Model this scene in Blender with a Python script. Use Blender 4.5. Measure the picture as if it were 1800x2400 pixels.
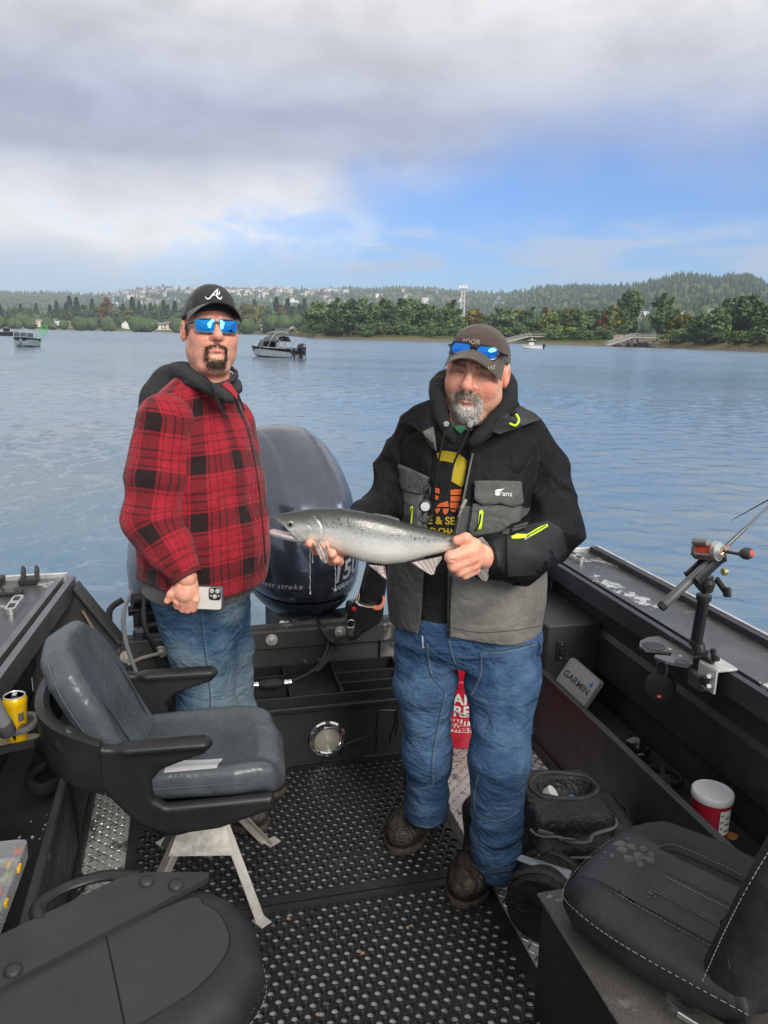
import bpy, bmesh, math, random
import numpy as np
from mathutils import Vector, Matrix
from mathutils.bvhtree import BVHTree
R = math.radians
random.seed(7); np.random.seed(7)
for o in list(bpy.data.objects): bpy.data.objects.remove(o)
S = bpy.context.scene; COL = S.collection

# ------------------------------------------------------------------ camera
CAMH = 1.72                                   # eye height above the deck, deck is z = 0
FPX = 1803.0                                  # focal length in photo pixels (1800 x 2400)
PITCH = math.atan((1200 - 786.6) / FPX); ROLL = math.atan(.024)
fw = Vector((0, math.cos(PITCH), -math.sin(PITCH))); r0 = Vector((1, 0, 0)); u0 = r0.cross(fw)
cr = r0 * math.cos(ROLL) + u0 * math.sin(ROLL); cu = -r0 * math.sin(ROLL) + u0 * math.cos(ROLL)
cd = bpy.data.cameras.new('camera'); cam = bpy.data.objects.new('camera', cd); COL.objects.link(cam)
cam.matrix_world = Matrix(((cr.x, cu.x, -fw.x, 0), (cr.y, cu.y, -fw.y, 0), (cr.z, cu.z, -fw.z, CAMH), (0, 0, 0, 1)))
cd.sensor_fit = 'VERTICAL'; cd.sensor_height = 36; cd.lens = 36 * FPX / 2400
cd.clip_start = .05; cd.clip_end = 30000
S.camera = cam
S.view_settings.view_transform = 'Standard'; S.view_settings.look = 'None'
S.view_settings.gamma = 1; S.view_settings.use_curve_mapping = False
S.view_settings.exposure = .48
S.cycles.volume_bounces = 0; S.cycles.max_bounces = 6; S.cycles.diffuse_bounces = 3; S.cycles.glossy_bounces = 3; S.cycles.transparent_max_bounces = 6
HAZE = 1.8e-4

# ------------------------------------------------------------------ node helper
class NT:
    def __init__(s, t): s.t = t; s.N = t.nodes; s.L = t.links
    def set(s, k, v):
        if isinstance(v, bpy.types.NodeSocket): s.L.new(v, k)
        else:
            if isinstance(v, (tuple, list)) and k.type == 'RGBA' and len(v) == 3: v = (*v, 1)
            k.default_value = v
    def node(s, typ, ins={}, **at):
        n = s.N.new(typ)
        for k, v in at.items(): setattr(n, k, v)
        for k, v in ins.items(): s.set(n.inputs[k], v)
        return n
    def m(s, op, a, b=0., c=0., clamp=False):
        return s.node('ShaderNodeMath', {0: a, 1: b, 2: c}, operation=op, use_clamp=clamp).outputs[0]
    def vm(s, op, a, b=(0, 0, 0)):
        n = s.node('ShaderNodeVectorMath', {0: a, 1: b}, operation=op)
        return n.outputs[1] if op in ('LENGTH', 'DOT_PRODUCT', 'DISTANCE') else n.outputs[0]
    def noise(s, v, sc, det=3., ro=.5, dist=0.):
        return s.node('ShaderNodeTexNoise', {'Vector': v, 'Scale': sc, 'Detail': det, 'Roughness': ro, 'Distortion': dist}).outputs[0]
    def voro(s, v, sc, feat='F1', out=0, **k):
        return s.node('ShaderNodeTexVoronoi', {'Vector': v, 'Scale': sc}, feature=feat, **k).outputs[out]
    def ramp(s, f, stops, interp='LINEAR'):
        n = s.node('ShaderNodeValToRGB', {0: f}); e = n.color_ramp; e.interpolation = interp
        while len(e.elements) < len(stops): e.elements.new(.5)
        for i, (p, c) in enumerate(stops):
            if not isinstance(c, (tuple, list)): c = (c, c, c)
            e.elements[i].position = p; e.elements[i].color = (*c[:3], 1)
        return n.outputs[0]
    def mix(s, f, a, b, blend='MIX'):
        return s.node('ShaderNodeMix', {0: f, 6: a, 7: b}, data_type='RGBA', blend_type=blend).outputs[2]
    def mr(s, v, a, b, c=0., d=1., smooth=True):
        return s.node('ShaderNodeMapRange', {0: v, 1: a, 2: b, 3: c, 4: d}, interpolation_type='SMOOTHSTEP' if smooth else 'LINEAR').outputs[0]
    def sep(s, v):
        n = s.node('ShaderNodeSeparateXYZ', {0: v}); return n.outputs[0], n.outputs[1], n.outputs[2]
    def comb(s, x, y, z): return s.node('ShaderNodeCombineXYZ', {0: x, 1: y, 2: z}).outputs[0]
    def obj(s): return s.node('ShaderNodeTexCoord').outputs['Object']
    def attr(s, name, out='Vector'): return s.node('ShaderNodeAttribute', attribute_name=name).outputs[out]
    def bump(s, h, st=.3, d=.01, nrm=None):
        n = s.node('ShaderNodeBump', {'Strength': st, 'Distance': d, 'Height': h})
        if nrm is not None: s.set(n.inputs['Normal'], nrm)
        return n.outputs[0]

# ------------------------------------------------------------------ world: sky with a broken stratus deck, one soft sun
SUN_DIR = Vector((.42, -.78, .55)).normalized()
W = bpy.data.worlds.new('World'); S.world = W; W.use_nodes = True
nt = NT(W.node_tree); nt.N.clear()
sky = nt.node('ShaderNodeTexSky', sky_type='NISHITA', sun_disc=False)
sky.sun_elevation = math.asin(SUN_DIR.z); sky.sun_rotation = math.atan2(SUN_DIR.x, SUN_DIR.y)
sky.air_density = 1.0; sky.dust_density = .6; sky.ozone_density = 1.5
d = nt.vm('NORMALIZE', nt.node('ShaderNodeTexCoord').outputs['Generated'])
x, y, z = nt.sep(d)
el = nt.m('ARCSINE', nt.m('MAXIMUM', z, -.1)); az = nt.m('ARCTAN2', x, y)
v1 = nt.comb(x, y, nt.m('MULTIPLY', z, 1.4))
n1 = nt.noise(v1, 3.1, 3, .45, .1); n2 = nt.noise(v1, 7.5, 3, .5, .1)
v2 = nt.comb(nt.m('ADD', x, 3.3), y, nt.m('MULTIPLY', z, 2.1))
n3 = nt.noise(v2, 7., 5, .55, .2)
wob = nt.m('ADD', nt.m('MULTIPLY', nt.m('SUBTRACT', n1, .5), .10), nt.m('MULTIPLY', nt.m('SUBTRACT', n2, .5), .07))
elw = nt.m('ADD', el, wob)
azw = nt.m('ADD', az, nt.m('MULTIPLY', nt.m('SUBTRACT', n2, .5), .35))
thr = nt.m('MULTIPLY', nt.mr(azw, -.20, .14), nt.mr(azw, 1.3, .75))
edge = nt.m('ADD', .030, nt.m('MULTIPLY', thr, .155))
deck = nt.mr(nt.m('SUBTRACT', elw, edge), -.02, .095)
# gaps of blue torn in the lower edge
gap = nt.m('MULTIPLY', nt.mr(n3, .47, .60), nt.m('MULTIPLY', nt.mr(el, .165, .13), nt.mr(azw, -.55, -.12)))
deck = nt.m('MULTIPLY', deck, nt.m('SUBTRACT', 1., nt.m('MULTIPLY', gap, .65)))
n4 = nt.noise(nt.comb(x, y, nt.m('MULTIPLY', z, 4.5)), 7., 4, .5, .1)
wisp = nt.m('MULTIPLY', nt.mr(n4, .43, .60), nt.m('MULTIPLY', nt.mr(el, .055, .085), nt.mr(el, .15, .10)))
mask = nt.m('MAXIMUM', deck, nt.m('MULTIPLY', wisp, .7))
elc = nt.m('ADD', el, nt.m('MULTIPLY', wob, .45))
lum = nt.ramp(nt.m('MULTIPLY', elc, 2.), [(.06, (.60, .62, .69)), (.14, (.68, .68, .72)), (.22, (.92, .91, .91)), (.29, (.78, .78, .81)), (.40, (.39, .42, .53)), (.50, (.39, .43, .56)), (.61, (.52, .53, .59)), (.74, (.69, .68, .69)), (.95, (.74, .73, .73))])
shade = nt.m('ADD', nt.mr(n3, .32, .70, .84, 1.10), nt.m('MULTIPLY', nt.mr(az, -.15, .5), nt.mr(el, .2, .36, 0., .10)))
ccol = nt.mix(1., lum, nt.comb(shade, shade, nt.m('ADD', nt.m('MULTIPLY', shade, .9), .08)), 'MULTIPLY'); ccol = nt.mix(1., ccol, (.90, .90, .915, 1), 'MULTIPLY')
wcol = nt.mix(nt.mr(el, .16, .10), ccol, (.40, .45, .56))
ccol = nt.mix(nt.mr(deck, .0, .3), wcol, ccol)
skyc = nt.mix(1., sky.outputs[0], (.041, .066, .110), 'MULTIPLY')
fin = nt.mix(mask, skyc, ccol)
bg = nt.node('ShaderNodeBackground', {0: fin, 1: 1.0})
nt.L.new(bg.outputs[0], nt.node('ShaderNodeOutputWorld').inputs[0])
sl = bpy.data.lights.new('sun', 'SUN'); sl.energy = 2.6; sl.angle = R(28); sl.color = (1, .95, .88)
so = bpy.data.objects.new('sun', sl); COL.objects.link(so)
so.rotation_euler = SUN_DIR.to_track_quat('Z', 'Y').to_euler()

# ------------------------------------------------------------------ object helpers
PHI = R(14.5)                                  # heading of the boat: its stern points a little left of the view
CP, SP = math.cos(PHI), math.sin(PHI)
def BW(p): return Vector((CP * p[0] - SP * p[1], SP * p[0] + CP * p[1], p[2]))     # boat coordinates to world
def tag(o, label=None, cat=None, group=None, kind=None):
    if label: o['label'] = label
    if cat: o['category'] = cat
    if group: o['group'] = group
    if kind: o['kind'] = kind
    return o
def empty(name, loc=(0, 0, 0), rz=0, parent=None):
    o = bpy.data.objects.new(name, None); o.empty_display_size = .1; COL.objects.link(o)
    o.location = loc; o.rotation_euler = (0, 0, rz); o.parent = parent; return o
def thing(name, label, cat, loc=(0, 0, 0), rz=0, group=None):
    return tag(empty(name, loc, rz), label, cat, group)
def bthing(name, label, cat, loc=(0, 0, 0), rz=0, group=None):     # a thing placed in boat coordinates
    return thing(name, label, cat, BW(loc), PHI + rz, group)
def link(name, me, parent=None):
    o = bpy.data.objects.new(name, me); COL.objects.link(o); o.parent = parent; return o
def copy_tree(o, parent=None):
    c = o.copy(); COL.objects.link(c); c.parent = parent
    for ch in [k for k in o.children]: copy_tree(ch, c)
    return c
def npmesh(name, V, F, mats, smooth=False, mi=None):
    me = bpy.data.meshes.new(name)
    V = np.asarray(V, np.float32).reshape(-1, 3)
    if isinstance(F, np.ndarray):
        n, k = F.shape
        me.vertices.add(len(V)); me.vertices.foreach_set('co', V.ravel())
        me.loops.add(n * k); me.loops.foreach_set('vertex_index', F.astype(np.int32).ravel())
        me.polygons.add(n); me.polygons.foreach_set('loop_start', np.arange(0, n * k, k, dtype=np.int32))
        me.update(calc_edges=True)
    else:
        me.from_pydata([tuple(v) for v in V.tolist()], [], F)
    for m_ in (mats if isinstance(mats, (list, tuple)) else [mats]): me.materials.append(m_)
    if mi is not None: me.polygons.foreach_set('material_index', np.asarray(mi, np.int32))
    if smooth: me.polygons.foreach_set('use_smooth', np.ones(len(me.polygons), bool))
    me.update(); return me
def rotm(rx=0, ry=0, rz=0): return Matrix.Rotation(rz, 4, 'Z') @ Matrix.Rotation(ry, 4, 'Y') @ Matrix.Rotation(rx, 4, 'X')
def frame_to(a, b):                             # matrix whose Z runs from a to b
    a = Vector(a); b = Vector(b); q = (b - a).to_track_quat('Z', 'Y')
    return Matrix.Translation(a) @ q.to_matrix().to_4x4()
class MB:
    def __init__(s): s.v = []; s.f = []; s.m = []; s.T = None
    def add(s, v, f, mi=0, T=None):
        o = len(s.v)
        for p in v:
            p = Vector(p)
            if T is not None: p = T @ p
            if s.T is not None: p = s.T @ p
            s.v.append(p)
        for q in f: s.f.append(tuple(i + o for i in q)); s.m.append(mi)
        return s
    def box(s, c, d, b=0., T=None, mi=0):
        hx, hy, hz = d[0] / 2, d[1] / 2, d[2] / 2
        M = Matrix.Translation(c); M = M @ T if T is not None else M
        if b <= 0:
            v = [(sx * hx, sy * hy, sz * hz) for sx in (-1, 1) for sy in (-1, 1) for sz in (-1, 1)]
            f = [(0, 1, 3, 2), (4, 6, 7, 5), (0, 4, 5, 1), (2, 3, 7, 6), (0, 2, 6, 4), (1, 5, 7, 3)]
            return s.add(v, f, mi, M)
        v = []; idx = {}
        for sx in (-1, 1):
            for sy in (-1, 1):
                for sz in (-1, 1):
                    for ax in range(3):
                        p = [sx * hx, sy * hy, sz * hz]
                        for k in range(3):
                            if k != ax: p[k] -= (sx, sy, sz)[k] * b
                        idx[(sx, sy, sz, ax)] = len(v); v.append(p)
        f = []
        for ax in range(3):
            u, w = [(1, 2), (2, 0), (0, 1)][ax]
            for sg in (-1, 1):
                q = []
                for (a_, b_) in ((-1, -1), (1, -1), (1, 1), (-1, 1)):
                    k = [0, 0, 0]; k[ax] = sg; k[u] = a_; k[w] = b_; q.append(idx[(*k, ax)])
                f.append(tuple(q) if sg > 0 else tuple(q[::-1]))
            for a_ in (-1, 1):
                for b_ in (-1, 1):
                    k0 = [0, 0, 0]; k0[u] = a_; k0[w] = b_; k1 = list(k0); k0[ax] = -1; k1[ax] = 1
                    q = [idx[(*k0, u)], idx[(*k1, u)], idx[(*k1, w)], idx[(*k0, w)]]
                    f.append(tuple(q) if a_ * b_ < 0 else tuple(q[::-1]))
        for sx in (-1, 1):
            for sy in (-1, 1):
                for sz in (-1, 1):
                    q = [idx[(sx, sy, sz, k)] for k in range(3)]; f.append(tuple(q) if sx * sy * sz > 0 else tuple(q[::-1]))
        return s.add(v, f, mi, M)
    def loft(s, rings, cap=True, mi=0, T=None, closed=False):
        n = len(rings[0]); v = [p for r in rings for p in r]; f = []
        k = len(rings)
        for i in range(k if closed else k - 1):
            a = i * n; b = ((i + 1) % k) * n
            for j in range(n):
                j2 = (j + 1) % n; f.append((a + j, a + j2, b + j2, b + j))
        if cap and not closed: f.append(tuple(range(n))[::-1]); f.append(tuple(range((k - 1) * n, k * n)))
        return s.add(v, f, mi, T)
    def tube(s, pts, r, n=10, cap=True, mi=0, T=None, closed=False, flat=None):
        P = [Vector(p) for p in pts]; k = len(P); rings = []
        up = None
        for i in range(k):
            a = P[(i - 1) % k] if (closed or i > 0) else P[0]; b = P[(i + 1) % k] if (closed or i < k - 1) else P[-1]
            t = (b - a)
            if t.length < 1e-9: t = Vector((0, 0, 1))
            t.normalize()
            if up is None:
                up = Vector((0, 0, 1)) if abs(t.z) < .9 else Vector((1, 0, 0))
            x_ = up.cross(t)
            if x_.length < 1e-6: x_ = Vector((1, 0, 0)).cross(t)
            x_.normalize(); y_ = t.cross(x_); up = y_
            rr = r[i] if isinstance(r, (list, tuple)) else r
            ra, rb = (rr, rr * flat) if flat else (rr, rr)
            rings.append([P[i] + x_ * (ra * math.cos(2 * math.pi * j / n)) + y_ * (rb * math.sin(2 * math.pi * j / n)) for j in range(n)])
        return s.loft(rings, cap, mi, T, closed)
    def cyl(s, a, b, r, n=16, r2=None, mi=0, T=None): return s.tube([a, b], [r, r if r2 is None else r2], n, True, mi, T)
    def lathe(s, prof, n=24, mi=0, T=None):     # profile (r, z) from bottom to top about Z
        rings = [[(max(r, 1e-4) * math.cos(2 * math.pi * j / n), max(r, 1e-4) * math.sin(2 * math.pi * j / n), z) for j in range(n)] for r, z in prof]
        return s.loft(rings, True, mi, T)
    def prism(s, poly, h, T=None, mi=0, z0=0.): # polygon in XY pushed along Z
        n = len(poly); v = [(x, y, z0) for x, y in poly] + [(x, y, z0 + h) for x, y in poly]
        f = [tuple(range(n))[::-1], tuple(range(n, 2 * n))] + [(i, (i + 1) % n, n + (i + 1) % n, n + i) for i in range(n)]
        return s.add(v, f, mi, T)
    def mesh(s, name, mats, smooth=False):
        me = npmesh(name, [tuple(p) for p in s.v], s.f, mats, False, s.m)
        bm = bmesh.new(); bm.from_mesh(me); bmesh.ops.recalc_face_normals(bm, faces=bm.faces); bm.to_mesh(me); bm.free()
        if smooth:
            me.polygons.foreach_set('use_smooth', np.ones(len(me.polygons), bool))
            me.set_sharp_from_angle(angle=R(smooth if smooth is not True else 40))
        return me
    def build(s, name, mats, parent=None, smooth=False): return link(name, s.mesh(name, mats, smooth), parent)
def rrect(w, h, r, n=5, cx=0, cy=0):            # rounded rectangle outline
    out = []
    for (sx, sy, a0) in ((1, 1, 0), (-1, 1, 90), (-1, -1, 180), (1, -1, 270)):
        for i in range(n + 1):
            a = R(a0 + 90 * i / n); out.append((cx + sx * (w / 2 - r) + r * math.cos(a), cy + sy * (h / 2 - r) + r * math.sin(a)))
    return out
def spline(pts, n=8, closed=False):             # Catmull-Rom through points
    P = [Vector(p) for p in pts]; k = len(P); out = []
    for i in range(k if closed else k - 1):
        g = lambda j: P[j % k] if closed else P[max(0, min(k - 1, j))]
        p0, p1, p2, p3 = g(i - 1), g(i), g(i + 1), g(i + 2)
        for j in range(n):
            t = j / n
            out.append(.5 * ((2 * p1) + (p2 - p0) * t + (2 * p0 - 5 * p1 + 4 * p2 - p3) * t * t + (3 * p1 - p0 - 3 * p2 + p3) * t ** 3))
    if not closed: out.append(P[-1])
    return out
def textmesh(txt, size=1., extrude=0., spacing=1., shear=0., bold=0.):
    cu_ = bpy.data.curves.new('lettering', 'FONT'); cu_.body = txt; cu_.size = size; cu_.extrude = extrude
    cu_.align_x = 'CENTER'; cu_.align_y = 'CENTER'; cu_.space_character = spacing; cu_.shear = shear; cu_.offset = bold; cu_.resolution_u = 4
    o = bpy.data.objects.new('lettering', cu_); COL.objects.link(o)
    dg = bpy.context.evaluated_depsgraph_get(); me = bpy.data.meshes.new_from_object(o.evaluated_get(dg))
    V = np.array([v.co[:] for v in me.vertices], np.float32).reshape(-1, 3); F = [tuple(p.vertices) for p in me.polygons]
    bpy.data.objects.remove(o); bpy.data.curves.remove(cu_); bpy.data.meshes.remove(me)
    return V, F
def text(name, txt, size, mat, parent, T, extrude=.0005, **k):
    V, F = textmesh(txt, size, extrude, **k); mb = MB(); mb.add([tuple(v) for v in V], F, 0, T); return mb.build(name, mat, parent)
# ------------------------------------------------------------------ materials
MATS = {}
def creases(t, P, sc, st):                        # soft random cloth creases as fine relief
    a = t.m('ABSOLUTE', t.m('SUBTRACT', t.noise(P, sc, 3, .5, .6), .5)); b_ = t.m('ABSOLUTE', t.m('SUBTRACT', t.noise(P, sc * 2.3, 2, .5, .8), .5))
    return t.bump(t.m('ADD', t.m('MINIMUM', t.m('MULTIPLY', a, 5.), 1.), t.m('MULTIPLY', t.m('MINIMUM', t.m('MULTIPLY', b_, 5.), 1.), .45)), st, .012)
def M(name, col, rough=.5, metal=0., var=.15, vs=6., bump=0., bs=120., col2=None, cs=3., lo=.45, hi=.6, spec=.5, coat=0., rvar=.12, bd=.003, trans=0., alpha=1., sheen=0., ior=1.45, fine=0., fs=400., crease=0., ks=11.):
    if name in MATS: return MATS[name]
    m_ = bpy.data.materials.new(name); m_.use_nodes = True; MATS[name] = m_
    t = NT(m_.node_tree); b = t.N['Principled BSDF']; P = t.obj()
    c = (*col, 1)
    n = t.noise(P, vs, 5, .6)
    f = t.mr(n, .3, .7, 1 - var, 1 + var, False)
    cc = t.mix(1., c, t.comb(f, f, f), 'MULTIPLY')
    if col2: cc = t.mix(t.mr(t.noise(P, cs, 6, .62, .4), lo, hi), cc, (*col2, 1))
    if fine:
        g = t.mr(t.noise(P, fs, 2, .5), .3, .7, 1 - fine, 1 + fine, False); cc = t.mix(1., cc, t.comb(g, g, g), 'MULTIPLY')
    t.set(b.inputs['Base Color'], cc)
    t.set(b.inputs['Roughness'], t.mr(t.noise(P, vs * 2.3, 4, .6), .3, .7, max(0, rough - rvar), min(1, rough + rvar), False))
    b.inputs['Metallic'].default_value = metal; b.inputs['Specular IOR Level'].default_value = spec
    b.inputs['Coat Weight'].default_value = coat; b.inputs['Coat Roughness'].default_value = .06
    b.inputs['Transmission Weight'].default_value = trans; b.inputs['Alpha'].default_value = alpha; b.inputs['IOR'].default_value = ior
    b.inputs['Sheen Weight'].default_value = sheen
    nb = creases(t, P, ks, crease) if crease else None
    if bump or crease: t.set(b.inputs['Normal'], t.bump(t.noise(P, bs, 4, .6), bump, bd, nb))
    return m_
def emptymat(name):
    m_ = bpy.data.materials.new(name); m_.use_nodes = True; MATS[name] = m_
    t = NT(m_.node_tree); return m_, t, t.N['Principled BSDF']
# ------------------------------------------------------------------ implicit modelling: fields on a grid, surface nets
def v3(p): return np.array(p, np.float32)
def smin(a, b, k):
    h = np.clip(.5 + .5 * (b - a) / k, 0, 1); return b + (a - b) * h - k * h * (1 - h)
def smax(a, b, k): return -smin(-a, -b, k)
def fsph(P, c, r): return np.sqrt((P[0] - c[0]) ** 2 + (P[1] - c[1]) ** 2 + (P[2] - c[2]) ** 2) - r
def toloc(P, c, Rm=None):
    q = [P[0] - c[0], P[1] - c[1], P[2] - c[2]]
    if Rm is None: return q
    M_ = np.array(Rm.to_3x3()).T if isinstance(Rm, Matrix) else Rm
    return [M_[i][0] * q[0] + M_[i][1] * q[1] + M_[i][2] * q[2] for i in range(3)]
def fell(P, c, r, Rm=None):
    q = toloc(P, c, Rm); k0 = np.sqrt((q[0] / r[0]) ** 2 + (q[1] / r[1]) ** 2 + (q[2] / r[2]) ** 2)
    k1 = np.sqrt((q[0] / r[0] ** 2) ** 2 + (q[1] / r[1] ** 2) ** 2 + (q[2] / r[2] ** 2) ** 2) + 1e-9
    return k0 * (k0 - 1) / k1
def fbox(P, c, h, r=0., Rm=None):
    q = toloc(P, c, Rm); d = [np.abs(q[i]) - h[i] + r for i in range(3)]
    return np.sqrt(np.maximum(d[0], 0) ** 2 + np.maximum(d[1], 0) ** 2 + np.maximum(d[2], 0) ** 2) + np.minimum(np.maximum(d[0], np.maximum(d[1], d[2])), 0) - r
def fcap(P, a, b, ra, rb=None):
    rb = ra if rb is None else rb; a = v3(a); b = v3(b); ab = b - a; L = float(ab @ ab) + 1e-12
    q = [P[i] - a[i] for i in range(3)]; t = np.clip((q[0] * ab[0] + q[1] * ab[1] + q[2] * ab[2]) / L, 0, 1)
    return np.sqrt((q[0] - t * ab[0]) ** 2 + (q[1] - t * ab[1]) ** 2 + (q[2] - t * ab[2]) ** 2) - (ra + (rb - ra) * t)
def fchain(P, pts, rad, k=.01):
    d = None
    for i in range(len(pts) - 1):
        c = fcap(P, pts[i], pts[i + 1], rad[i], rad[i + 1]); d = c if d is None else smin(d, c, k)
    return d
def fecap(P, a, b, ra, rb, sq, ax):             # capsule squashed by sq along unit axis ax
    c = (np.array(a) + np.array(b)) / 2; ax = np.array(ax, float); ax /= np.linalg.norm(ax)
    def tr(p): p = np.array(p, float); d = (p - c) @ ax; return p + ax * d * (1 / sq - 1)
    d = (P[0] - c[0]) * ax[0] + (P[1] - c[1]) * ax[1] + (P[2] - c[2]) * ax[2]; f = (1 / sq - 1)
    Q = [P[i] + ax[i] * d * f for i in range(3)]
    return fcap(Q, tr(a), tr(b), ra, rb) * min(1, sq * 1.15)
def snoise(P, fr, seed=0):                      # cheap smooth noise, about -1..1
    rng = np.random.RandomState(seed); out = 0
    for k in range(4):
        d = rng.normal(size=3); d /= np.linalg.norm(d); e = rng.normal(size=3); e /= np.linalg.norm(e); ph = rng.rand(2) * 6.28
        out = out + np.sin((P[0] * d[0] + P[1] * d[1] + P[2] * d[2]) * fr + ph[0] + 1.6 * np.sin((P[0] * e[0] + P[1] * e[1] + P[2] * e[2]) * fr * .6 + ph[1]))
    return out / 4
def surfnet(fn, lo, hi, h, newton=1):
    ax = [np.arange(lo[i], hi[i] + h, h, dtype=np.float32) for i in range(3)]
    G = np.meshgrid(*ax, indexing='ij'); D = fn(G).astype(np.float32); n = D.shape
    I = D < 0
    cnt = np.zeros([k - 1 for k in n], np.int8); pos = np.zeros((*cnt.shape, 3), np.float32); ne = np.zeros(cnt.shape, np.int8)
    def sl(o): return tuple(slice(o[i], n[i] - 1 + o[i]) for i in range(3))
    for i in range(8): cnt += I[sl((i >> 2 & 1, i >> 1 & 1, i & 1))]
    act = (cnt > 0) & (cnt < 8); idx = -np.ones(cnt.shape, np.int64); ci = np.argwhere(act); idx[act] = np.arange(len(ci))
    V = np.zeros((len(ci), 3), np.float32); W_ = np.zeros(len(ci), np.float32)
    for a in range(3):
        b, c = (a + 1) % 3, (a + 2) % 3
        for ob in (0, 1):
            for oc in (0, 1):
                o0 = [0, 0, 0]; o0[b] = ob; o0[c] = oc; o1 = list(o0); o1[a] = 1
                d0 = D[ci[:, 0] + o0[0], ci[:, 1] + o0[1], ci[:, 2] + o0[2]]; d1 = D[ci[:, 0] + o1[0], ci[:, 1] + o1[1], ci[:, 2] + o1[2]]
                k = (d0 < 0) != (d1 < 0); t = np.where(k, d0 / np.where(k, d0 - d1, 1), 0)
                q = np.zeros((len(ci), 3), np.float32); q[:] = o0; q[:, a] = t
                V += q * k[:, None]; W_ += k
    V = (V / W_[:, None] + ci) * h + np.array([ax[0][0], ax[1][0], ax[2][0]], np.float32)
    F = []
    for a in range(3):
        b, c = (a + 1) % 3, (a + 2) % 3
        s0 = [slice(None)] * 3; s1 = [slice(None)] * 3; s0[a] = slice(0, n[a] - 1); s1[a] = slice(1, n[a])
        X = I[tuple(s0)] != I[tuple(s1)]; e = np.argwhere(X)
        e = e[(e[:, b] > 0) & (e[:, c] > 0) & (e[:, b] < n[b] - 1) & (e[:, c] < n[c] - 1)]
        ins = I[e[:, 0], e[:, 1], e[:, 2]]
        def g(ob, oc): q = e.copy(); q[:, b] -= ob; q[:, c] -= oc; return idx[q[:, 0], q[:, 1], q[:, 2]]
        f = np.stack([g(1, 1), g(0, 1), g(0, 0), g(1, 0)], 1)
        f[~ins] = f[~ins][:, ::-1]; F.append(f)
    F = np.concatenate(F)
    for _ in range(newton):
        p = [V[:, i] for i in range(3)]; d0 = fn(p); e = h * .5; gr = []
        for i in range(3):
            q = list(p); q[i] = p[i] + e; gr.append((fn(q) - d0) / e)
        gr = np.stack(gr, 1); l2 = (gr ** 2).sum(1); st = np.clip(d0 / np.maximum(l2, .2), -h, h)
        V = V - gr * st[:, None]
    return V.astype(np.float32), F
def setattr3(me, name, A, typ='FLOAT_VECTOR'):
    at_ = me.attributes.new(name, typ, 'POINT')
    if typ == 'FLOAT_COLOR':
        A = np.concatenate([A, np.ones((len(A), 1))], 1); at_.data.foreach_set('color', A.astype(np.float32).ravel())
    elif typ == 'FLOAT': at_.data.foreach_set('value', A.astype(np.float32).ravel())
    else: at_.data.foreach_set('vector', A.astype(np.float32).ravel())
def organic(name, fn, lo, hi, h, mat, parent=None, newton=1, T=None, col=None, uv=None):
    V, F = surfnet(fn, lo, hi, h, newton)
    c = col(V) if col else None; u = uv(V) if uv else None
    if T is not None:
        A = np.array(T, np.float32); V = V @ A[:3, :3].T + A[:3, 3]
    me = npmesh(name, V, F, mat, True)
    if c is not None: setattr3(me, 'col', c, 'FLOAT_COLOR')
    if u is not None: setattr3(me, 'puv', u)
    return link(name, me, parent)
def bvh_of(o, world=True):
    me = o.data; mw = o.matrix_world if world else Matrix()
    return BVHTree.FromPolygons([v.co[:] for v in me.vertices], [tuple(p.vertices) for p in me.polygons])
def decal(name, V, F, T, direction, bvh, mat, parent, off=.0015, thick=0., sub=0):
    """lay a flat 2D mesh onto a surface: T puts it in front of the surface, rays along direction find the surface"""
    bm = bmesh.new(); vs = [bm.verts.new(T @ Vector(v)) for v in V]
    for f in F:
        try: bm.faces.new([vs[i] for i in f])
        except ValueError: pass
    if sub:
        bmesh.ops.triangulate(bm, faces=bm.faces); bmesh.ops.subdivide_edges(bm, edges=bm.edges, cuts=sub, use_grid_fill=True)
    d = Vector(direction).normalized()
    for v in bm.verts:
        hit = bvh.ray_cast(v.co - d * .5, d, 1.2)
        if hit[0] is not None: v.co = hit[0] - d * off
    if thick: bmesh.ops.solidify(bm, geom=bm.faces, thickness=thick)
    me = bpy.data.meshes.new(name); bm.to_mesh(me); bm.free(); me.materials.append(mat)
    return link(name, me, parent)
# ------------------------------------------------------------------ the river valley: water, ground, hills
WZ = -.25
def az_of(u): return math.atan((u - 900) / FPX * math.cos(PITCH) / 1.0) if False else math.atan2((u - 900) / FPX, math.cos(PITCH) + math.sin(PITCH) * .23)
def at(u, r, z=0.): a = az_of(u); return Vector((r * math.sin(a), r * math.cos(a), z))
SHX = [-1500, -600, 0, 570, 640, 727, 900, 1171, 1404, 1567, 1800, 2600, 3500]
SHR = [1300, 1000, 860, 840, 640, 370, 330, 330, 300, 290, 225, 170, 150]
SKX = [-1500, -600, 0, 220, 300, 374, 420, 540, 630, 720, 810, 870, 900, 980, 1068, 1130, 1180, 1225, 1270, 1335, 1390, 1430, 1470, 1513, 1550, 1590, 1630, 1660, 1690, 1730, 1770, 1800, 2300, 3500]
SKY_ = [712, 706, 704, 708, 695, 688, 688, 690, 687, 692, 690, 692, 688, 690, 698, 704, 704, 696, 691, 697, 704, 704, 703, 693, 686, 685, 688, 692, 688, 690, 708, 716, 730, 745]
AZS = np.array([az_of(u) for u in SHX]); AZK = np.array([az_of(u) for u in SKX])
ELK = np.array([(765 + .024 * u - v) / FPX / math.cos(PITCH) * .93 for u, v in zip(SKX, SKY_)])
def shore_r(a): return np.interp(a, AZS, SHR)
def sst(x, a, b): t = np.clip((x - a) / (b - a), 0, 1); return t * t * (3 - 2 * t)
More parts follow.
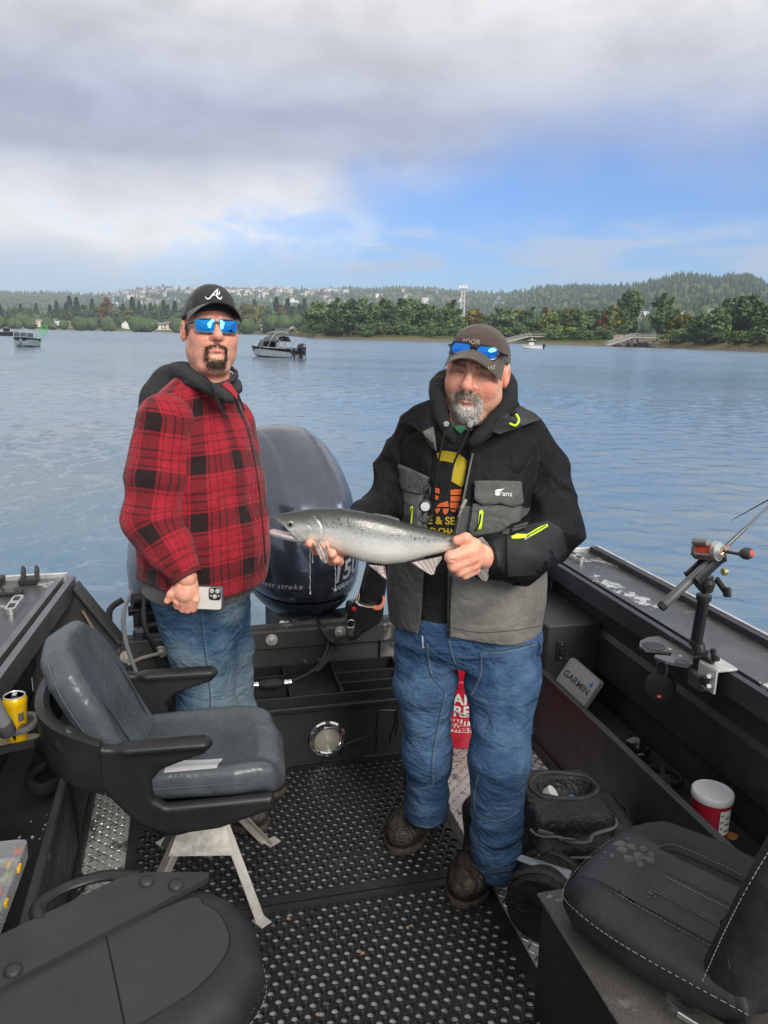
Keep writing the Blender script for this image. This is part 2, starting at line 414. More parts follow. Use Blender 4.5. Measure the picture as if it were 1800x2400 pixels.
def terrain(X, Y):
    a = np.arctan2(X, Y); r = np.hypot(X, Y)
    rs = shore_r(a); rc = np.interp(a, [-.9, -.3, .1, .3, .5, .9], [4400, 3900, 3300, 2300, 2000, 2200])
    ro_ = rc * np.interp(a, [-.5, 0, .3, .5], [.42, .36, .30, .28])
    zc = np.interp(a, AZK, ELK) * rc
    bank = WZ - .6 + 3.1 * sst(r, rs - 6, rs + 16) + 4 * sst(r, rs + 20, rs + 260)
    n = np.sin(X * .0061 + 1.3) * np.cos(Y * .0047) * 8 + np.sin(X * .013 + Y * .009) * 4 + np.sin(Y * .021 - X * .017) * 2.5
    up = sst(r, ro_, rc)
    z = bank + zc * (.72 * up + .28 * np.clip((r - ro_) / (rc - ro_), 0, 1)) + n * np.clip((r - ro_) / 500, 0, 1) * (1 - .6 * up)
    return z - zc * .45 * sst(r, rc, rc * 1.7)
na, nr = 300, 120
aa = np.linspace(-.95, .95, na)
qs = np.concatenate([np.linspace(0, .06, 40), np.linspace(.064, 1, nr - 40)])
A, Q = np.meshgrid(aa, qs, indexing='ij')
RR = shore_r(A) - 8 + Q * (6800 - shore_r(A))
GX, GY = RR * np.sin(A), RR * np.cos(A)
GV = np.stack([GX, GY, terrain(GX, GY)], -1).reshape(-1, 3)
ii, jj = np.meshgrid(np.arange(na - 1), np.arange(nr - 1), indexing='ij'); b0 = (ii * nr + jj).ravel()
GF = np.stack([b0, b0 + 1, b0 + nr + 1, b0 + nr], 1)
gm, t, b = emptymat('river bank and hill soil')
P = t.obj(); pz = t.sep(P)[2]
g1 = t.mix(t.mr(t.noise(P, .012, 5, .6), .40, .62), (.075, .095, .030), (.17, .135, .065))
g1 = t.mix(t.mr(t.noise(P, .05, 4, .6), .52, .7), g1, (.05, .075, .022))
g1 = t.mix(t.mr(pz, 1.2, .2), g1, (.16, .135, .10))
t.set(b.inputs['Base Color'], g1); b.inputs['Roughness'].default_value = .95; b.inputs['Specular IOR Level'].default_value = .1
tag(link('hills', npmesh('hills', GV, GF, gm, True)), kind='structure')

# water: one sheet to the far shore and beyond, real ripples near the boat
def wave(X, Y):
    r = np.hypot(X, Y); near = 1 / (1 + (r / 30) ** 2)
    z = 0; rng = np.random.RandomState(3)
    for k in range(26):
        L = .20 * 1.14 ** k if k < 13 else .24 * 1.10 ** (k - 13)
        th = rng.normal(.35, .65) + (math.pi if rng.rand() < .2 else 0); ph = rng.rand() * 6.28
        amp = .0033 * (L ** .65) * np.exp(-(r / (L * 60 + 8)) ** 2 * .5)
        w_ = rng.normal(0, .35)
        z = z + amp * np.sin(2 * math.pi / L * (X * math.sin(th) + Y * math.cos(th)) + ph + 1.2 * np.sin(X * .9 / L * .3 + w_ * Y / L))
    wake = np.exp(-((X + 2.6 + .33 * (Y - 4)) / (1.0 + .16 * np.abs(Y))) ** 2) * np.exp(-(Y - 8) ** 2 / 70.)      # churned water behind the stern
    z = z + wake * (.020 * np.sin(7 * X + 2.2 * np.sin(3 * Y) + 3 * Y) * np.cos(5 * Y - 2 * X) + .014 * np.sin(13 * X - 9 * Y + 3 * np.sin(4 * X)))
    return z
ra = np.concatenate([[.0], np.geomspace(.5, 60, 470), np.geomspace(64, 9000, 46)])
wa = np.concatenate([np.linspace(-math.pi, -.78, 40)[:-1], np.linspace(-.78, .78, 520), np.linspace(.78, math.pi, 40)[1:]])
WA, WR = np.meshgrid(wa, ra, indexing='ij')
WX, WY = WR * np.sin(WA), WR * np.cos(WA)
WV = np.stack([WX, WY, WZ + wave(WX, WY)], -1).reshape(-1, 3)
n_a, n_r = WA.shape
ii, jj = np.meshgrid(np.arange(n_a - 1), np.arange(n_r - 1), indexing='ij'); b0 = (ii * n_r + jj).ravel()
WF = np.stack([b0, b0 + 1, b0 + n_r + 1, b0 + n_r], 1)
wm, t, b = emptymat('river water')
P = t.obj(); px_, py_, pz_ = t.sep(P)
dist = t.vm('LENGTH', P)
st = t.comb(t.m('MULTIPLY', px_, .55), py_, 0.)
h = t.m('ADD', t.noise(st, 5.2, 4, .55, .3), t.m('MULTIPLY', t.noise(st, 1.1, 4, .6, .4), 1.6))
h2 = t.m('ADD', h, t.m('MULTIPLY', t.noise(st, 12., 2, .5), .22))
fall = t.mr(dist, 4., 120., .24, .42, False)
bn = t.node('ShaderNodeBump', {'Strength': fall, 'Distance': .045, 'Height': h2})
patch = t.noise(t.comb(t.m('MULTIPLY', px_, .03), t.m('MULTIPLY', py_, .09), 0.), 1., 4, .6)
t.set(b.inputs['Base Color'], t.mix(t.mr(t.noise(P, .25, 3), .35, .65), (.105, .185, .270), (.160, .210, .250)))
t.set(b.inputs['Roughness'], t.m('ADD', t.mr(patch, .35, .65, .04, .12, False), t.mr(dist, 10., 150., 0., .2, False)))
b.inputs['IOR'].default_value = 1.333
t.L.new(bn.outputs[0], b.inputs['Normal'])
tag(link('water', npmesh('water', WV, WF, wm, True)), kind='structure')
# ------------------------------------------------------------------ foliage
def leafmat(name, c1, c2, c3):
    m_, t, b = emptymat(name)
    P = t.obj(); rnd = t.node('ShaderNodeObjectInfo').outputs['Random']
    n = t.noise(t.vm('ADD', P, t.comb(rnd, t.m('MULTIPLY', rnd, 37.), 0.)), .35, 4, .6)
    c = t.ramp(n, [(.30, c1), (.5, c2), (.72, c3)])
    f = t.mr(rnd, 0., 1., .72, 1.28, False)
    t.set(b.inputs['Base Color'], t.mix(1., c, t.comb(f, f, t.m('MULTIPLY', f, .95)), 'MULTIPLY'))
    b.inputs['Roughness'].default_value = .75; b.inputs['Specular IOR Level'].default_value = .15
    b.inputs['Subsurface Weight'].default_value = 0
    return m_
LM = {'green': leafmat('broad green leaves', (.060, .100, .036), (.11, .165, .055), (.18, .235, .08)),
      'dark': leafmat('dark green leaves', (.055, .098, .050), (.090, .145, .066), (.135, .190, .082)),
      'fir': leafmat('dark conifer needles', (.034, .064, .040), (.052, .088, .050), (.075, .115, .06)),
      'gold': leafmat('yellow green autumn leaves', (.10, .10, .018), (.16, .15, .028), (.21, .16, .035)),
      'rust': leafmat('rusty autumn leaves', (.13, .075, .022), (.20, .105, .03), (.17, .12, .04))}
bark = M('grey brown bark', (.10, .075, .055), .9, var=.3, vs=2.)
def quads(P, size, rng):
    n = len(P); a = rng.normal(size=(n, 3)); a /= np.linalg.norm(a, axis=1)[:, None]
    b_ = rng.normal(size=(n, 3)); b_ -= a * (a * b_).sum(1)[:, None]; b_ /= np.linalg.norm(b_, axis=1)[:, None]
    s_ = (size * rng.uniform(.6, 1.35, n))[:, None]
    V = np.stack([P - a * s_ - b_ * s_ * .6, P + a * s_ * .3 - b_ * s_, P + a * s_ + b_ * s_ * .6, P - a * s_ * .3 + b_ * s_], 1).reshape(-1, 3)
    return V, np.arange(4 * n).reshape(-1, 4)
def crown(seed, kind, n):
    rng = np.random.RandomState(seed); pts = []
    if kind == 'fir':
        u = rng.rand(n) ** .75; z = .08 + u * .92
        rad = (1 - z) * .24 * (1 + .35 * np.sin(z * 40 + rng.rand(n) * .6)) + .012; th = rng.rand(n) * 6.28; q = np.sqrt(rng.rand(n)) * .4 + .6
        P = np.stack([rad * q * np.cos(th), rad * q * np.sin(th), z - rad * .25], 1); size = .045
    else:
        k = {'round': 24, 'tall': 22, 'bush': 16}[kind]; w = {'round': .30, 'tall': .19, 'bush': .45}[kind]; z0 = {'round': .34, 'tall': .22, 'bush': .1}[kind]
        C, Rr = [], []
        for i in range(k):
            zz = z0 + (1 - z0) * .92 * (i + rng.rand()) / k
            ww = w * math.sin(math.pi * min(1, (.25 + .72 * (zz - z0) / (1 - z0)))) ** .7; th = rng.rand() * 6.28; d_ = ww * rng.uniform(.2, 1.)
            C.append((d_ * math.cos(th), d_ * math.sin(th), zz)); Rr.append(ww * rng.uniform(.22, .50) + .02)
        C = np.array(C); Rr = np.array(Rr)
        i = rng.choice(k, n, p=Rr ** 2 / (Rr ** 2).sum()); v = rng.normal(size=(n, 3)); v /= np.linalg.norm(v, axis=1)[:, None]
        P = C[i] + v * (Rr[i] * (.5 + .62 * rng.rand(n) ** .7))[:, None] * np.array([1, 1, .85]); size = {'round': .040, 'tall': .034, 'bush': .055}[kind]
        P = P[P[:, 2] > .02]
    return quads(P, np.full(len(P), size), rng)
PROTO = {}
def tree_proto(key, kind, leaf, seed, n=1100):
    V, F = crown(seed, kind, n); rng = random.Random(seed)
    cm = npmesh('crown', V, F, LM[leaf])
    tb = MB(); hgt = {'fir': .97, 'bush': .5}.get(kind, .8)
    tb.tube([(0, 0, -.03), (.004, 0, .2), (-.006, .004, .5), (0, 0, hgt)], [.022, .017, .011, .003] if kind != 'bush' else [.02, .016, .012, .004], 7)
    if kind in ('round', 'tall'):
        for i in range(6):
            z_ = .25 + .09 * i; th = rng.random() * 6.28; L = .2 if kind == 'round' else .11
            tb.tube([(0, 0, z_), (L * .5 * math.cos(th), L * .5 * math.sin(th), z_ + .07), (L * math.cos(th), L * math.sin(th), z_ + .18)], [.009, .006, .002], 5)
    PROTO[key] = (cm, tb.mesh('trunk', bark, True))
for i, (kind, leaf) in enumerate([('round', 'green'), ('round', 'dark'), ('tall', 'dark'), ('tall', 'green'), ('round', 'gold'), ('fir', 'fir'), ('fir', 'fir'), ('bush', 'green'), ('bush', 'dark'), ('tall', 'rust'), ('round', 'dark'), ('tall', 'dark')]):
    tree_proto(i, kind, leaf, 20 + i, 520 if 'bush' == kind else 1300)
def tree(key, u, r, h, w=1., label='', group='', name='broadleaf_tree'):
    p = at(u, r); p.z = float(terrain(np.array([p.x]), np.array([p.y]))[0]) - .1
    o = thing(name, label, 'tree', p, random.random() * 6.28, group)
    k = link('crown', PROTO[key][0], o); k2 = link('trunk', PROTO[key][1], o)
    o.scale = (h * w, h * w, h)
    return o
def ht(u, topy, r): return (765 + .024 * u - topy) / FPX * r + 1.2
rg = random.Random(5)
ON = 'first second third fourth fifth sixth seventh eighth ninth tenth eleventh twelfth thirteenth fourteenth fifteenth sixteenth seventeenth eighteenth nineteenth'.split(); TN = 'twent thirt fort fift sixt sevent eight ninet'.split()
def ordw(n):                                    # 0 -> first
    n += 1
    if n > 99: return 'hundred' + ('th' if n == 100 else ' ' + ordw(n - 101))
    return ON[n - 1] if n < 20 else TN[n // 10 - 2] + ('ieth' if n % 10 == 0 else 'y ' + ON[n % 10 - 1])
KN = {0: 'round green', 1: 'round dark', 2: 'tall dark', 3: 'tall green', 4: 'round golden', 9: 'rusty', 10: 'round dark', 11: 'tall dark'}
oi = 0
# the wooded point in mid river
G1 = 'tall trees on the wooded point'
x_ = 733
while x_ < 1065:
    r = rg.uniform(352, 415); top = rg.uniform(706, 722) if x_ < 960 else rg.uniform(716, 740)
    k = rg.choice([2, 2, 3, 10, 11, 1] if x_ < 960 else [2, 3, 1, 0, 4, 10])
    tree(k, x_, r, ht(x_, top, r), 1.15, '%s tree, %s from the left in the dense row on the wooded point' % (KN[k], ordw(oi)), G1); oi += 1; x_ += rg.uniform(13, 22)
G2 = 'smaller trees along the right bank'
x_ = 1066; oi = 0
while x_ < 1440:
    r = rg.uniform(352, 440); top = rg.uniform(732, 752)
    k = rg.choice([0, 1, 3, 4, 10, 2, 9]); tree(k, x_, r, ht(x_, top, r), 1.2, '%s tree, %s from the left in the row behind the gangways' % (KN[k], ordw(oi)), G2); oi += 1; x_ += rg.uniform(12, 20)
for u, top, r, w, lab in [(1452, 697, 325, .8, 'tall dark tree left of the rock pile ramp, tallest on the right bank'), (1470, 694, 330, .8, 'tall dark tree with a split top standing above the ramp'),
                       (1530, 708, 322, 1., 'tall broad tree just right of the rock pile ramp'), (1553, 716, 330, .9, 'tree with thin crown leaning right beside the broad tree'), (1585, 752, 318, 1.3, 'pale yellow green tree beside the broad tree on the right bank')]:
    tree(4 if 'pale' in lab else rg.choice([2, 11]), u, r, ht(u, top, r), w, lab)
G3 = 'big trees at the far right bank'
x_ = 1620; oi = 0
while x_ < 2100:
    r = rg.uniform(255, 315) if x_ < 1850 else rg.uniform(220, 280); top = rg.uniform(712, 742) if x_ > 1690 else rg.uniform(735, 758)
    k = rg.choice([2, 10, 1, 11, 1, 0]); tree(k, x_, r, ht(x_, top, r), 1.1, '%s tree, %s from the left in the clump at the far right bank' % (KN[k], ordw(oi)), G3); oi += 1; x_ += rg.uniform(17, 27)
G4 = 'bushes along the waterline'
x_ = 700; oi = 0
while x_ < 2200:
    rs = float(shore_r(np.array([az_of(x_)]))[0]); r = rs + rg.uniform(9, 22)
    if 1425 < x_ < 1560: x_ += 12; continue
    tree(rg.choice([7, 8, 8]), x_, r, ht(x_, 765 + .024 * x_ - rg.uniform(3, 17), r) + rg.uniform(1, 2), 1.5, 'low bush, %s from the left along the waterline below the tall trees' % ordw(oi), G4, 'bush'); oi += 1
    x_ += rg.uniform(9, 17)
G5 = 'trees on the far left bank'
x_ = -330; oi = 0
while x_ < 740:
    r = rg.uniform(940, 1100); top = rg.uniform(724, 744); k = rg.choice([0, 0, 1, 3, 4, 5, 6, 5, 10])
    if k in (5, 6): top -= 12
    tree(k, x_, r, ht(x_, top, r), 1.25 if k not in (5, 6) else 1., '%s tree, %s from the left in the row behind the far left bank' % (KN.get(k, 'dark fir'), ordw(oi)), G5, 'fir_tree' if k in (5, 6) else 'broadleaf_tree'); oi += 1; x_ += rg.uniform(9, 17)
for u, top, r in [(242, 708, 900), (575, 722, 890), (650, 730, 880)]: tree(9 if u != 575 else 4, u, r, ht(u, top, r), 1.1, {242: 'rust coloured autumn tree on the far left bank', 575: 'pale yellow green tree right of the plaid shirted man', 650: 'slim rust coloured tree above the covered motor boat'}[u])
G6 = 'bushes on the far left bank'
x_ = -300; oi = 0
while x_ < 700:
    rs = float(shore_r(np.array([az_of(x_)]))[0]); r = rs + rg.uniform(10, 45)
    tree(rg.choice([7, 8, 7]), x_, r, rg.uniform(1.2, 3.2), 1.7, 'small bush, %s from the left on the grassy far left bank' % ordw(oi), G6, 'bush'); oi += 1; x_ += rg.uniform(16, 34)

# far woods on the slopes: too many and too small to count
def forest():
    rng = np.random.RandomState(11); Vs, Fs = [], []; off = 0; ms = []
    def put(n, amin, amax, fmin, fmax, hmin, hmax, mi, keep=None):
        nonlocal off
        a = rng.uniform(amin, amax, n); f = rng.uniform(fmin, fmax, n) ** .8
        rc = np.interp(a, [-.9, -.3, .1, .3, .5, .9], [4400, 3900, 3300, 2300, 2000, 2200])
        r = 650 + f * (rc * 1.04 - 650); X = r * np.sin(a); Y = r * np.cos(a)
        if keep is not None:
            k = keep(a, f, X, Y); X, Y, r = X[k], Y[k], r[k]
        n = len(X); Z = terrain(X, Y)
        h_ = rng.uniform(hmin, hmax, n) * np.interp(r, [600, 4000], [.75, 1.05]); w_ = h_ * (rng.uniform(.16, .26, n) if mi == 0 else rng.uniform(.42, .62, n))
        if mi == 0: T = [(0, 1.), (.55, .62), (.35, .60), (.85, .30), (.6, .28), (1., .06)]
        else: T = [(0, 1.), (.5, .88), (.9, .66), (1., .42), (.7, .2), (.3, .06)]
        T = [(.02, z) if q == 0 else (q, z) for q, z in T]; m = 7
        V = np.zeros((n, len(T), m, 3), np.float32)
        for i, (q, zz) in enumerate(T):
            for j in range(m):
                th = 2 * math.pi * (j + .5 * (i % 2)) / m; jit = rng.uniform(.65, 1.3, n)
                V[:, i, j, 0] = X + w_ * q * jit * math.cos(th); V[:, i, j, 1] = Y + w_ * q * jit * math.sin(th); V[:, i, j, 2] = Z + h_ * (zz + rng.uniform(-.03, .03, n))
        base = np.arange(n)[:, None] * (len(T) * m); q = []
        for i in range(len(T) - 1):
            for j in range(m): q.append((i * m + j, i * m + (j + 1) % m, (i + 1) * m + (j + 1) % m, (i + 1) * m + j))
        F = (base[:, :, None] + np.array(q)[None]).reshape(-1, 4) + off
        Vs.append(V.reshape(-1, 3)); Fs.append(F); off += n * len(T) * m; ms.append(np.full(len(F), mi))
    nz = lambda X, Y: np.sin(X * .004 + 1) * np.cos(Y * .0035) + .6 * np.sin(X * .011 + Y * .008 + 2)
    nohouse = lambda a, f: ~((a < az_of(790)) & (a > az_of(235)) & (f > .70))
    put(6400, -.62, .75, .0, 1., 14, 30, 0, lambda a, f, X, Y: (nohouse(a, f) | (rng.rand(len(a)) < .06)) & ((nz(X, Y) > -.25) | (a > .18)))
    put(5200, -.62, .75, .0, .97, 10, 20, 1, lambda a, f, X, Y: (nohouse(a, f) | (rng.rand(len(a)) < .22)) & ((nz(X, Y) < .75) | (rng.rand(len(a)) < .3)))
    put(1500, .22, .75, .55, 1.05, 20, 34, 0)
    put(260, az_of(690), az_of(1330), .97, 1.02, 22, 40, 0)
    put(150, az_of(-200), az_of(420), .97, 1.02, 22, 36, 0)
    return npmesh('hillside_woods', np.concatenate(Vs), np.concatenate(Fs), [LM['fir'], leafmat('far slope leaves', (.034, .056, .026), (.055, .084, .034), (.085, .115, .044))], False, np.concatenate(ms))
tag(link('hillside_woods', forest()), 'dark woods of firs and broadleaf trees covering the far hills', 'woods', kind='stuff')

# ------------------------------------------------------------------ houses
wallm = [M('white house wall', (.78, .76, .72), .8, var=.05), M('cream house wall', (.66, .59, .48), .8, var=.05), M('grey house wall', (.36, .37, .38), .8, var=.05), M('tan house wall', (.42, .33, .25), .8, var=.05)]
roofm = [M('grey shingle roof', (.17, .17, .18), .85, var=.2), M('brown shingle roof', (.20, .14, .11), .85, var=.2), M('pale roof', (.42, .42, .43), .7, var=.1)]
winm = M('dark house window', (.03, .035, .04), .15, var=.1)
def gable(mb, w, d_, e, rf, mi=0): mb.add([(-w / 2, -d_ / 2, 0), (w / 2, -d_ / 2, 0), (w / 2, d_ / 2, 0), (-w / 2, d_ / 2, 0), (-w / 2, -d_ / 2, e), (w / 2, -d_ / 2, e), (w / 2, d_ / 2, e), (-w / 2, d_ / 2, e), (-w / 2, 0, e + rf), (w / 2, 0, e + rf)], [(0, 1, 5, 4), (2, 3, 7, 6), (1, 2, 6, 9, 5), (3, 0, 4, 8, 7)], mi)
def roof(mb, w, d_, e, rf, mi=0, o=.4, th=.25):
    for s_ in (-1, 1):
        k = rf / (d_ / 2); y1 = s_ * (d_ / 2 + o); z1 = e - k * o
        mb.add([(-w / 2 - o, 0, e + rf), (w / 2 + o, 0, e + rf), (w / 2 + o, y1, z1), (-w / 2 - o, y1, z1), (-w / 2 - o, 0, e + rf + th), (w / 2 + o, 0, e + rf + th), (w / 2 + o, y1, z1 + th), (-w / 2 - o, y1, z1 + th)],
               [(0, 1, 2, 3), (4, 7, 6, 5), (3, 2, 6, 7), (0, 3, 7, 4), (1, 5, 6, 2)], mi)
HP = []
for i in range(6):                              # small far houses: one mesh each, walls and roof
    w, d_, e, rf = [(12, 10, 6.5, 3), (15, 10, 6, 3.2), (11, 11, 7.5, 2.6), (17, 11, 5.5, 3), (13, 9, 8, 3), (20, 10, 4.5, 2.6)][i]
    mb = MB(); gable(mb, w, d_, e, rf, 0); roof(mb, w, d_, e, rf, 1)
    for k in range(3):
        for zz in (1.2, 3.9):
            if zz + 1.6 < e: mb.box((-w / 2 + w * (k + .5) / 3, -d_ / 2 - .03, zz + .8), (1.8, .1, 1.5), 0, None, 2)
    HP.append(mb.mesh('hillside_house', [wallm[[0, 0, 1, 2, 0, 3][i]], roofm[[0, 1, 0, 0, 2, 1][i]], winm]))
hr = random.Random(9)
def hill_house(u, f, label, group):
    a = az_of(u); rc = float(np.interp(a, [-.9, -.3, .1, .3, .5, .9], [4400, 3900, 3300, 2300, 2000, 2200])); r = rc * f
    p = at(u, r); p.z = float(terrain(np.array([p.x]), np.array([p.y]))[0]) - .4
    o = link('hillside_house', hr.choice(HP)); o.location = p; o.rotation_euler = (0, 0, -a + hr.choice([0, .4, -.5, 1.57, .2])); s_ = hr.uniform(1.15, 1.75); o.scale = (s_, s_, s_)
    tag(o, label, 'house', group)
for k in range(270):
    hill_house(hr.uniform(255, 800), 1 - .34 * hr.random() ** 1.1, 'small pale house on the built up far hill at left', 'houses on the far left hill')
for k in range(22): hill_house(hr.uniform(850, 1200), hr.uniform(.62, .98), 'small pale house scattered on the middle slopes behind the wooded point', 'houses on the middle slopes')
for k in range(16): hill_house(hr.uniform(1480, 1760), hr.uniform(.36, .44), 'small white house at the foot of the wooded right hill', 'houses at the foot of the right hill')
def bank_house(u, r, w, d_, e, rf, wi, ri, rot, label, n=3):
    p = at(u, r); p.z = float(terrain(np.array([p.x]), np.array([p.y]))[0]) - .2
    o = thing('house', label, 'house', p, -az_of(u) + rot)
    mb = MB(); gable(mb, w, d_, e, rf); mb.build('wall', wallm[wi], o); mb = MB(); roof(mb, w, d_, e, rf); mb.build('roof', roofm[ri], o)
    for k in range(n):
        for zz in ((1.1, 3.8) if e > 5 else (1.1,)):
            mb = MB(); mb.box((-w / 2 + w * (k + .5) / n, -d_ / 2 - .04, zz + .75), (w / n * .4, .12, 1.4), 0); mb.build('window', winm, o)
for a_ in [(37, 905, 12, 8, 4, 2.6, 0, 1, .3, 'small white bank house at the far left edge'), (92, 900, 24, 10, 6.5, 1.2, 1, 0, 0, 'long cream two storey building with low roof on the left bank', 6), (128, 898, 13, 9, 4, 2.4, 0, 2, .2, 'low white house just right of the long cream building'),
           (158, 900, 12, 9, 4.2, 2.6, 3, 1, -.3, 'tan bank house between the long building and the rust tree'), (290, 885, 11, 9, 5, 3.4, 0, 2, 1.2, 'white gabled bank house alone on the grass'), (358, 880, 12, 9, 4.5, 3, 0, 0, .2, 'white bank house with grey roof left of the black cap'),
           (393, 875, 17, 10, 5.5, 3.4, 1, 1, -.4, 'large cream gabled house closest to the black cap'), (415, 880, 10, 9, 6, 3, 0, 0, .8, 'narrow white house tucked beside the black cap'),
           (580, 868, 22, 9, 3.5, 1.6, 2, 0, .1, 'long low grey building right of the plaid shirted man', 5), (620, 862, 16, 8, 3.5, 1.8, 1, 2, -.1, 'low cream building behind the covered motor boat'), (665, 872, 14, 8, 4, 2, 0, 0, .3, 'white house behind the outboards of the covered boat')]:
    bank_house(*a_)

# ------------------------------------------------------------------ shore works
steel = M('galvanised steel', (.42, .43, .44), .5, .6, var=.1); conc = M('pale concrete', (.36, .34, .31), .9, var=.15, vs=.5); wood = M('weathered piling wood', (.17, .13, .10), .9, var=.3, vs=1.)
p = at(1071, 470); p.z = 3
o = thing('light_tower', 'white topped steel lattice light tower above the wooded point', 'tower', p, -az_of(1071))
mb = MB(); TH = 26.
for sx in (-1, 1):
    for sy in (-1, 1): mb.cyl((sx * 1.5, sy * 1.5, 0), (sx * .9, sy * .9, TH), .28, 6)
for k in range(10):
    z0, z1 = TH * k / 10, TH * (k + 1) / 10; w0, w1 = 1.5 - .6 * k / 10, 1.5 - .6 * (k + 1) / 10
    for sy in (-1, 1): mb.cyl((-w0, sy * w0, z0), (w1, sy * w1, z1), .16, 5); mb.cyl((w0, sy * w0, z0), (-w1, sy * w1, z1), .16, 5)
    for sx in (-1, 1): mb.cyl((sx * w0, -w0, z0), (sx * w1, w1, z1), .09, 5)
mb.build('lattice', M('pale painted steel', (.62, .62, .62), .6, var=.05), o)
mb = MB(); mb.box((0, 0, TH + .3), (5.4, 3, .4), .05); mb.build('platform', steel, o)
for sx in (-1, 0, 1):
    mb = MB(); mb.box((sx * 1.8, -1, TH + 1.4), (1.5, .5, 1.6), .1); mb.build('lamp_box', M('white lamp housing', (.75, .75, .75), .5), o)
def gangway(name, label, pts, w, base):
    o = thing(name, label, 'gangway', base); mb = MB()
    P = [Vector(q) - Vector(base) for q in pts]
    for i in range(len(P) - 1):
        a, b_ = P[i], P[i + 1]; dd = (b_ - a).normalized(); s_ = Vector((0, 0, 1)).cross(dd).normalized() * w / 2
        mb.add([a - s_, a + s_, b_ + s_, b_ - s_] + [q - Vector((0, 0, .35)) for q in (a - s_, a + s_, b_ + s_, b_ - s_)], [(0, 1, 2, 3), (7, 6, 5, 4), (0, 4, 5, 1), (1, 5, 6, 2), (2, 6, 7, 3), (3, 7, 4, 0)])
    mb.build('ramp', conc, o)
    for sg in (-1, 1):
        mb = MB()
        for i in range(len(P) - 1):
            a, b_ = P[i], P[i + 1]; dd = (b_ - a).normalized(); s_ = Vector((0, 0, 1)).cross(dd).normalized() * w / 2 * sg
            for zz in (.55, 1.1): mb.cyl(a + s_ + Vector((0, 0, zz)), b_ + s_ + Vector((0, 0, zz)), .07, 5)
            n = max(2, int((b_ - a).length / 2))
            for k in range(n + 1): q = a.lerp(b_, k / n) + s_; mb.cyl(q, q + Vector((0, 0, 1.1)), .06, 5)
        mb.build('railing', steel, o)
gangway('gangway', 'grey sloping gangway down to the water behind the small white boat', [at(1172, 318, .4), at(1228, 325, 2.9), at(1262, 330, 3.)], 2.2, at(1172, 318, WZ))
gangway('gangway', 'long pale ramp running over the rock pile', [at(1413, 292, .3), at(1472, 296, 3.4), at(1530, 303, 3.4)], 2.6, at(1413, 292, WZ))
rocks = thing('rock_pile', 'pile of dark boulders under the pale ramp', 'rocks', at(1490, 298, WZ)); rm = M('dark basalt', (.13, .115, .105), .9, var=.35, vs=.4)
rm_ = []
for k in range(4):
    bm = bmesh.new(); bmesh.ops.create_icosphere(bm, subdivisions=1, radius=1); q = random.Random(k)
    for v_ in bm.verts: v_.co *= q.uniform(.7, 1.2); v_.co.z *= .7
    me = bpy.data.meshes.new('boulder'); bm.to_mesh(me); bm.free(); me.materials.append(rm); rm_.append(me)
for k in range(150):
    u = hr.gauss(1492, 34); q = at(u, hr.uniform(291, 306), 0) - at(1490, 298, 0); hmax = max(.2, 3.0 - abs(u - 1492) * .045)
    c = link('boulder', rm_[k % 4], rocks); c.location = (q.x, q.y, hr.random() * hmax); s_ = hr.uniform(.5, 1.25); c.scale = (s_ * 1.2, s_, s_); c.rotation_euler = (hr.random() * 3, hr.random() * 3, hr.random() * 3)
for k in range(26):
    u = 1705 + k * 7.3 + hr.uniform(-2, 2); rs = float(shore_r(np.array([az_of(u)]))[0])
    mb = MB(); h_ = hr.uniform(.9, 2.0); mb.tube([(0, 0, -1), (0, 0, h_ * .6), (hr.uniform(-.05, .05), 0, h_)], [.17, .165, .15], 8)
    o = mb.build('piling', wood); o.location = at(u, rs - 7, WZ); tag(o, 'short wooden piling in the right bank shallows, %s from the left' % ordw(k), 'piling', 'old pilings at the right bank')
mb = MB(); P_ = [at(u, 372, 3.4) for u in range(1130, 1460, 20)]; b_ = P_[0]
for i in range(len(P_) - 1): a, c = P_[i] - b_, P_[i + 1] - b_; mb.box((a + c) / 2 + Vector((0, 0, .3)), ((c - a).length, .4, 1.8), .02, Matrix.Rotation(math.atan2(c.y - a.y, c.x - a.x), 4, 'Z'))
o = mb.build('retaining_wall', M('reddish concrete wall', (.32, .23, .19), .9, var=.2, vs=.3)); o.location = b_; tag(o, 'long low reddish wall beside the road behind the gangways', 'wall')
# ------------------------------------------------------------------ other boats on the river (x = bow, z = 0 at the waterline)
alu = M('bare aluminium hull', (.46, .47, .48), .38, .75, var=.12, vs=2.); hullb = M('black hull paint', (.012, .013, .016), .5, var=.1, spec=.3); hullw = M('white hull gelcoat', (.72, .72, .70), .3, var=.05)
canv = M('grey boat canvas', (.10, .105, .115), .85, var=.15, vs=4.); canvl = M('light grey canvas', (.30, .31, .33), .8, var=.1); glassd = M('smoked windscreen', (.05, .06, .07), .1, var=.0, alpha=.75); navy = M('dark navy outboard paint', (.014, .018, .032), .14, var=.05, coat=.6)
tubem = M('polished tube', (.62, .63, .64), .25, .9, var=.05); blackp = M('black plastic', (.018, .018, .02), .45, var=.15); seatv = M('boat seat vinyl', (.25, .25, .26), .6)
def hull(L, Bm, fb, dr=.25):
    st = []
    for i in range(15):
        s_ = i / 14; x = -L / 2 + L * s_; bw = Bm / 2 * (1 - max(0, (s_ - .45) / .55) ** 2.2); sh = fb * (1 + .38 * max(0, s_ - .35) ** 1.4)
        bw = max(bw, .02); ch = max(.015, bw * (.82 - .25 * s_)); kz = -dr * (1 - max(0, (s_ - .7) / .3) ** 2) + sh * .75 * max(0, (s_ - .8) / .2) ** 2; cz = -.02 + .28 * s_ ** 2.2
        cz = max(cz, kz + .02); st.append((x, bw, ch, kz, cz, sh))
    return st
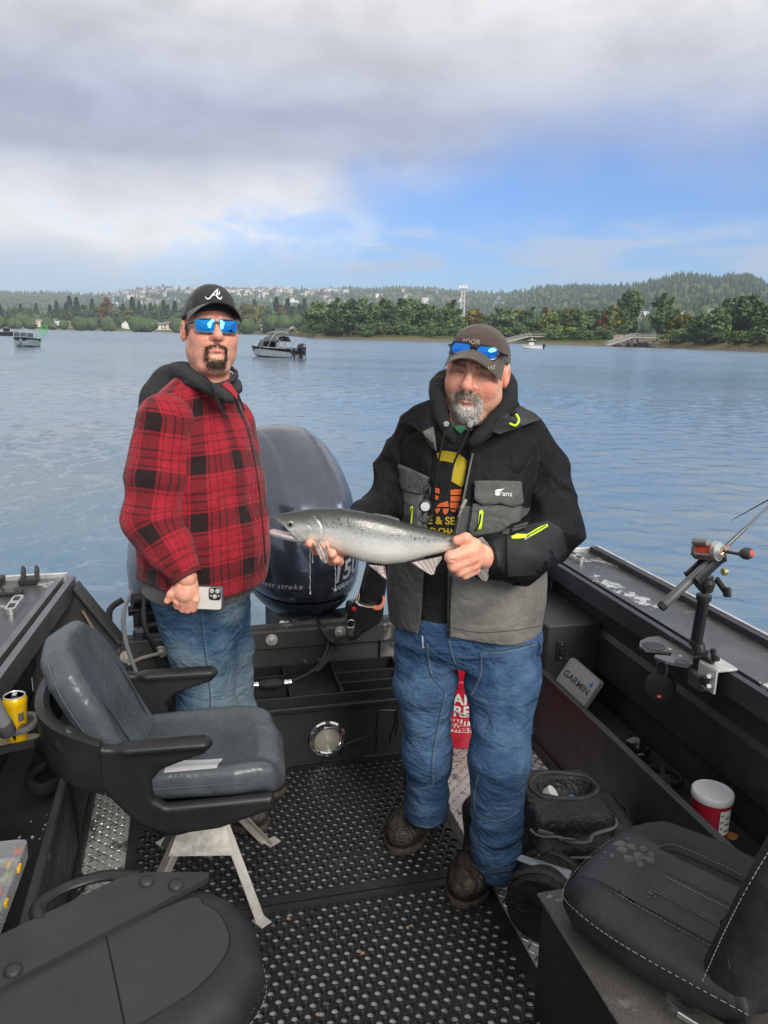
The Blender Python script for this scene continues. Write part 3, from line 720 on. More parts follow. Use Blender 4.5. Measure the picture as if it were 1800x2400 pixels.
def boat_hull(o, st, mlow, mup, band=.45):
    rings = []
    for x, bw, ch, kz, cz, sh in st:
        zb = cz + (sh - cz) * band; yb = ch + (bw - ch) * band
        rings.append([(x, 0, kz), (x, ch, cz), (x, yb, zb), (x, bw, sh), (x, bw - .07, sh), (x, max(.01, bw - .1), max(.12, cz + .05)), (x, 0, max(.1, kz + .1)), (x, -max(.01, bw - .1), max(.12, cz + .05)), (x, -bw + .07, sh), (x, -bw, sh), (x, -yb, zb), (x, -ch, cz)])
    mb = MB(); n = 12
    v = [p for r_ in rings for p in r_]; f = []; mi = []
    for i in range(len(rings) - 1):
        for j in range(n):
            f.append((i * n + j, i * n + (j + 1) % n, (i + 1) * n + (j + 1) % n, (i + 1) * n + j)); mi.append({2: 1, 9: 1}.get(j, 0))
    f.append(tuple(range(n))); mi.append(0)
    mb.add(v, f); mb.m = mi; mb.build('hull', [mlow, mup], o, 35)
    mb = MB()
    for sg in (-1, 1): mb.tube([(x, sg * (bw - .02), sh + .02) for x, bw, ch, kz, cz, sh in st], .035, 6)
    mb.build('gunwale_trim', tubem, o, True)
def small_outboard(o, x, y, s, mat, name='outboard_motor'):
    mb = MB(); prof = [(.16, .30, 0), (.20, .36, .08), (.21, .38, .3), (.19, .36, .48), (.13, .26, .60), (.05, .1, .64)]
    mb.loft([[(x - .25 * s + s * (b_ * math.cos(t_) - .06 * z), y + s * a_ * math.sin(t_), .55 + s * z) for t_ in [2 * math.pi * k / 14 for k in range(14)]] for a_, b_, z in prof]); m1 = mb.build(name, mat, o, True)
    mb = MB(); mb.box((x - .22 * s, y, .2), (.28 * s, .14 * s, .9), .03); mb.box((x - .05, y, .45), (.25, .3 * s, .3), .03); mb.build('leg', blackp, m1)
# covered aluminium boat: bow away to the left
p = at(634, 66, WZ)
o = thing('covered_motor_boat', 'dark hulled aluminium boat with black canopy and silver arch behind the plaid shirted man', 'boat', p, R(148))
o.scale = (.9,) * 3; st = hull(5.6, 2.3, .85); boat_hull(o, st, alu, hullb, .35)
mb = MB(); rings = []
for x, h_, w_ in [(1.55, .95, .75), (1.2, 1.5, .98), (.5, 1.86, 1.05), (-.3, 1.95, 1.06), (-1.1, 1.88, 1.04)]:
    rings.append([(x, w_, .9), (x, w_ * .97, h_ * .75), (x, w_ * .72, h_ * .97), (x, 0, h_ * 1.04), (x, -w_ * .72, h_ * .97), (x, -w_ * .97, h_ * .75), (x, -w_, .9)])
v = [q for r_ in rings for q in r_]; f = []
for i in range(4):
    for j in range(6):
        if i >= 2 and j in (0, 5): continue          # open sides aft
        f.append((i * 7 + j, i * 7 + j + 1, i * 7 + 8 + j, i * 7 + 7 + j))
mb.add(v, f); cnp = mb.build('canopy', canv, o, 50); sm = cnp.modifiers.new('thickness', 'SOLIDIFY'); sm.thickness = .03
for x in (.35, -.55):
    mb = MB(); mb.tube(spline([(x + .5, 1.1, .85), (x, 1.1, 1.7), (x - .25, .85, 2.15), (x - .3, 0, 2.28), (x - .25, -.85, 2.15), (x, -1.1, 1.7), (x + .5, -1.1, .85)], 5), .035, 7); mb.build('arch', tubem, o, True)
for k in range(7):
    mb = MB(); y_ = -.9 + .3 * k; mb.cyl((-.7, y_, 2.2), (-1.05, y_ * 1.08, 2.62), .035, 6); mb.build('rod_holder', tubem, o)
for sg in (-1, 1):
    mb = MB(); mb.tube([(1.3, sg * .9, 1.), (1.9, sg * .75, 1.2), (2.6, sg * .25, 1.32)], .02, 6); mb.cyl((2., sg * .72, .95), (2., sg * .72, 1.22), .018, 6); mb.build('bow_rail', tubem, o)
    mb = MB(); mb.cyl((-1.05, sg * 1.02, 1.85), (-1.9, sg * 1.02, .9), .022, 6); mb.cyl((-1.7, sg * 1.02, 1.7), (-1.1, sg * 1.02, .9), .022, 6); mb.build('canopy_strut', tubem, o)
for y_ in (-.45, .45):
    mb = MB(); mb.box((-.5, y_, .75), (.5, .5, .14), .05); mb.box((-.72, y_, 1.05), (.14, .48, .6), .05); mb.build('seat', seatv, o, True)
mb = MB(); mb.box((.35, -.5, .85), (.5, .7, .7), .05); mb.build('console', blackp, o)
small_outboard(o, -2.75, -.05, 1.25, navy); small_outboard(o, -2.72, .72, .62, navy)
# bow-on boat at the left
p = at(46, 88, WZ)
o = thing('bow_on_boat', 'aluminium boat seen bow first at the left edge with windscreen and canvas top', 'boat', p, R(-90) + R(14))
o.scale = (.88,) * 3; st = hull(5.4, 2.5, .95, .3); boat_hull(o, st, alu, hullb, .5)
mb = MB()
for sg in (-1, 1): mb.add([(.5, 0, 1.62), (.5, sg * 1.05, 1.55), (.75, sg * 1.12, .95), (1.0, 0, .98)], [(0, 1, 2, 3)])
w_ = mb.build('windscreen', glassd, o); w_.modifiers.new('thickness', 'SOLIDIFY').thickness = .02
mb = MB()
for y_ in (-1.1, -.36, .36, 1.1): mb.cyl((.76 + .22 * (1 - abs(y_)), y_, .95), (.5, y_ * .96, 1.58), .03, 6)
mb.tube([(.5, -1.08, 1.57), (.5, 0, 1.64), (.5, 1.08, 1.57)], .03, 6); mb.build('windscreen_frame', tubem, o)
mb = MB(); mb.loft([[(x, y_, 1.98 + zz - .10 * y_ * y_) for y_, zz in ((-1.08, 0), (0, 0), (1.08, 0), (1.08, .04), (0, .04), (-1.08, .04))] for x in (.45, -.2, -.9)]); mb.build('canvas_top', canvl, o, 40)
for sg in (-1, 1):
    mb = MB(); mb.cyl((.4, sg * 1.08, 1.55), (.4, sg * 1.06, 1.9), .025, 6); mb.cyl((-.9, sg * 1.08, .95), (-.9, sg * 1.06, 1.9), .025, 6); mb.build('top_pole', tubem, o)
small_outboard(o, -2.65, 0, 1.2, navy)
neto = thing('landing_net', 'bright green landing net held up beside the bow-on boat', 'net', at(88, 88, .4)); ng = M('fluorescent green net', (.05, .45, .10), .6); mb = MB()
mb.tube(spline([(.0, 0, .5), (.5, 0, .9), (.45, 0, 1.5), (-.15, 0, 1.35), (-.3, 0, .8)], 5, True), .035, 6, closed=True); mb.tube([(0, 0, .5), (-.35, 0, -.35), (-.9, .1, -.5)], .03, 6); mb.build('hoop', ng, neto)
mb = MB()
for k in range(7): mb.cyl((-.28 + .12 * k, 0, .6 + .03 * k), (-.1 + .08 * k, .1, 1.4), .008, 4)
for k in range(6): mb.cyl((-.3, 0, .75 + .11 * k), (.5, .05, .85 + .11 * k), .008, 4)
mb.build('mesh', ng, neto)
# small white cabin boat at right
p = at(1239, 165, WZ)
o = thing('white_cabin_boat', 'small white cabin boat under way near the right bank gangway', 'boat', p, R(166))
o.scale = (.85,) * 3; st = hull(5.0, 2.1, .85); boat_hull(o, st, hullw, hullw)
mb = MB(); mb.box((.2, 0, 1.15), (1.3, 1.5, .75), .06); mb.build('cabin', hullw, o)
mb = MB(); mb.box((.2, 0, 2.05), (1.9, 1.7, .1), .04); mb.build('hardtop', hullw, o)
for sx in (-.6, .95):
    for sg in (-1, 1): mb = MB(); mb.cyl((sx, sg * .72, 1.0), (sx * .95, sg * .76, 2.02), .03, 6); mb.build('hardtop_post', blackp, o)
mb = MB(); mb.box((.55, 0, 1.75), (.05, 1.4, .45), .01); mb.build('windscreen', glassd, o)
mb = MB(); mb.box((-.5, 0, 1.45), (.35, .45, .7), .12); mb.build('helm_seat', blackp, o); mb = MB(); mb.cyl((.2, 0, 2.1), (.2, 0, 2.5), .12, 8); mb.build('radar', hullw, o)
small_outboard(o, -2.45, 0, 1.1, blackp)
# a distant boat cut by the left edge
p = at(2, 190, WZ); o = thing('distant_boat', 'tiny dark boat cut off by the left edge of the picture', 'boat', p, R(20)); boat_hull(o, hull(5, 2, .8), hullb, hullb)
mb = MB(); mb.box((.2, 0, 1.2), (1.2, 1.3, .8), .06); mb.build('cabin', hullb, o)
# ------------------------------------------------------------------ the boat we stand in (boat coordinates: x to the right, y aft, z up from the deck)
def blackpaint(name, base, wear=.64, ws=9., rough=.5, speck=.35, patch=False):
    m_, t, b = emptymat(name); P = t.obj()
    n = t.noise(P, 2.2, 5, .6); sp = t.noise(P, 420., 2, .6); sp2 = t.noise(P, 95., 3, .6)
    f = t.m('MULTIPLY', t.mr(n, .3, .7, .6, 1.5, False), t.mr(sp, .35, .7, 1 - speck, 1 + speck * 1.6, False))
    c = t.mix(1., (*base, 1), t.comb(f, f, t.m('MULTIPLY', f, 1.04)), 'MULTIPLY')
    c = t.mix(t.m('MULTIPLY', t.mr(sp2, .66, .72), .35), c, (.16, .16, .16, 1))                    # chipped specks
    w = t.m('MULTIPLY', t.mr(t.noise(P, ws, 7, .72, .6), wear, wear + .05), t.mr(t.noise(P, 3.1, 3), .45, .62))
    c = t.mix(w, c, (.42, .42, .41, 1))                                                             # paint worn to bare metal
    if patch:                                       # the big scraped place on the right gunwale
        x_, y_, z_ = t.sep(P); g = t.m('ADD', t.m('POWER', t.m('DIVIDE', t.m('SUBTRACT', x_, t.m('ADD', 1.70, t.m('MULTIPLY', t.m('SUBTRACT', 2.75, y_), .10))), .075), 2.), t.m('POWER', t.m('DIVIDE', t.m('SUBTRACT', y_, 2.66), .34), 2.))
        w = t.m('MAXIMUM', w, t.mr(t.m('SUBTRACT', t.m('ADD', t.noise(P, 26., 6, .7, .5), t.m('MULTIPLY', t.noise(P, 7., 3), .35)), t.m('MULTIPLY', g, .30)), .60, .66)); c = t.mix(w, c, (.62, .62, .60, 1))
    t.set(b.inputs['Base Color'], c)
    t.set(b.inputs['Roughness'], t.mr(t.noise(P, 6., 4, .6), .3, .7, rough - .14, rough + .16, False))
    t.set(b.inputs['Metallic'], t.m('MULTIPLY', w, .6))
    t.set(b.inputs['Normal'], t.bump(t.m('ADD', sp, t.m('MULTIPLY', w, -2.)), .25, .0015))
    return m_
paint = blackpaint('speckled black boat paint', (.026, .027, .029)); painttop = blackpaint('worn gunwale paint', (.050, .050, .052), .57, 6., .36, .35, True)
paintd = blackpaint('dark liner paint', (.017, .018, .019), .70, 8., .55, .25); paintt = blackpaint('scuffed transom paint', (.050, .049, .046), .58, 8., .55)
trackm = M('anodised gunwale track', (.17, .175, .18), .35, .6, var=.15, vs=4.); brightm = M('bright worn aluminium edge', (.62, .62, .61), .4, .7, var=.2, vs=14.)
platem = M('aluminium tread plate', (.52, .52, .50), .42, .35, var=.22, vs=7., col2=(.10, .095, .085), cs=14., lo=.50, hi=.66)
rubber = M('black rubber', (.012, .012, .013), .6, var=.3, vs=5., bump=.2, bs=300.); chrome = M('polished chrome', (.75, .75, .74), .12, 1., var=.04); stain = M('stainless steel', (.60, .60, .58), .3, .9, var=.12, vs=20.)
bt = tag(empty('fishing_boat', (0, 0, 0), PHI), 'open black painted aluminium fishing boat the two men stand in', 'boat')
def bpart(name, mb, mat, smooth=False, parent=None): return mb.build(name, mat, parent or bt, smooth)
Y0, Y1 = -1.3, 3.2
mb = MB(); mb.box((.51, (Y0 + Y1) / 2, -.012), (2.3, Y1 - Y0, .02)); floor_ = bpart('floor', mb, platem)
# raised tread lozenges where the bare plate shows
def lozenge(lx, ly, ang, L=.026, w=.0062, h=.0016):
    c, s_ = math.cos(ang), math.sin(ang); pts = [(-L / 2, 0), (-L * .3, w / 2), (L * .3, w / 2), (L / 2, 0), (L * .3, -w / 2), (-L * .3, -w / 2)]
    v = [(lx + c * a - s_ * b_, ly + s_ * a + c * b_, -.002) for a, b_ in pts]; top = [(lx + c * a * .86 - s_ * b_ * .45, ly + s_ * a * .86 + c * b_ * .45, -.002 + h) for a, b_ in pts]
    return v + top
V = []; F = []
for (xa, xb, ya, yb) in [(-.395, -.235, 1.2, 3.15), (.88, 1.42, 1.2, 3.15), (-.24, .2, 2.8, 3.15), (.86, 1.1, .3, 1.3)]:
    nx, ny = int((xb - xa) / .0235), int((yb - ya) / .0235)
    for i in range(nx):
        for j in range(ny):
            o_ = len(V); V += lozenge(xa + (i + .5) * .0235, ya + (j + .5) * .0235, R(45) if (i + j) % 2 else R(-45))
            F += [(o_ + 6, o_ + 7, o_ + 8, o_ + 9, o_ + 10, o_ + 11)] + [(o_ + k, o_ + (k + 1) % 6, o_ + 6 + (k + 1) % 6, o_ + 6 + k) for k in range(6)]
tag(link('tread_lozenges', npmesh('tread_lozenges', V, F, M('polished tread', (.55, .55, .55), .25, .9, var=.15)), floor_), kind='stuff')
# sides, right then left: low panel, tray, hull wall, gunwale with track and rub rail
for sd in (1, -1):
    nm = ''
    X = lambda v: v                                     # all right-side x values below, mirrored about .51 for the left
    if sd == 1: px, pl_, wx, gi, go = 1.41, .37, 1.665, lambda y: 1.60, lambda y: 1.875
    else: px, pl_, wx, gi, go = -.40, .395, -.655, lambda y: -.55 + .085 * max(0, (y - 2.25)), lambda y: -.83 + .10 * max(0, y - 2.25)
    s_ = sd
    mb = MB(); mb.box((px, (Y0 + Y1) / 2, pl_ / 2 - .002), (.012, Y1 - Y0 - .02, pl_)); mb.box((px - s_ * .004, (Y0 + Y1) / 2, pl_), (.026, Y1 - Y0 - .02, .014), .004); bpart('side_panel', mb, paint)
    mb = MB(); mb.box((px - s_ * .012, (Y0 + Y1) / 2, .022), (.014, Y1 - Y0 - .03, .05), .004); bpart('skirting_strip', mb, paintd)
    mb = MB(); mb.box(((px + wx) / 2, (Y0 + Y1) / 2, pl_ - .15), (abs(wx - px) - .014, Y1 - Y0 - .03, .012)); bpart('side_tray', mb, paintd)
    mb = MB(); a = [(wx - s_ * .02, Y0), (wx - s_ * .02, Y1)]
    ov = s_ * .02
    mb.loft([[(wx, y, -.02), (wx, y, .34), (wx - s_ * .022, y, .36), (wx - s_ * .022, y, .52), (wx - s_ * .006, y, .54), (wx - s_ * .006, y, .70), (wx + s_ * .03, y, .70), (wx + s_ * .03, y, -.02)] for y in (Y0, Y1 - .012)]); bpart('hull_wall', mb, paintd if s_ > 0 else paintd)
    ys = [Y0, 0, 1, 1.8, 2.25, 2.8, 3.235]
    def strip(x0, x1, z0, z1, name, mat, par=bt):
        mb = MB(); mb.loft([[(x0(y), y, z0), (x1(y), y, z0), (x1(y), y, z1), (x0(y), y, z1)] for y in ys]); return bpart(name, mb, mat, False, par)
    gt = strip(lambda y: gi(y) + s_ * .071, go, .700, .722, 'gunwale', painttop)
    strip(gi, lambda y: gi(y) + s_ * .024, .652, .728, 'track_rail', trackm if s_ < 0 else paint, gt)
    strip(lambda y: gi(y) + s_ * .046, lambda y: gi(y) + s_ * .069, .690, .727, 'track_rail', trackm if s_ < 0 else painttop, gt)
    strip(lambda y: gi(y) + s_ * .0245, lambda y: gi(y) + s_ * .0455, .690, .704, 'track_groove', rubber, gt)
    strip(lambda y: go(y) - s_ * .002, lambda y: go(y) + s_ * .024, .690, .748, 'rub_rail', paint, gt)
    strip(lambda y: go(y) + s_ * .0245, lambda y: go(y) + s_ * .038, .600, .752, 'rail_edge', brightm, gt)
    mb = MB(); mb.loft([[(go(y) + s_ * .02, y, .70), (go(y) - s_ * .02, y, .3), (go(y) - s_ * .12, y, -.22), (go(y) - s_ * .5, y, -.45), (go(y) - s_ * .5, y, -.40), (go(y) - s_ * .17, y, -.20), (go(y) - s_ * .06, y, .3), (go(y) - s_ * .02, y, .70)] for y in (Y0, 1, 2.25, 3.22)]); bpart('hull_side', mb, paint)
    # bright trim across the stern end of the gunwale, cleats
    mb = MB(); xa, xb = sorted((gi(3.24) + s_ * .03, go(3.24) + s_ * .03)); mb.box(((xa + xb) / 2, 3.243, .72), (xb - xa, .014, .045), .004); bpart('stern_trim', mb, brightm, False, gt)
# scrape marks where the paint is gone on the right gunwale
# transom with low cut-out and sloping shoulders
mb = MB()
out = [(-.655, .688), (-.462, .70), (-.30, .45), (1.25, .47), (1.60, .72), (1.665, .688), (1.665, -.4), (-.655, -.4)]
mb.add([(x, 3.2, z) for x, z in out] + [(x, 3.245, z) for x, z in out], [tuple(range(8)), tuple(range(15, 7, -1))] + [(i, (i + 1) % 8, 8 + (i + 1) % 8, 8 + i) for i in range(8)]); tr = bpart('transom', mb, paintt)
mb = MB(); mb.box((.48, 3.185, .408), (1.56, .028, .082), .004); mb.box((.23, 3.19, .32), (.14, .02, .09), .003); mb.box((.90, 3.19, .32), (.16, .02, .095), .003); mb.box((-.22, 3.19, .32), (.2, .02, .09), .003); bpart('transom_beam', mb, paintt, False, tr)
for (xa, za, xb, zb) in [(-.462, .70, -.30, .45), (1.60, .72, 1.25, .47)]:
    mb = MB(); d_ = Vector((xb - xa, 0, zb - za)); mb.box(((xa + xb) / 2, 3.20, (za + zb) / 2), (d_.length, .11, .014), .003, Matrix.Rotation(-math.atan2(d_.z, d_.x), 4, 'Y')); bpart('shoulder_flange', mb, paintt, False, tr)
mb = MB(); mb.tube(spline([(-.44, 3.17, .60), (-.39, 3.16, .50), (-.345, 3.165, .42), (-.335, 3.165, .36)], 6), .006, 6); bpart('drain_hose', mb, M('yellowed hose', (.20, .17, .10), .6), True, tr)
for (x, z) in [(.327, .412), (.632, .425), (-.28, .385), (-.141, .395)]:
    mb = MB(); mb.lathe([(.026, 0), (.026, .004), (.024, .006), (.012, .006), (.012, .013), (.010, .016)], 20, 0, Matrix.Translation((x, 3.1705, z)) @ rotm(R(90))); bpart('bolt', mb, M('pale bolt washer', (.52, .51, .46), .45, .3, var=.3, vs=60.), 30, tr)
mb = MB(); mb.box((.98, 3.166, .44), (.085, .012, .065), .004); plq = bpart('hinge_plate', mb, blackp, False, tr)
for dz in (-.018, .018): mb = MB(); mb.lathe([(.009, 0), (.009, .003), (.005, .006)], 12, 0, Matrix.Translation((.96, 3.1595, .44 + dz)) @ rotm(R(90))); bpart('rivet', mb, stain, True, plq)
# stern quarter locker at right with a switch plate
mb = MB(); mb.box((1.535, 2.95, .285), (.245, .47, .57), .006); lk = bpart('quarter_locker', mb, paint)
mb = MB(); mb.box((1.475, 2.7105, .46), (.042, .008, .085), .003); sp_ = bpart('switch_plate', mb, blackp, False, lk)
for dz in (-.03, .03): mb = MB(); mb.lathe([(.005, 0), (.004, .003)], 8, 0, Matrix.Translation((1.475, 2.706, .46 + dz)) @ rotm(R(90))); bpart('screw', mb, stain, False, sp_)
mb = MB(); mb.box((1.475, 2.703, .46), (.018, .01, .03), .003); bpart('rocker', mb, rubber, False, sp_)
# stern storage box with divided top tray and a round lamp in its face
bx0, bx1, by0, by1, bz = .155, .93, 2.83, 3.168, .245
mb = MB(); mb.box(((bx0 + bx1) / 2, (by0 + by1) / 2, bz / 2), (bx1 - bx0, by1 - by0, bz), .004); sb = bpart('storage_box', mb, paintd)
mb = MB(); mb.box(((bx0 + bx1) / 2, by0 - .006, bz + .004), (bx1 - bx0 + .02, .03, .026), .006); bpart('box_lip', mb, rubber, False, sb)
mb = MB(); zt = bz + .055
tx0, tx1, ty0, ty1 = .17, .865, 2.835, 3.15; wl = .008
def wallx(x, ya, yb, h=.055): mb.box((x, (ya + yb) / 2, bz + h / 2 + .001), (wl, yb - ya, h), .0015)
def wally(y, xa, xb, h=.055): mb.box(((xa + xb) / 2, y, bz + h / 2 + .0005), (xb - xa, wl - .001, h - .001), .0015)
mb.box(((tx0 + tx1) / 2, (ty0 + ty1) / 2, bz + .004), (tx1 - tx0 - .01, ty1 - ty0 - .01, .006))
wally(ty0, tx0, tx1); wally(ty1, tx0, tx1); wallx(tx0, ty0, ty1); wallx(tx1, ty0, ty1); wallx(.58, ty0 + .005, ty1 - .005)
wally(2.95, tx0, .37, .05); wallx(.37, ty0 + .005, 2.945, .05); wallx(.37, 3.06, ty1 - .005, .05); wally(3.055, tx0, .37, .05); wally(2.945, .585, tx1, .045); wally(3.045, .585, tx1, .045)
tr_ = mb.build('divided_tray', M('black tray plastic', (.016, .016, .017), .5, var=.25, vs=9., bump=.15, bs=60., col2=(.05, .05, .048), cs=7., lo=.62, hi=.7)); tr_.location = (0, 0, 0); tr_.rotation_euler = (0, 0, PHI); tag(tr_, 'black plastic tray with dividers lying on the stern box', 'tray')
T = Matrix.Translation((.513, by0 - .0005, .103)) @ rotm(R(90))
mb = MB(); mb.lathe([(.079, 0), (.079, .004), (.073, .010), (.070, .010), (.067, .016), (.063, .016), (.060, .021), (.056, .021), (.053, .017), (.050, .012)], 40, 0, T); lamp = bpart('deck_lamp', mb, chrome, 30, sb)
m_, t, b = emptymat('ribbed lamp lens'); P = t.obj(); xx, yy, zz = t.sep(P)
rr = t.m('SQRT', t.m('ADD', t.m('POWER', t.m('SUBTRACT', xx, .513), 2.), t.m('POWER', t.m('SUBTRACT', zz, .103), 2.)))
t.set(b.inputs['Base Color'], t.mix(t.mr(rr, .0, .05), (.46, .45, .37), (.34, .33, .26))); b.inputs['Roughness'].default_value = .22; b.inputs['Coat Weight'].default_value = .6
t.set(b.inputs['Normal'], t.bump(t.m('SINE', t.m('MULTIPLY', rr, 2600.)), .35, .001))
mb = MB(); mb.lathe([(.050, .010), (.049, .013), (.035, .017), (.012, .0195), (.010, .022), (.002, .023)], 36, 0, T); bpart('lens', mb, m_, True, lamp)
for k in range(3):
    a = R(90 + 120 * k + 60); mb = MB(); mb.lathe([(.0045, .004), (.003, .0075)], 8, 0, T @ Matrix.Translation((.0745 * math.cos(a), .0745 * math.sin(a), .004))); bpart('screw', mb, stain, False, lamp)
# tar-like sealant runs on the box front
mb = MB(); rs_ = random.Random(4)
for pts in [[(.72, .205), (.745, .208), (.80, .2)], [(.72, .2), (.722, .15), (.715, .12)], [(.795, .2), (.80, .15), (.79, .105)], [(.81, .2), (.812, .13), (.806, .085)], [(.715, .12), (.68, .095), (.60, .07), (.575, .05), (.572, .02)], [(.72, .12), (.73, .07), (.722, .03)], [(.79, .1), (.78, .06)]]:
    q = spline([(x + rs_.uniform(-.004, .004), by0 - .0015, z) for x, z in pts], 6); mb.tube([(p_[0] + rs_.uniform(-.0015, .0015), p_[1], p_[2]) for p_ in q], .0035, 6)
bpart('sealant_run', mb, M('black sealant', (.006, .006, .006), .35), True, sb)
# cleats and fittings on the gunwales
def cleat(loc, rz, label, L=.16):
    o = bthing('mooring_cleat', label, 'cleat', loc, rz); mb = MB(); outl = rrect(.042, L, .018, 5)
    mb.prism(outl, .010); mb.build('plate', stain, o, 30)
    mb = MB()
    mb.loft([[(x * (1 - .12 * k), y, .010 + .012 * k) for x, y in outl] for k in (0, 1)])
    for s_ in (-1, 1): mb.box((0, s_ * L * .24, .0235), (.020, L * .22, .003), .001, None, 1)
    mb.build('body', [stain, blackp], o, 30)
cleat((-.632, 2.90, .722), R(-2), 'flat stainless pull up cleat on the left gunwale'); cleat((1.737, 3.12, .722), R(-3), 'stainless cleat on the right gunwale beside the jacket sleeve', .13)
o = bthing('rod_socket', 'small black hexagonal fitting on the left gunwale', 'fitting', (-.675, 3.055, .722)); mb = MB(); mb.box((0, 0, .008), (.085, .05, .016), .005); mb.build('base', blackp, o); mb = MB(); mb.lathe([(.028, .016), (.028, .032), (.02, .036)], 6); mb.build('cap', M('grey plastic cap', (.10, .10, .105), .5), o)
o = bthing('rod_clip', 'black two pronged clip standing on the left gunwale near the stern', 'clip', (-.634, 3.19, .722)); mb = MB(); mb.box((0, 0, .012), (.07, .06, .024), .004); mb.build('base', blackp, o)
for s_ in (-1, 1): mb = MB(); mb.prism([(-.02, 0), (.022, 0), (.024, .028), (.0, .048), (-.014, .028)], .012, Matrix.Translation((s_ * .025, 0, .024)) @ rotm(R(90), 0, R(90))); mb.build('prong', blackp, o)
o = bthing('foil_scrap', 'crumpled bright foil scrap on the left gunwale', 'scrap', (-.68, 2.43, .722)); mb = MB()
for k in range(9): mb.box((rs_.uniform(-.05, .05), rs_.uniform(-.03, .03), rs_.uniform(.003, .012)), (.04, .025, .004), .001, rotm(rs_.uniform(-.5, .5), rs_.uniform(-.5, .5), rs_.uniform(0, 3)))
mb.build('crumple', M('crumpled foil', (.75, .75, .75), .25, .8), o)

# ------------------------------------------------------------------ rubber ring mats
matm = M('black rubber mat', (.008, .0085, .009), .5, var=.35, vs=4., bump=.25, bs=220., col2=(.045, .043, .039), cs=4., lo=.56, hi=.74)
def ringmat(x0, x1, y0, y1, label, skip=None):
    o = bthing('ring_mat', label, 'mat'); px, py = .0350, .0305; nx, ny = int((x1 - x0 - .05) / px), int((y1 - y0 - .05) / py); n = 12
    V = []; F = []; ox = x0 + (x1 - x0 - nx * px) / 2; oy = y0 + (y1 - y0 - ny * py) / 2; rs = random.Random(2)
    th = [2 * math.pi * (k + .5) / n for k in range(n)]
    for j in range(ny):
        for i in range(nx - (j % 2)):
            cx = ox + px * (i + .5 + .5 * (j % 2)); cy = oy + py * (j + .5); b_ = len(V)
            sq = []
            for a in th:
                c, s_ = math.cos(a), math.sin(a); k = 1 / max(abs(c) / (px / 2), abs(s_) / (py / 2)); sq.append((cx + c * k, cy + s_ * k, .0078))
            V += sq; jx, jy = rs.uniform(-.0006, .0006), rs.uniform(-.0006, .0006)
            for r_, z in ((.0150, .0078), (.0143, .0095), (.0128, .0095), (.0114, .0048), (.0099, .0044), (.0097, .0002)):
                V += [(cx + jx + r_ * math.cos(a), cy + jy + r_ * math.sin(a), z) for a in th]
            for L in range(6):
                for k in range(n): F.append((b_ + L * n + k, b_ + L * n + (k + 1) % n, b_ + L * n + n + (k + 1) % n, b_ + L * n + n + k))
            if True:                                            # corner fill of the square cell
                for q in range(4):
                    pass
        if j % 2:
            for xx in (ox, ox + px * (nx - .5)):
                b_ = len(V); V += [(xx, oy + py * j, .0078), (xx + px / 2, oy + py * j, .0078), (xx + px / 2, oy + py * (j + 1), .0078), (xx, oy + py * (j + 1), .0078)]; F.append((b_, b_ + 1, b_ + 2, b_ + 3))
    me = npmesh('ring_field', V, F, matm); link('ring_field', me, o); tag(o.children[0], kind='stuff')
    mb = MB(); ax, bx_, ay, by_ = ox, ox + nx * px, oy, oy + ny * py
    for (xa, xb, ya, yb) in ((x0, x1, y0, ay), (x0, x1, by_, y1), (x0, ax, ay, by_), (bx_, x1, ay, by_)): mb.box(((xa + xb) / 2, (ya + yb) / 2, .005), (xb - xa, yb - ya, .009))
    mb.build('border', matm, o); return o
ringmat(-.25, .895, .55, 2.040, 'large black rubber ring mat on the deck nearest the camera')
ringmat(-.245, .90, 2.046, 2.815, 'black rubber ring mat on the deck in front of the stern box')
# ------------------------------------------------------------------ picture points as places in the boat (on a plane of known x, y or z)
def pray(u, v):
    d_ = cr * ((u - 900) / FPX) - cu * ((v - 1200) / FPX) + fw; return Vector((CP * d_.x + SP * d_.y, -SP * d_.x + CP * d_.y, d_.z))
def PX(u, v, x=None, y=None, z=None):
    d_ = pray(u, v); k = x / d_.x if x is not None else (y / d_.y if y is not None else (z - CAMH) / d_.z); q = d_ * k; q.z += CAMH; return q
def PW(u, v, Y):                                 # world point at world depth Y
    d_ = cr * ((u - 900) / FPX) - cu * ((v - 1200) / FPX) + fw; return Vector((0, 0, CAMH)) + d_ * (Y / d_.y)
def mbb(base): m_ = MB(); m_.T = Matrix.Translation(-Vector(base)); return m_
# ------------------------------------------------------------------ main outboard
mo = bthing('outboard_motor', 'large dark navy outboard motor on the transom between the two men', 'motor', (.505, 3.64, 0), R(15))
cowlm, t, b = emptymat('dark navy metallic cowl'); P = t.obj()
fl = t.noise(P, 900., 2); t.set(b.inputs['Base Color'], t.mix(t.mr(fl, .35, .7), (.062, .072, .100), (.105, .118, .155)))
b.inputs['Metallic'].default_value = .75; t.set(b.inputs['Roughness'], t.mr(t.noise(P, 7., 4), .3, .7, .2, .3, False)); b.inputs['Coat Weight'].default_value = .8; b.inputs['Coat Roughness'].default_value = .09
prof = [(.505, -.285, .33, .215), (.53, -.315, .345, .24), (.58, -.33, .355, .258), (.68, -.335, .37, .27), (.78, -.318, .385, .275), (.88, -.28, .395, .274), (.97, -.225, .40, .268), (1.05, -.155, .40, .256), (1.12, -.075, .395, .238), (1.18, .01, .38, .21), (1.225, .09, .36, .172), (1.255, .16, .33, .125), (1.268, .215, .295, .07), (1.271, .24, .27, .02)]
pz = np.array([q[0] for q in prof]); rings = []
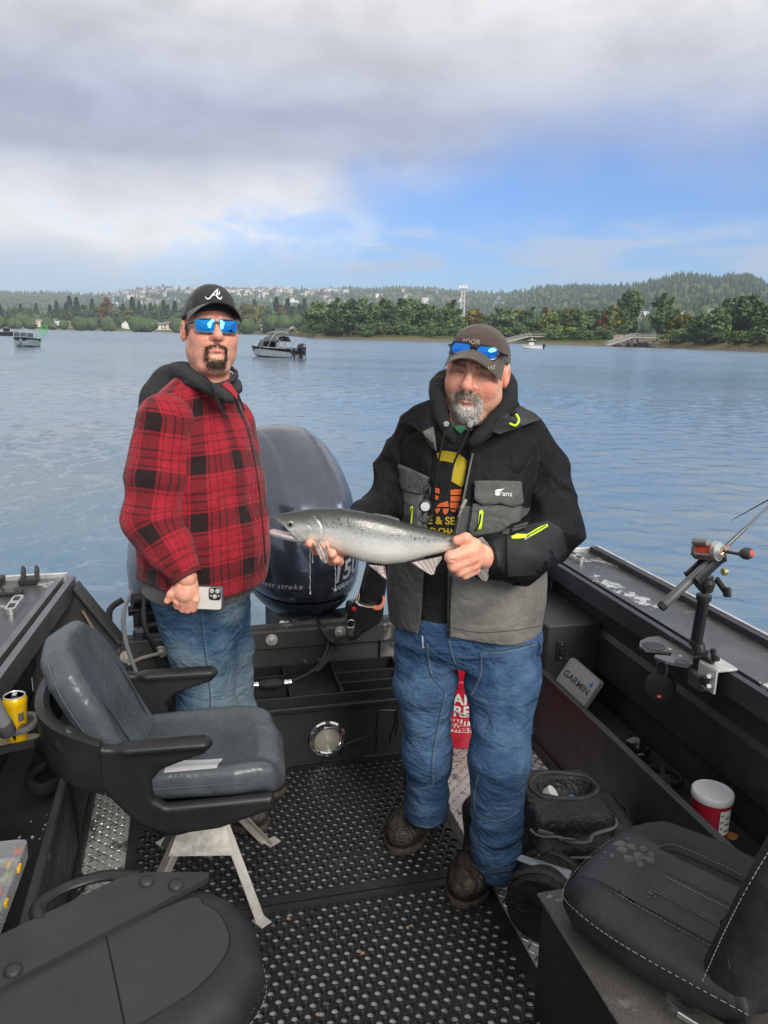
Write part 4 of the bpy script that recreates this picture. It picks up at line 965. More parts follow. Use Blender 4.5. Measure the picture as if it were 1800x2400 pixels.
for z in np.concatenate([np.linspace(.505, 1.18, 30), np.linspace(1.19, 1.271, 14)]):
    f_, r_, hw = [np.interp(z, pz, [q[i] for q in prof]) for i in (1, 2, 3)]
    c_ = (f_ + r_) / 2; hl = (r_ - f_) / 2; ring = []
    for k in range(72):
        th = 2 * math.pi * k / 72; c, s_ = math.cos(th), math.sin(th); ex = 2 / 2.7
        x_ = hw * math.copysign(abs(c) ** ex, c); y_ = c_ + hl * math.copysign(abs(s_) ** ex, s_)
        if s_ < 0:                                # prow-like front with two raised creases
            y_ -= .028 * (1 - abs(x_) / hw); y_ -= .012 * math.exp(-((abs(x_) - .125) / .011) ** 2) * sst(z, .70, .85)
            y_ += .010 * (1 if abs(x_) < .120 else 0) * sst(z, .74, .9)
        ring.append((x_, y_, z))
    rings.append(ring)
mb = MB(); mb.loft(rings); cowl = mb.build('cowl', cowlm, mo, 55)
# lower pan with a lighter trim band, then midsection, clamp bracket and leg
def ring_at(z, k, dz=0): f_, r_, hw = [np.interp(z, pz, [q[i] for q in prof]) for i in (1, 2, 3)]; return [(k * hw * math.copysign(abs(math.cos(a)) ** .74, math.cos(a)), (f_ + r_) / 2 + k * (r_ - f_) / 2 * math.copysign(abs(math.sin(a)) ** .74, math.sin(a)) - (.028 * (1 - abs(math.cos(a))) if math.sin(a) < 0 else 0), z + dz) for a in [2 * math.pi * j / 48 for j in range(48)]]
mb = MB(); mb.loft([ring_at(.505, 1.02, -.001), ring_at(.505, 1.02, -.016), ring_at(.505, .93, -.05), ring_at(.505, .78, -.09), ring_at(.505, .62, -.12)]); mb.build('lower_pan', M('dark motor pan', (.02, .024, .034), .3, .2, coat=.4), mo, 40)
mb = MB(); mb.box((0, .05, .2), (.22, .30, .46), .04); mb.box((0, .12, -.2), (.14, .22, .8), .04); mb.box((0, -.14, .32), (.30, .18, .20), .03); mb.build('midsection', blackp, mo, 30)
mb = MB(); mb.prism([(-.075, -.02), (.10, .06), (.13, .03), (.02, -.16), (-.03, -.16)], .08, Matrix.Translation((.02, -.30, .35)) @ rotm(0, 0, 0)); mb.build('front_spout', M('blue grey spout', (.05, .06, .09), .28, .3, coat=.4), mo, 30)
mb = MB(); arc = [(.28 * math.sin(a) * 1.05, -.36 - .10 * math.cos(a) + .04, .405 + .035 * abs(math.sin(a))) for a in np.linspace(-1.3, 0.6, 16)]
mb.tube(arc, .018, 8, flat=.35); mb.build('steering_arc', stain, mo, True)
for (c, d_, m2, n2) in [((-.10, -.33, .43), (.13, .07, .05), blackp, 'trim_unit'), ((.12, -.30, .41), (.12, .10, .07), blackp, 'bracket_block'), ((.20, -.27, .45), (.12, .07, .05), M('worn grey bracket', (.22, .22, .22), .5, .4, var=.3, vs=30.), 'tiller_bracket'), ((.05, -.33, .40), (.07, .06, .05), blackp, 'linkage'), ((-.19, -.30, .425), (.05, .045, .045), stain, 'trim_fitting')]:
    mb = MB(); mb.box(c, d_, .012, rotm(.1, .1, .3)); mb.build(n2, m2, mo, 30)
for k in range(7):
    mb = MB(); mb.lathe([(.010, 0), (.010, .012), (.006, .016)], 10, 0, Matrix.Translation((-.06 + .045 * k, -.355 + .012 * (k % 3), .40 + .012 * (k % 2))) @ rotm(R(80), 0, 0)); mb.build('bolt', stain, mo, True)
bv = bvh_of(cowl, False); silver = M('silver lettering', (.55, .56, .58), .35, .4, var=.05); dsil = M('dark lettering shadow', (.004, .004, .005), .4)
def cowl_text(txt, u, v, size, rot, name, mat, off, shear=.3, bold=0., spacing=1.):
    V, F = textmesh(txt, size, 0, spacing, shear, bold)
    w = PX(u, v, y=3.4); Mi = (Matrix.Translation((.505, 3.64, 0)) @ Matrix.Rotation(R(15), 4, 'Z')).inverted(); c0 = Mi @ Vector((0, 0, CAMH)); dirn = (Mi @ w - c0).normalized()
    hit = bv.ray_cast(c0, dirn, 8)[0]
    if hit is None: return
    n_ = bv.find_nearest(hit)[1]; n_.z *= .3; n_.normalize(); xx_ = Vector((0, 0, 1)).cross(n_).normalized(); zz_ = n_.cross(xx_)
    T = Matrix.Translation(hit + n_ * .1) @ Matrix((xx_, zz_, n_)).transposed().to_4x4() @ Matrix.Rotation(rot, 4, 'Z')
    decal(name, V, F, T, -n_, bv, mat, cowl, off, 0, 1)
cowl_text('150', 812, 1340, .118, R(12), 'horsepower_number_shadow', dsil, .0010, .35, .006); cowl_text('150', 810, 1338, .115, R(12), 'horsepower_number', silver, .0022, .35, .003)
cowl_text('YAMAHA', 806, 1371, .036, R(13), 'maker_lettering', silver, .0014, 0., .001, .9); cowl_text('four stroke', 655, 1374, .036, R(3), 'stroke_lettering', silver, .0014, .35, .0005, 1.25)
# tiller folded up at the motor's right, with keys and stop lanyard
tl = bthing('tiller_handle', 'black folding tiller handle with keys beside the outboard', 'tiller', (.76, 3.20, .40)); tb_ = (.76, 3.20, .40)
def slab_px(pts, y, th, mat, name, parent, base, bev=.004):
    q = [PX(u, v, y=y) for u, v in pts]; mb = mbb(base); n = len(q); c = sum(q, Vector()) / n
    ins = [p_ + (c - p_).normalized() * bev * 1.5 for p_ in q]
    V = [p_ + Vector((0, -th / 2, 0)) for p_ in ins] + [p_ + Vector((0, -th / 2 + bev, 0)) for p_ in q] + [p_ + Vector((0, th / 2, 0)) for p_ in q]
    F = [tuple(range(n))] + [(i, (i + 1) % n, n + (i + 1) % n, n + i) for i in range(n)] + [(n + i, n + (i + 1) % n, 2 * n + (i + 1) % n, 2 * n + i) for i in range(n)] + [tuple(range(2 * n, 3 * n))[::-1]]
    mb.add(V, F); return mb.build(name, mat, parent, 30)
slab_px([(842, 1407), (862, 1330), (872, 1240), (920, 1240), (912, 1330), (894, 1415), (870, 1418)], 3.22, .075, M('black tiller plastic', (.014, .014, .016), .32, coat=.2), 'arm', tl, tb_, .012)
slab_px([(824, 1436), (838, 1408), (896, 1416), (893, 1442), (884, 1456), (846, 1478), (832, 1492), (815, 1496), (812, 1470)], 3.185, .085, blackp, 'throttle_body', tl, tb_, .010)
q = PX(829, 1427, y=3.14) - Vector(tb_); mb = MB(); mb.lathe([(.011, 0), (.011, .008), (.007, .012)], 14, 0, Matrix.Translation(q) @ rotm(R(90))); mb.build('stop_button', M('red button', (.5, .03, .03), .4), tl, True)
mb = MB(); q = PX(822, 1462, y=3.13) - Vector(tb_); mb.tube([(q.x + .018 * math.cos(a), q.y, q.z + .018 * math.sin(a)) for a in np.linspace(0, 6.2, 18)], .002, 5); mb.box(q + Vector((.006, -.006, -.035)), (.012, .003, .045), .001, rotm(0, .3, 0)); mb.box(q + Vector((-.01, -.006, -.03)), (.012, .003, .04), .001, rotm(0, -.3, 0)); mb.build('key_ring', stain, tl, True)
for k in (0, 1): q = PX(817 + 9 * k, 1489, y=3.13) - Vector(tb_); mb = MB(); mb.lathe([(.006, 0), (.004, .004)], 10, 0, Matrix.Translation(q) @ rotm(R(90))); mb.build('screw', M('dark screw', (.2, .2, .2), .4, .5), tl)
orng = M('orange coil cord', (.75, .22, .10), .45, var=.1); ly_ = bthing('stop_lanyard', 'orange coiled stop lanyard clipped round the tiller', 'lanyard', PX(875, 1420, y=3.17)); lb = PX(875, 1420, y=3.17); mb = mbb(lb)
ctr = [PX(876, 1424, y=3.14), PX(890, 1424, y=3.135), PX(899, 1412, y=3.14), PX(899, 1402, y=3.16)]; cs_ = spline(ctr, 28); mb.tube([p_ + Vector((.004 * math.sin(i * 1.2), .004 * math.cos(i * 1.2), .009 * math.cos(i * 1.2))) for i, p_ in enumerate(cs_)], .0026, 6); mb.build('coil', orng, ly_, True)
mb = mbb(lb); mb.tube(spline([PX(832, 1412, y=3.15), PX(845, 1419, y=3.135), PX(862, 1423, y=3.13), PX(878, 1424, y=3.135)], 6), .0035, 6); mb.tube(spline([PX(836, 1413, y=3.15), PX(842, 1400, y=3.17), PX(840, 1388, y=3.19), PX(836, 1398, y=3.18), PX(834, 1411, y=3.16)], 5), .0022, 6); mb.build('cord', M('tan cord', (.55, .40, .22), .6), ly_, True)
mb = mbb(lb); mb.tube(spline([PX(833, 1411, y=3.145), PX(842, 1418, y=3.13), PX(849, 1421, y=3.128)], 4), .005, 8); mb.build('clip', chrome, ly_, True)
# hoses and fuel line
hose = M('black fuel hose', (.014, .014, .015), .42, var=.2); fl_ = bthing('fuel_line', 'black fuel hose with primer bulb and shiny clamps across the stern tray', 'hose', (.30, 2.95, .30)); fb = (.30, 2.95, .30)
path = [PX(520, 1606, z=.317), PX(560, 1604, z=.317), PX(600, 1606, z=.317), PX(672, 1600, z=.317), PX(722, 1580, z=.315), PX(755, 1548, y=3.1), PX(770, 1505, y=3.14), PX(757, 1475, y=3.17), PX(742, 1452, y=3.25)]
mb = mbb(fb); mb.tube(spline(path, 8), .0095, 10); mb.build('hose', hose, fl_, True)
a, c = PX(606, 1606, z=.317), PX(664, 1601, z=.317); mb = mbb(fb); mb.tube([a, a.lerp(c, .12), a.lerp(c, .3), a.lerp(c, .7), a.lerp(c, .88), c], [.012, .017, .021, .021, .017, .012], 14); mb.build('primer_bulb', rubber, fl_, True)
for u in (594, 602, 670, 679):
    q = PX(u, 1606 - (u - 600) * .085, z=.317); mb = mbb(fb); dd = (c - a).normalized(); mb.tube([q - dd * .006, q + dd * .006], .0145, 14); mb.build('hose_clamp', chrome, fl_, 30)
cb = bthing('control_cables', 'bundle of black control cables looping from the motor to the tiller', 'cables', PX(790, 1500, y=3.14)); cbb = PX(790, 1500, y=3.14)
for k in range(4):
    mb = mbb(cbb); o_ = k * 4; mb.tube(spline([PX(742 + k * 3, 1450 + k, y=3.27), PX(752 + o_, 1472 + k * 2, y=3.16), PX(768 + o_, 1497 + k, y=3.13), PX(792, 1509 - k * 5, y=3.12), PX(815, 1500 - k * 3, y=3.13), PX(830, 1486 - k, y=3.17)], 6), .0065, 8); mb.build('cable', hose, cb, True)
for k in range(2):
    mb = mbb(cbb); mb.tube(spline([PX(744 + k * 6, 1455, y=3.26), PX(758 + 6 * k, 1480, y=3.155), PX(772 + 6 * k, 1515, y=3.14), PX(764 + 7 * k, 1545, y=3.1), PX(735 + 6 * k, 1575, z=.312)], 6), .007, 8); mb.build('cable', hose, cb, True)
# small kicker motor, mostly behind the man in plaid
kk = bthing('kicker_motor', 'small grey kicker outboard on the left of the transom', 'motor', (-.16, 3.50, .2)); gcow = M('grey motor cowl', (.20, .22, .25), .3, .2, coat=.4)
mb = MB(); mb.loft([[(hw * math.copysign(abs(math.cos(a)) ** .8, math.cos(a)), .06 + hl * math.copysign(abs(math.sin(a)) ** .8, math.sin(a)), z) for a in [2 * math.pi * k / 28 for k in range(28)]] for z, hw, hl in [(.34, .11, .15), (.36, .125, .17), (.48, .13, .18), (.58, .12, .17), (.64, .09, .13), (.66, .03, .05)]]); mb.build('cowl', gcow, kk, True)
mb = MB(); mb.box((0, -.05, .25), (.20, .20, .14), .02); mb.box((0, .05, -.1), (.10, .14, .5), .02); mb.build('bracket', blackp, kk)
mb = MB(); mb.box((-.065, -.30, .22), (.05, .04, .16), .012, rotm(.1, 0, 0)); mb.build('clamp_lever', M('dark blue grey clamp', (.06, .065, .085), .3, .3), kk, 30)
mb = MB(); mb.tube(spline([(-.14, -.14, .37), (-.19, -.18, .34), (-.18, -.24, .27), (-.13, -.26, .22)], 5), .014, 8); mb.build('grip_hose', rubber, kk, True)
mb = MB(); mb.cyl((-.10, -.16, .37), (.02, -.12, .36), .03, 12); mb.cyl((-.12, -.12, .31), (.08, -.10, .31), .022, 10); mb.cyl((-.05, -.2, .26), (.10, -.18, .265), .018, 10); mb.build('linkage', blackp, kk, True)
mb = MB(); mb.tube(spline([(-.10, -.12, .40), (-.125, -.26, .36), (-.12, -.325, .26), (-.08, -.36, .12), (-.03, -.40, -.01)], 6), .0095, 8); mb.build('grey_cable', M('grey cable sheath', (.22, .22, .23), .5), kk, True)
mb = MB(); mb.tube(spline([(-.05, -.12, .40), (-.04, -.3, .30), (-.0, -.335, .2), (.03, -.37, .05), (.05, -.4, -.02)], 6), .010, 8); mb.tube(spline([(.02, -.14, .34), (.06, -.3, .25), (.08, -.34, .1), (.12, -.4, .0)], 6), .006, 8); mb.build('black_cable', hose, kk, True)
mb = MB(); mb.tube(spline([PX(238, 1557, y=3.155), PX(270, 1562, y=3.155), PX(305, 1555, y=3.155), PX(330, 1543, y=3.15), PX(380, 1530, y=3.15)], 6), .008, 8); o = mb.build('drain_pipe', M('pale grey hose', (.27, .26, .24), .5), bt, True)
# ------------------------------------------------------------------ seats
def fpoly(x, y, poly):                           # signed distance to a 2D polygon
    poly = np.array(poly, np.float32); d = None; s_ = np.ones_like(x); n = len(poly)
    for i in range(n):
        a, b_ = poly[i], poly[i - 1]; ex, ey = b_[0] - a[0], b_[1] - a[1]; wx, wy = x - a[0], y - a[1]
        t = np.clip((wx * ex + wy * ey) / (ex * ex + ey * ey), 0, 1); q = (wx - ex * t) ** 2 + (wy - ey * t) ** 2
        d = q if d is None else np.minimum(d, q)
        c1, c2, c3 = y >= a[1], y < b_[1], ex * wy > ey * wx
        s_ = np.where((c1 & c2 & c3) | (~c1 & ~c2 & ~c3), -s_, s_)
    return s_ * np.sqrt(d)
def fext(d2, h, hh, r):                          # extrude a 2D field by half height hh with rounding r
    a = d2 + r; b_ = np.abs(h) - hh + r
    return np.minimum(np.maximum(a, b_), 0) + np.sqrt(np.maximum(a, 0) ** 2 + np.maximum(b_, 0) ** 2) - r
vinyl = M('grey blue vinyl', (.070, .082, .090), .30, var=.22, vs=9., crease=.18, ks=6., bump=.12, bs=500., rvar=.06, bd=.001); shellm = M('black seat shell plastic', (.016, .016, .017), .42, var=.3, vs=6., bump=.1, bs=350., rvar=.1)
clothk = M('charcoal seat fabric', (.016, .017, .019), .62, var=.3, vs=9., crease=.2, ks=5., bump=.25, bs=900., bd=.001, rvar=.05); clothg = M('grey seat fabric', (.030, .030, .035), .62, var=.15, vs=6., bump=.25, bs=800., bd=.001); stitch = M('white stitching thread', (.30, .30, .29), .8); seam = M('black seam', (.006, .006, .007), .7)
legal = M('brushed aluminium leg', (.60, .58, .53), .38, .7, var=.15, vs=12.)
# grey captain's chair, facing right
ch = bthing('captain_chair', 'grey vinyl captain chair with black armrests on aluminium legs at left', 'chair', (.02, 2.20, 0), R(-4)); ch.scale = (.94, .94, .955)
def seatf(P):
    x, y, z = P; top = .016 * np.exp(-((x - .02) / .12) ** 2 - (y / .12) ** 2)
    zz = z + .35 * np.maximum(x - .17, 0) ** 1.5 * 4 - .02 * sst(np.abs(y), .13, .21) + top
    d2 = fpoly(x, y, [(-.24, -.19), (.10, -.215), (.215, -.19), (.25, -.10), (.25, .10), (.215, .19), (.10, .215), (-.24, .19)])
    return fext(d2 - .006, zz - .475, .052, .04) - .0015 * np.abs(np.sin(np.clip((x + .02) * 18, -1.5, 1.5))) * 0
sc_ = organic('seat_cushion', seatf, (-.3, -.26, .38), (.31, .26, .56), .009, vinyl, ch)
BA = rotm(0, R(-28), 0); bc = Vector((-.235, 0, .53))
def backf(P):
    q = toloc(P, bc, BA); hw = .205 - .35 * np.maximum(q[2] - .22, 0)
    d2 = fpoly(q[1], q[2], [(-.17, -.06), (-.20, .06), (-.205, .22), (-.185, .34), (-.12, .41), (0, .43), (.12, .41), (.185, .34), (.205, .22), (.20, .06), (.17, -.06)])
    return fext(d2, q[0] + .02 * np.cos(q[1] * 7) - .02 + .012 * np.exp(-((q[2] - .08) / .08) ** 2), .052, .042)
bk = organic('back_cushion', backf, (-.62, -.26, .42), (.05, .26, 1.0), .009, vinyl, ch)
def tloc(x, y, z): return bc + BA @ Vector((x, y, z))
for sg in (-1, 1):
    mb = MB(); mb.tube(spline([tloc(.052, sg * .12, .0), tloc(.060, sg * .135, .15), tloc(.055, sg * .13, .28), tloc(.040, sg * .08, .37)], 8), .0022, 5); mb.build('back_seam', seam, bk)
    mb = MB(); mb.tube(spline([tloc(-.005, sg * .200, .0), tloc(-.005, sg * .209, .15), tloc(-.005, sg * .200, .30), tloc(-.005, sg * .15, .39)], 8), .003, 5); mb.build('piping', vinyl, bk, True)
mb = MB(); mb.tube(spline([(-.15, -.216, .495), (.05, -.222, .498), (.17, -.21, .49), (.235, -.14, .470), (.248, 0, .463), (.235, .14, .47), (.17, .21, .49)], 8), .0026, 5); mb.build('seat_piping', vinyl, sc_, True)
side = [(-.36, .735), (-.27, .665), (-.17, .648), (-.04, .664), (.015, .662), (.035, .645), (.015, .620), (-.06, .598), (-.11, .580), (-.14, .545), (-.135, .49), (-.10, .462), (.21, .468), (.215, .425), (.05, .375), (-.10, .365), (-.19, .42), (-.29, .55), (-.40, .68)]
def shellf(P):
    x, y, z = P; d2 = fpoly(x, z, side); yy = np.abs(y) - (.243 + .02 * np.clip(-x - .1, 0, .3)); d = fext(d2, yy, .019, .014)
    arm = fecap([x, np.abs(y), z], (-.20, .245, .650), (.005, .245, .652), .030, .030, .55, (0, 0, 1)); d = smin(d, arm, .012)
    bot = fext(fpoly(x, y, [(-.19, -.24), (.215, -.24), (.215, .24), (-.19, .24)]), z - (.425 - .06 * np.exp(-((x + .08) / .12) ** 2)), .017, .014)
    return smin(d, bot, .015)
sh = organic('shell', shellf, (-.46, -.31, .33), (.25, .31, .78), .008, shellm, ch)
# the shell's back hoop
mb = MB(); pth = spline([(-.27, -.262, .665), (-.37, -.25, .710), (-.44, -.17, .735), (-.465, 0, .742), (-.44, .17, .735), (-.37, .25, .710), (-.27, .262, .665)], 6); rings = []
for i, p_ in enumerate(pth):
    a = pth[max(0, i - 1)]; b_ = pth[min(len(pth) - 1, i + 1)]; tt = (b_ - a).normalized(); nn = Vector((tt.y, -tt.x, 0)).normalized()
    rings.append([p_ + nn * x_ + Vector((0, 0, z_)) for x_, z_ in ((.020, .012), (.004, .022), (-.020, .014), (-.016, -.05), (-.004, -.145), (.010, -.14), (.016, -.05))])
mb.loft(rings); mb.build('back_hoop', shellm, ch, 50)
mb = MB(); mb.lathe([(.035, .12), (.035, .36)], 20); mb.box((0, 0, .362), (.22, .22, .012), .004); ped = mb.build('swivel_post', stain, ch, 30)
for a in (38, 128, 218, 308):
    mb = MB(); T = Matrix.Rotation(R(a), 4, 'Z'); A_, B_ = Vector((.05, 0, .33)), Vector((.27, 0, .012)); dd = (B_ - A_); L = dd.length; ang = math.atan2(-dd.z, dd.x)
    mb.box((A_ + B_) / 2, (L, .034, .005), .001, Matrix.Rotation(ang, 4, 'Y'), 0); mb.box((A_ + B_) / 2 + Vector((-.010, .016, -.010)), (L, .003, .024), .001, Matrix.Rotation(ang, 4, 'Y'), 0)
    mb.box(B_ + Vector((.008, 0, -.004)), (.05, .04, .008), .001)
    for i in range(len(mb.v)): mb.v[i] = T @ mb.v[i]
    lg = mb.build('leg', legal, ped); mb = MB(); mb.box(T @ Vector((.275, 0, .003)), (.06, .06, .010), .002, T); mb.build('foot_pad', rubber, lg)
for a in (263,):
    mb = MB(); T = Matrix.Rotation(R(a), 4, 'Z'); mb.add([T @ Vector(q) for q in ((.05, -.05, .33), (.05, .05, .33), (.120, .105, .19), (.120, -.105, .19), (.047, -.05, .33), (.047, .05, .33), (.117, .105, .19), (.117, -.105, .19))], [(0, 1, 2, 3), (7, 6, 5, 4), (0, 4, 5, 1), (1, 5, 6, 2), (2, 6, 7, 3), (3, 7, 4, 0)]); mb.build('gusset_plate', legal, ped)

# folded seat in the left foreground
fs = bthing('folded_seat', 'black padded boat seat folded shut in the left foreground', 'seat', (-.165, 1.295, 0), R(25.5))
outl = [(-.36, -.20), (.02, -.20), (.16, -.185), (.245, -.13), (.285, -.03), (.285, .06), (.255, .125), (.19, .165), (-.36, .175)]
def foldf(P):
    x, y, z = P; d2 = fpoly(x, y, outl); return fext(d2, z - .485 + .10 * np.maximum(x - .12, 0) ** 2 * 3 + .25 * np.maximum(-y - .08, 0) ** 2 * 4, .055, .045)
f1 = organic('folded_back', foldf, (-.4, -.25, .40), (.33, .22, .57), .009, clothk, fs)
def foldf2(P): d2 = fpoly(P[0], P[1], [(x * .93 - .01, y * .92 - .01) for x, y in outl]); return fext(d2, P[2] - .36, .055, .04)
f2 = organic('seat_cushion', foldf2, (-.4, -.25, .28), (.33, .22, .44), .011, clothk, fs)
bvf = bvh_of(f1, False)
def on_surf(bv_, x, y, off=.001):
    h_ = bv_.ray_cast(Vector((x, y, 2)), Vector((0, 0, -1)), 3)[0]; return Vector((x, y, (h_.z if h_ else .5) + off))
V, F = [], []; ins = spline([(-.30, -.125, 0), (.02, -.13, 0), (.13, -.115, 0), (.20, -.07, 0), (.225, 0, 0), (.215, .06, 0), (.16, .10, 0), (-.30, .10, 0)], 8)
bm = bmesh.new(); bm.faces.new([bm.verts.new(p_) for p_ in ins]); bmesh.ops.triangulate(bm, faces=bm.faces); bmesh.ops.subdivide_edges(bm, edges=bm.edges, cuts=3, use_grid_fill=True)
for v_ in bm.verts: v_.co = on_surf(bvf, v_.co.x, v_.co.y, .0015)
me = bpy.data.meshes.new('fabric_panel'); bm.to_mesh(me); bm.free(); me.materials.append(clothg); link('fabric_panel', me, f1)
mb = MB(); mb.tube([on_surf(bvf, p_.x, p_.y, .001) for p_ in ins], .0016, 4); mb.tube([on_surf(bvf, .02 - .05 * k / 6, .10 - .225 * k / 6, .0015) for k in range(7)], .0018, 4); mb.build('panel_seam', seam, f1)
def stitches(bv_, pts, mat, parent, L=.0065, gap=.0035, r=.0007, dirn=None, name='stitching'):
    mb = MB(); acc = 0; cur = []
    P_ = spline(pts, 40); dist_ = 0; on = True; seg = [P_[0]]
    for i in range(1, len(P_)):
        st_ = (P_[i] - P_[i - 1]).length; dist_ += st_; seg.append(P_[i])
        if dist_ > (L if on else gap):
            if on and len(seg) > 1: mb.tube([seg[0], seg[-1]], r, 4)
            on = not on; dist_ = 0; seg = [P_[i]]
    return mb.build(name, mat, parent)
stitches(None, [(-.34, -.203, .455), (.02, -.203, .455), (.16, -.187, .452), (.247, -.131, .448), (.287, -.03, .446), (.287, .06, .446)], stitch, f1)
zs = .552
mb = MB(); st_o = [(-.40, .02), (-.33, .075), (.25, .115), (.262, .13), (.155, .215), (.10, .235), (-.02, .225), (-.20, .215), (-.30, .215), (-.42, .19)]
mb.prism(st_o, .012, None, 0, .541); mb.build('hinge_plate', M('matt black plate', (.026, .027, .029), .5, var=.15, bump=.1, bs=300.), fs, 30)
mb = MB(); mb.add([(-.40, .02, .553), (-.33, .075, .553), (-.33, .2, .553), (-.42, .19, .553), (-.47, -.02, .49), (-.55, .15, .49), (-.47, -.02, .40), (-.55, .15, .40)], [(0, 1, 2, 3), (0, 3, 5, 4), (4, 5, 7, 6)]); o = mb.build('hinge_wing', MATS['matt black plate'], fs); o.modifiers.new('thickness', 'SOLIDIFY').thickness = .012
for (x, y) in [(.14, .185), (.185, .135), (-.20, .16), (-.15, .108)]:
    mb = MB(); mb.lathe([(.0165, .553), (.0165, .556), (.014, .560), (.008, .5625), (.001, .563)], 20, 0, Matrix.Translation((x, y, 0))); mb.build('rivet', MATS['matt black plate'], fs, True)
mb = MB(); mb.tube(spline([(-.07, .215, .545), (-.06, .27, .54), (.0, .305, .53), (.08, .285, .535), (.14, .22, .545)], 7), .017, 10, flat=.6); mb.build('grab_loop', shellm, fs, True)
mb = MB(); mb.box((.02, .0, .15), (.42, .30, .28), .02); mb.cyl((.0, 0, 0), (0, 0, .3), .06, 20); mb.build('seat_base', M('grey seat base', (.07, .07, .075), .55, var=.2), fs)

# seat at the right on its black locker
bxo = bthing('seat_locker', 'black painted box carrying the right hand seat', 'locker', (1.08, 1.15, 0)); mb = MB(); mb.box((.02, 0.0, .17), (.54, .745, .345), .006); mb.build('box', paintd, bxo)
mb = MB(); mb.box((.02, 0, .348), (.56, .765, .010), .003); mb.build('top_plate', blackpaint('worn locker top', (.075, .072, .065), .56, 12., .5), bxo)
rsx = bthing('black_seat', 'black fabric boat seat with water puddles in the right foreground', 'seat', (1.085, 1.315, .355), R(32))
so_ = [(-.235, -.22), (-.245, .02), (-.225, .16), (-.16, .225), (-.05, .245), (.05, .245), (.16, .225), (.225, .16), (.245, .02), (.235, -.22)]
def rsf(P):
    x, y, z = P; d2 = fpoly(x, y, so_)
    u = np.abs(x); bol = .020 * sst(u, .10, .165) * (1 - .6 * sst(y, .12, .2)); groove = .009 * np.exp(-((u - .118) / .007) ** 2) * (1 - sst(y, .10, .14))
    dip = .012 * np.exp(-(x / .1) ** 2) * (1 - sst(y, .06, .14)); step = .010 * np.exp(-((y - .085) / .01) ** 2) * (u < .115)
    flutes = .004 * np.maximum(np.exp(-((u - .035) / .004) ** 2), 0) * (y < .08)
    fr = 2.2 * np.maximum(y - .15, 0) ** 2
    return fext(d2, z - .075 - bol + groove + dip + step + flutes + fr, .05, .04)
r1 = organic('seat_cushion', rsf, (-.3, -.27, .0), (.3, .3, .17), .0075, clothk, rsx)
bv1 = bvh_of(r1, False)
def panel(pts, mat, name, parent, bv_, off=.0013, cuts=4):
    bm = bmesh.new(); bm.faces.new([bm.verts.new((x, y, 0)) for x, y in pts]); bmesh.ops.triangulate(bm, faces=bm.faces); bmesh.ops.subdivide_edges(bm, edges=bm.edges, cuts=cuts, use_grid_fill=True)
    for v_ in bm.verts: v_.co = on_surf(bv_, v_.co.x, v_.co.y, off)
    me = bpy.data.meshes.new(name); bm.to_mesh(me); bm.free(); me.materials.append(mat); me.polygons.foreach_set('use_smooth', np.ones(len(me.polygons), bool)); return link(name, me, parent)
panel([(-.11, -.195), (.045, -.20), (.06, -.12), (-.10, -.115)], M('pale grey label', (.46, .46, .47), .6, var=.08), 'care_label', sc_, bvh_of(sc_, False), .003, 4)
panel([(-.11, -.2), (.11, -.2), (.11, .10), (.125, .222), (.06, .232), (-.06, .232), (-.125, .222), (-.11, .10)], clothg, 'centre_panel', r1, bv1, .0013, 8)
def line_on(bv_, pts, off=.0015, n=14): return [tuple(on_surf(bv_, p_.x, p_.y, off)) for p_ in spline([(x, y, 0) for x, y in pts], n)]
for sg in (-1, 1):
    stitches(None, line_on(bv1, [(sg * .135, -.2), (sg * .138, .0), (sg * .132, .09), (sg * .11, .125)]), stitch, r1); mb = MB(); mb.tube(line_on(bv1, [(sg * .123, -.2), (sg * .126, .0), (sg * .121, .09), (sg * .105, .112)]), .002, 4); mb.build('panel_seam', seam, r1)
    for dx in (.027, .034): stitches(None, line_on(bv1, [(sg * dx, -.2), (sg * dx, .07)]), stitch, r1, .004, .003, .0006)
mb = MB(); mb.tube(line_on(bv1, [(-.11, .085), (0, .08), (.11, .085)]), .0025, 4); mb.build('panel_seam', seam, r1)
edge = [(x * 1.003, y * 1.003, .098 - 2.0 * max(y - .15, 0) ** 2 + (.018 if abs(x) > .2 else .004)) for x, y in so_]; stitches(None, edge, stitch, r1)
rb = Matrix.Translation((0, -.175, .10)) @ rotm(R(14), 0, 0)
def rbf(P):
    q = toloc(P, (0, -.175, .10), rotm(R(14), 0, 0)); u = np.abs(q[0]); d2 = fpoly(q[0], q[2], [(-.21, -.06), (-.24, .10), (-.245, .30), (-.21, .44), (-.12, .50), (.12, .50), (.21, .44), (.245, .30), (.24, .10), (.21, -.06)])
    return fext(d2, q[1] + .02 - .035 * sst(u, .11, .19), .055, .045)
r2 = organic('back_cushion', rbf, (-.3, -.50, -.03), (.3, -.03, .68), .009, clothk, rsx)
stitches(None, [tuple(rb @ Vector(q)) for q in ((-.236, .05, .02), (-.246, .055, .16), (-.248, .055, .30), (-.215, .05, .43))], stitch, r2); mb = MB(); mb.tube([rb @ Vector(q) for q in ((-.249, .02, .10), (-.20, .072, .14), (-.12, .045, .15), (0, .037, .15))], .003, 5); mb.build('back_seam', seam, r2)
mb = MB(); T = Matrix.Translation((-.245, -.235, .055)) @ rotm(0, R(-90), 0); mb.lathe([(.052, 0), (.052, .012), (.045, .018)], 28, 0, T); hg = mb.build('hinge', shellm, rsx, 30); mb = MB(); mb.lathe([(.010, .018), (.010, .022), (.006, .025)], 14, 0, T); mb.build('hinge_bolt', stain, hg)
mb = MB(); mb.box((-.246, -.14, .035), (.006, .09, .014), .002); mb.build('slide_lever', stain, rsx)
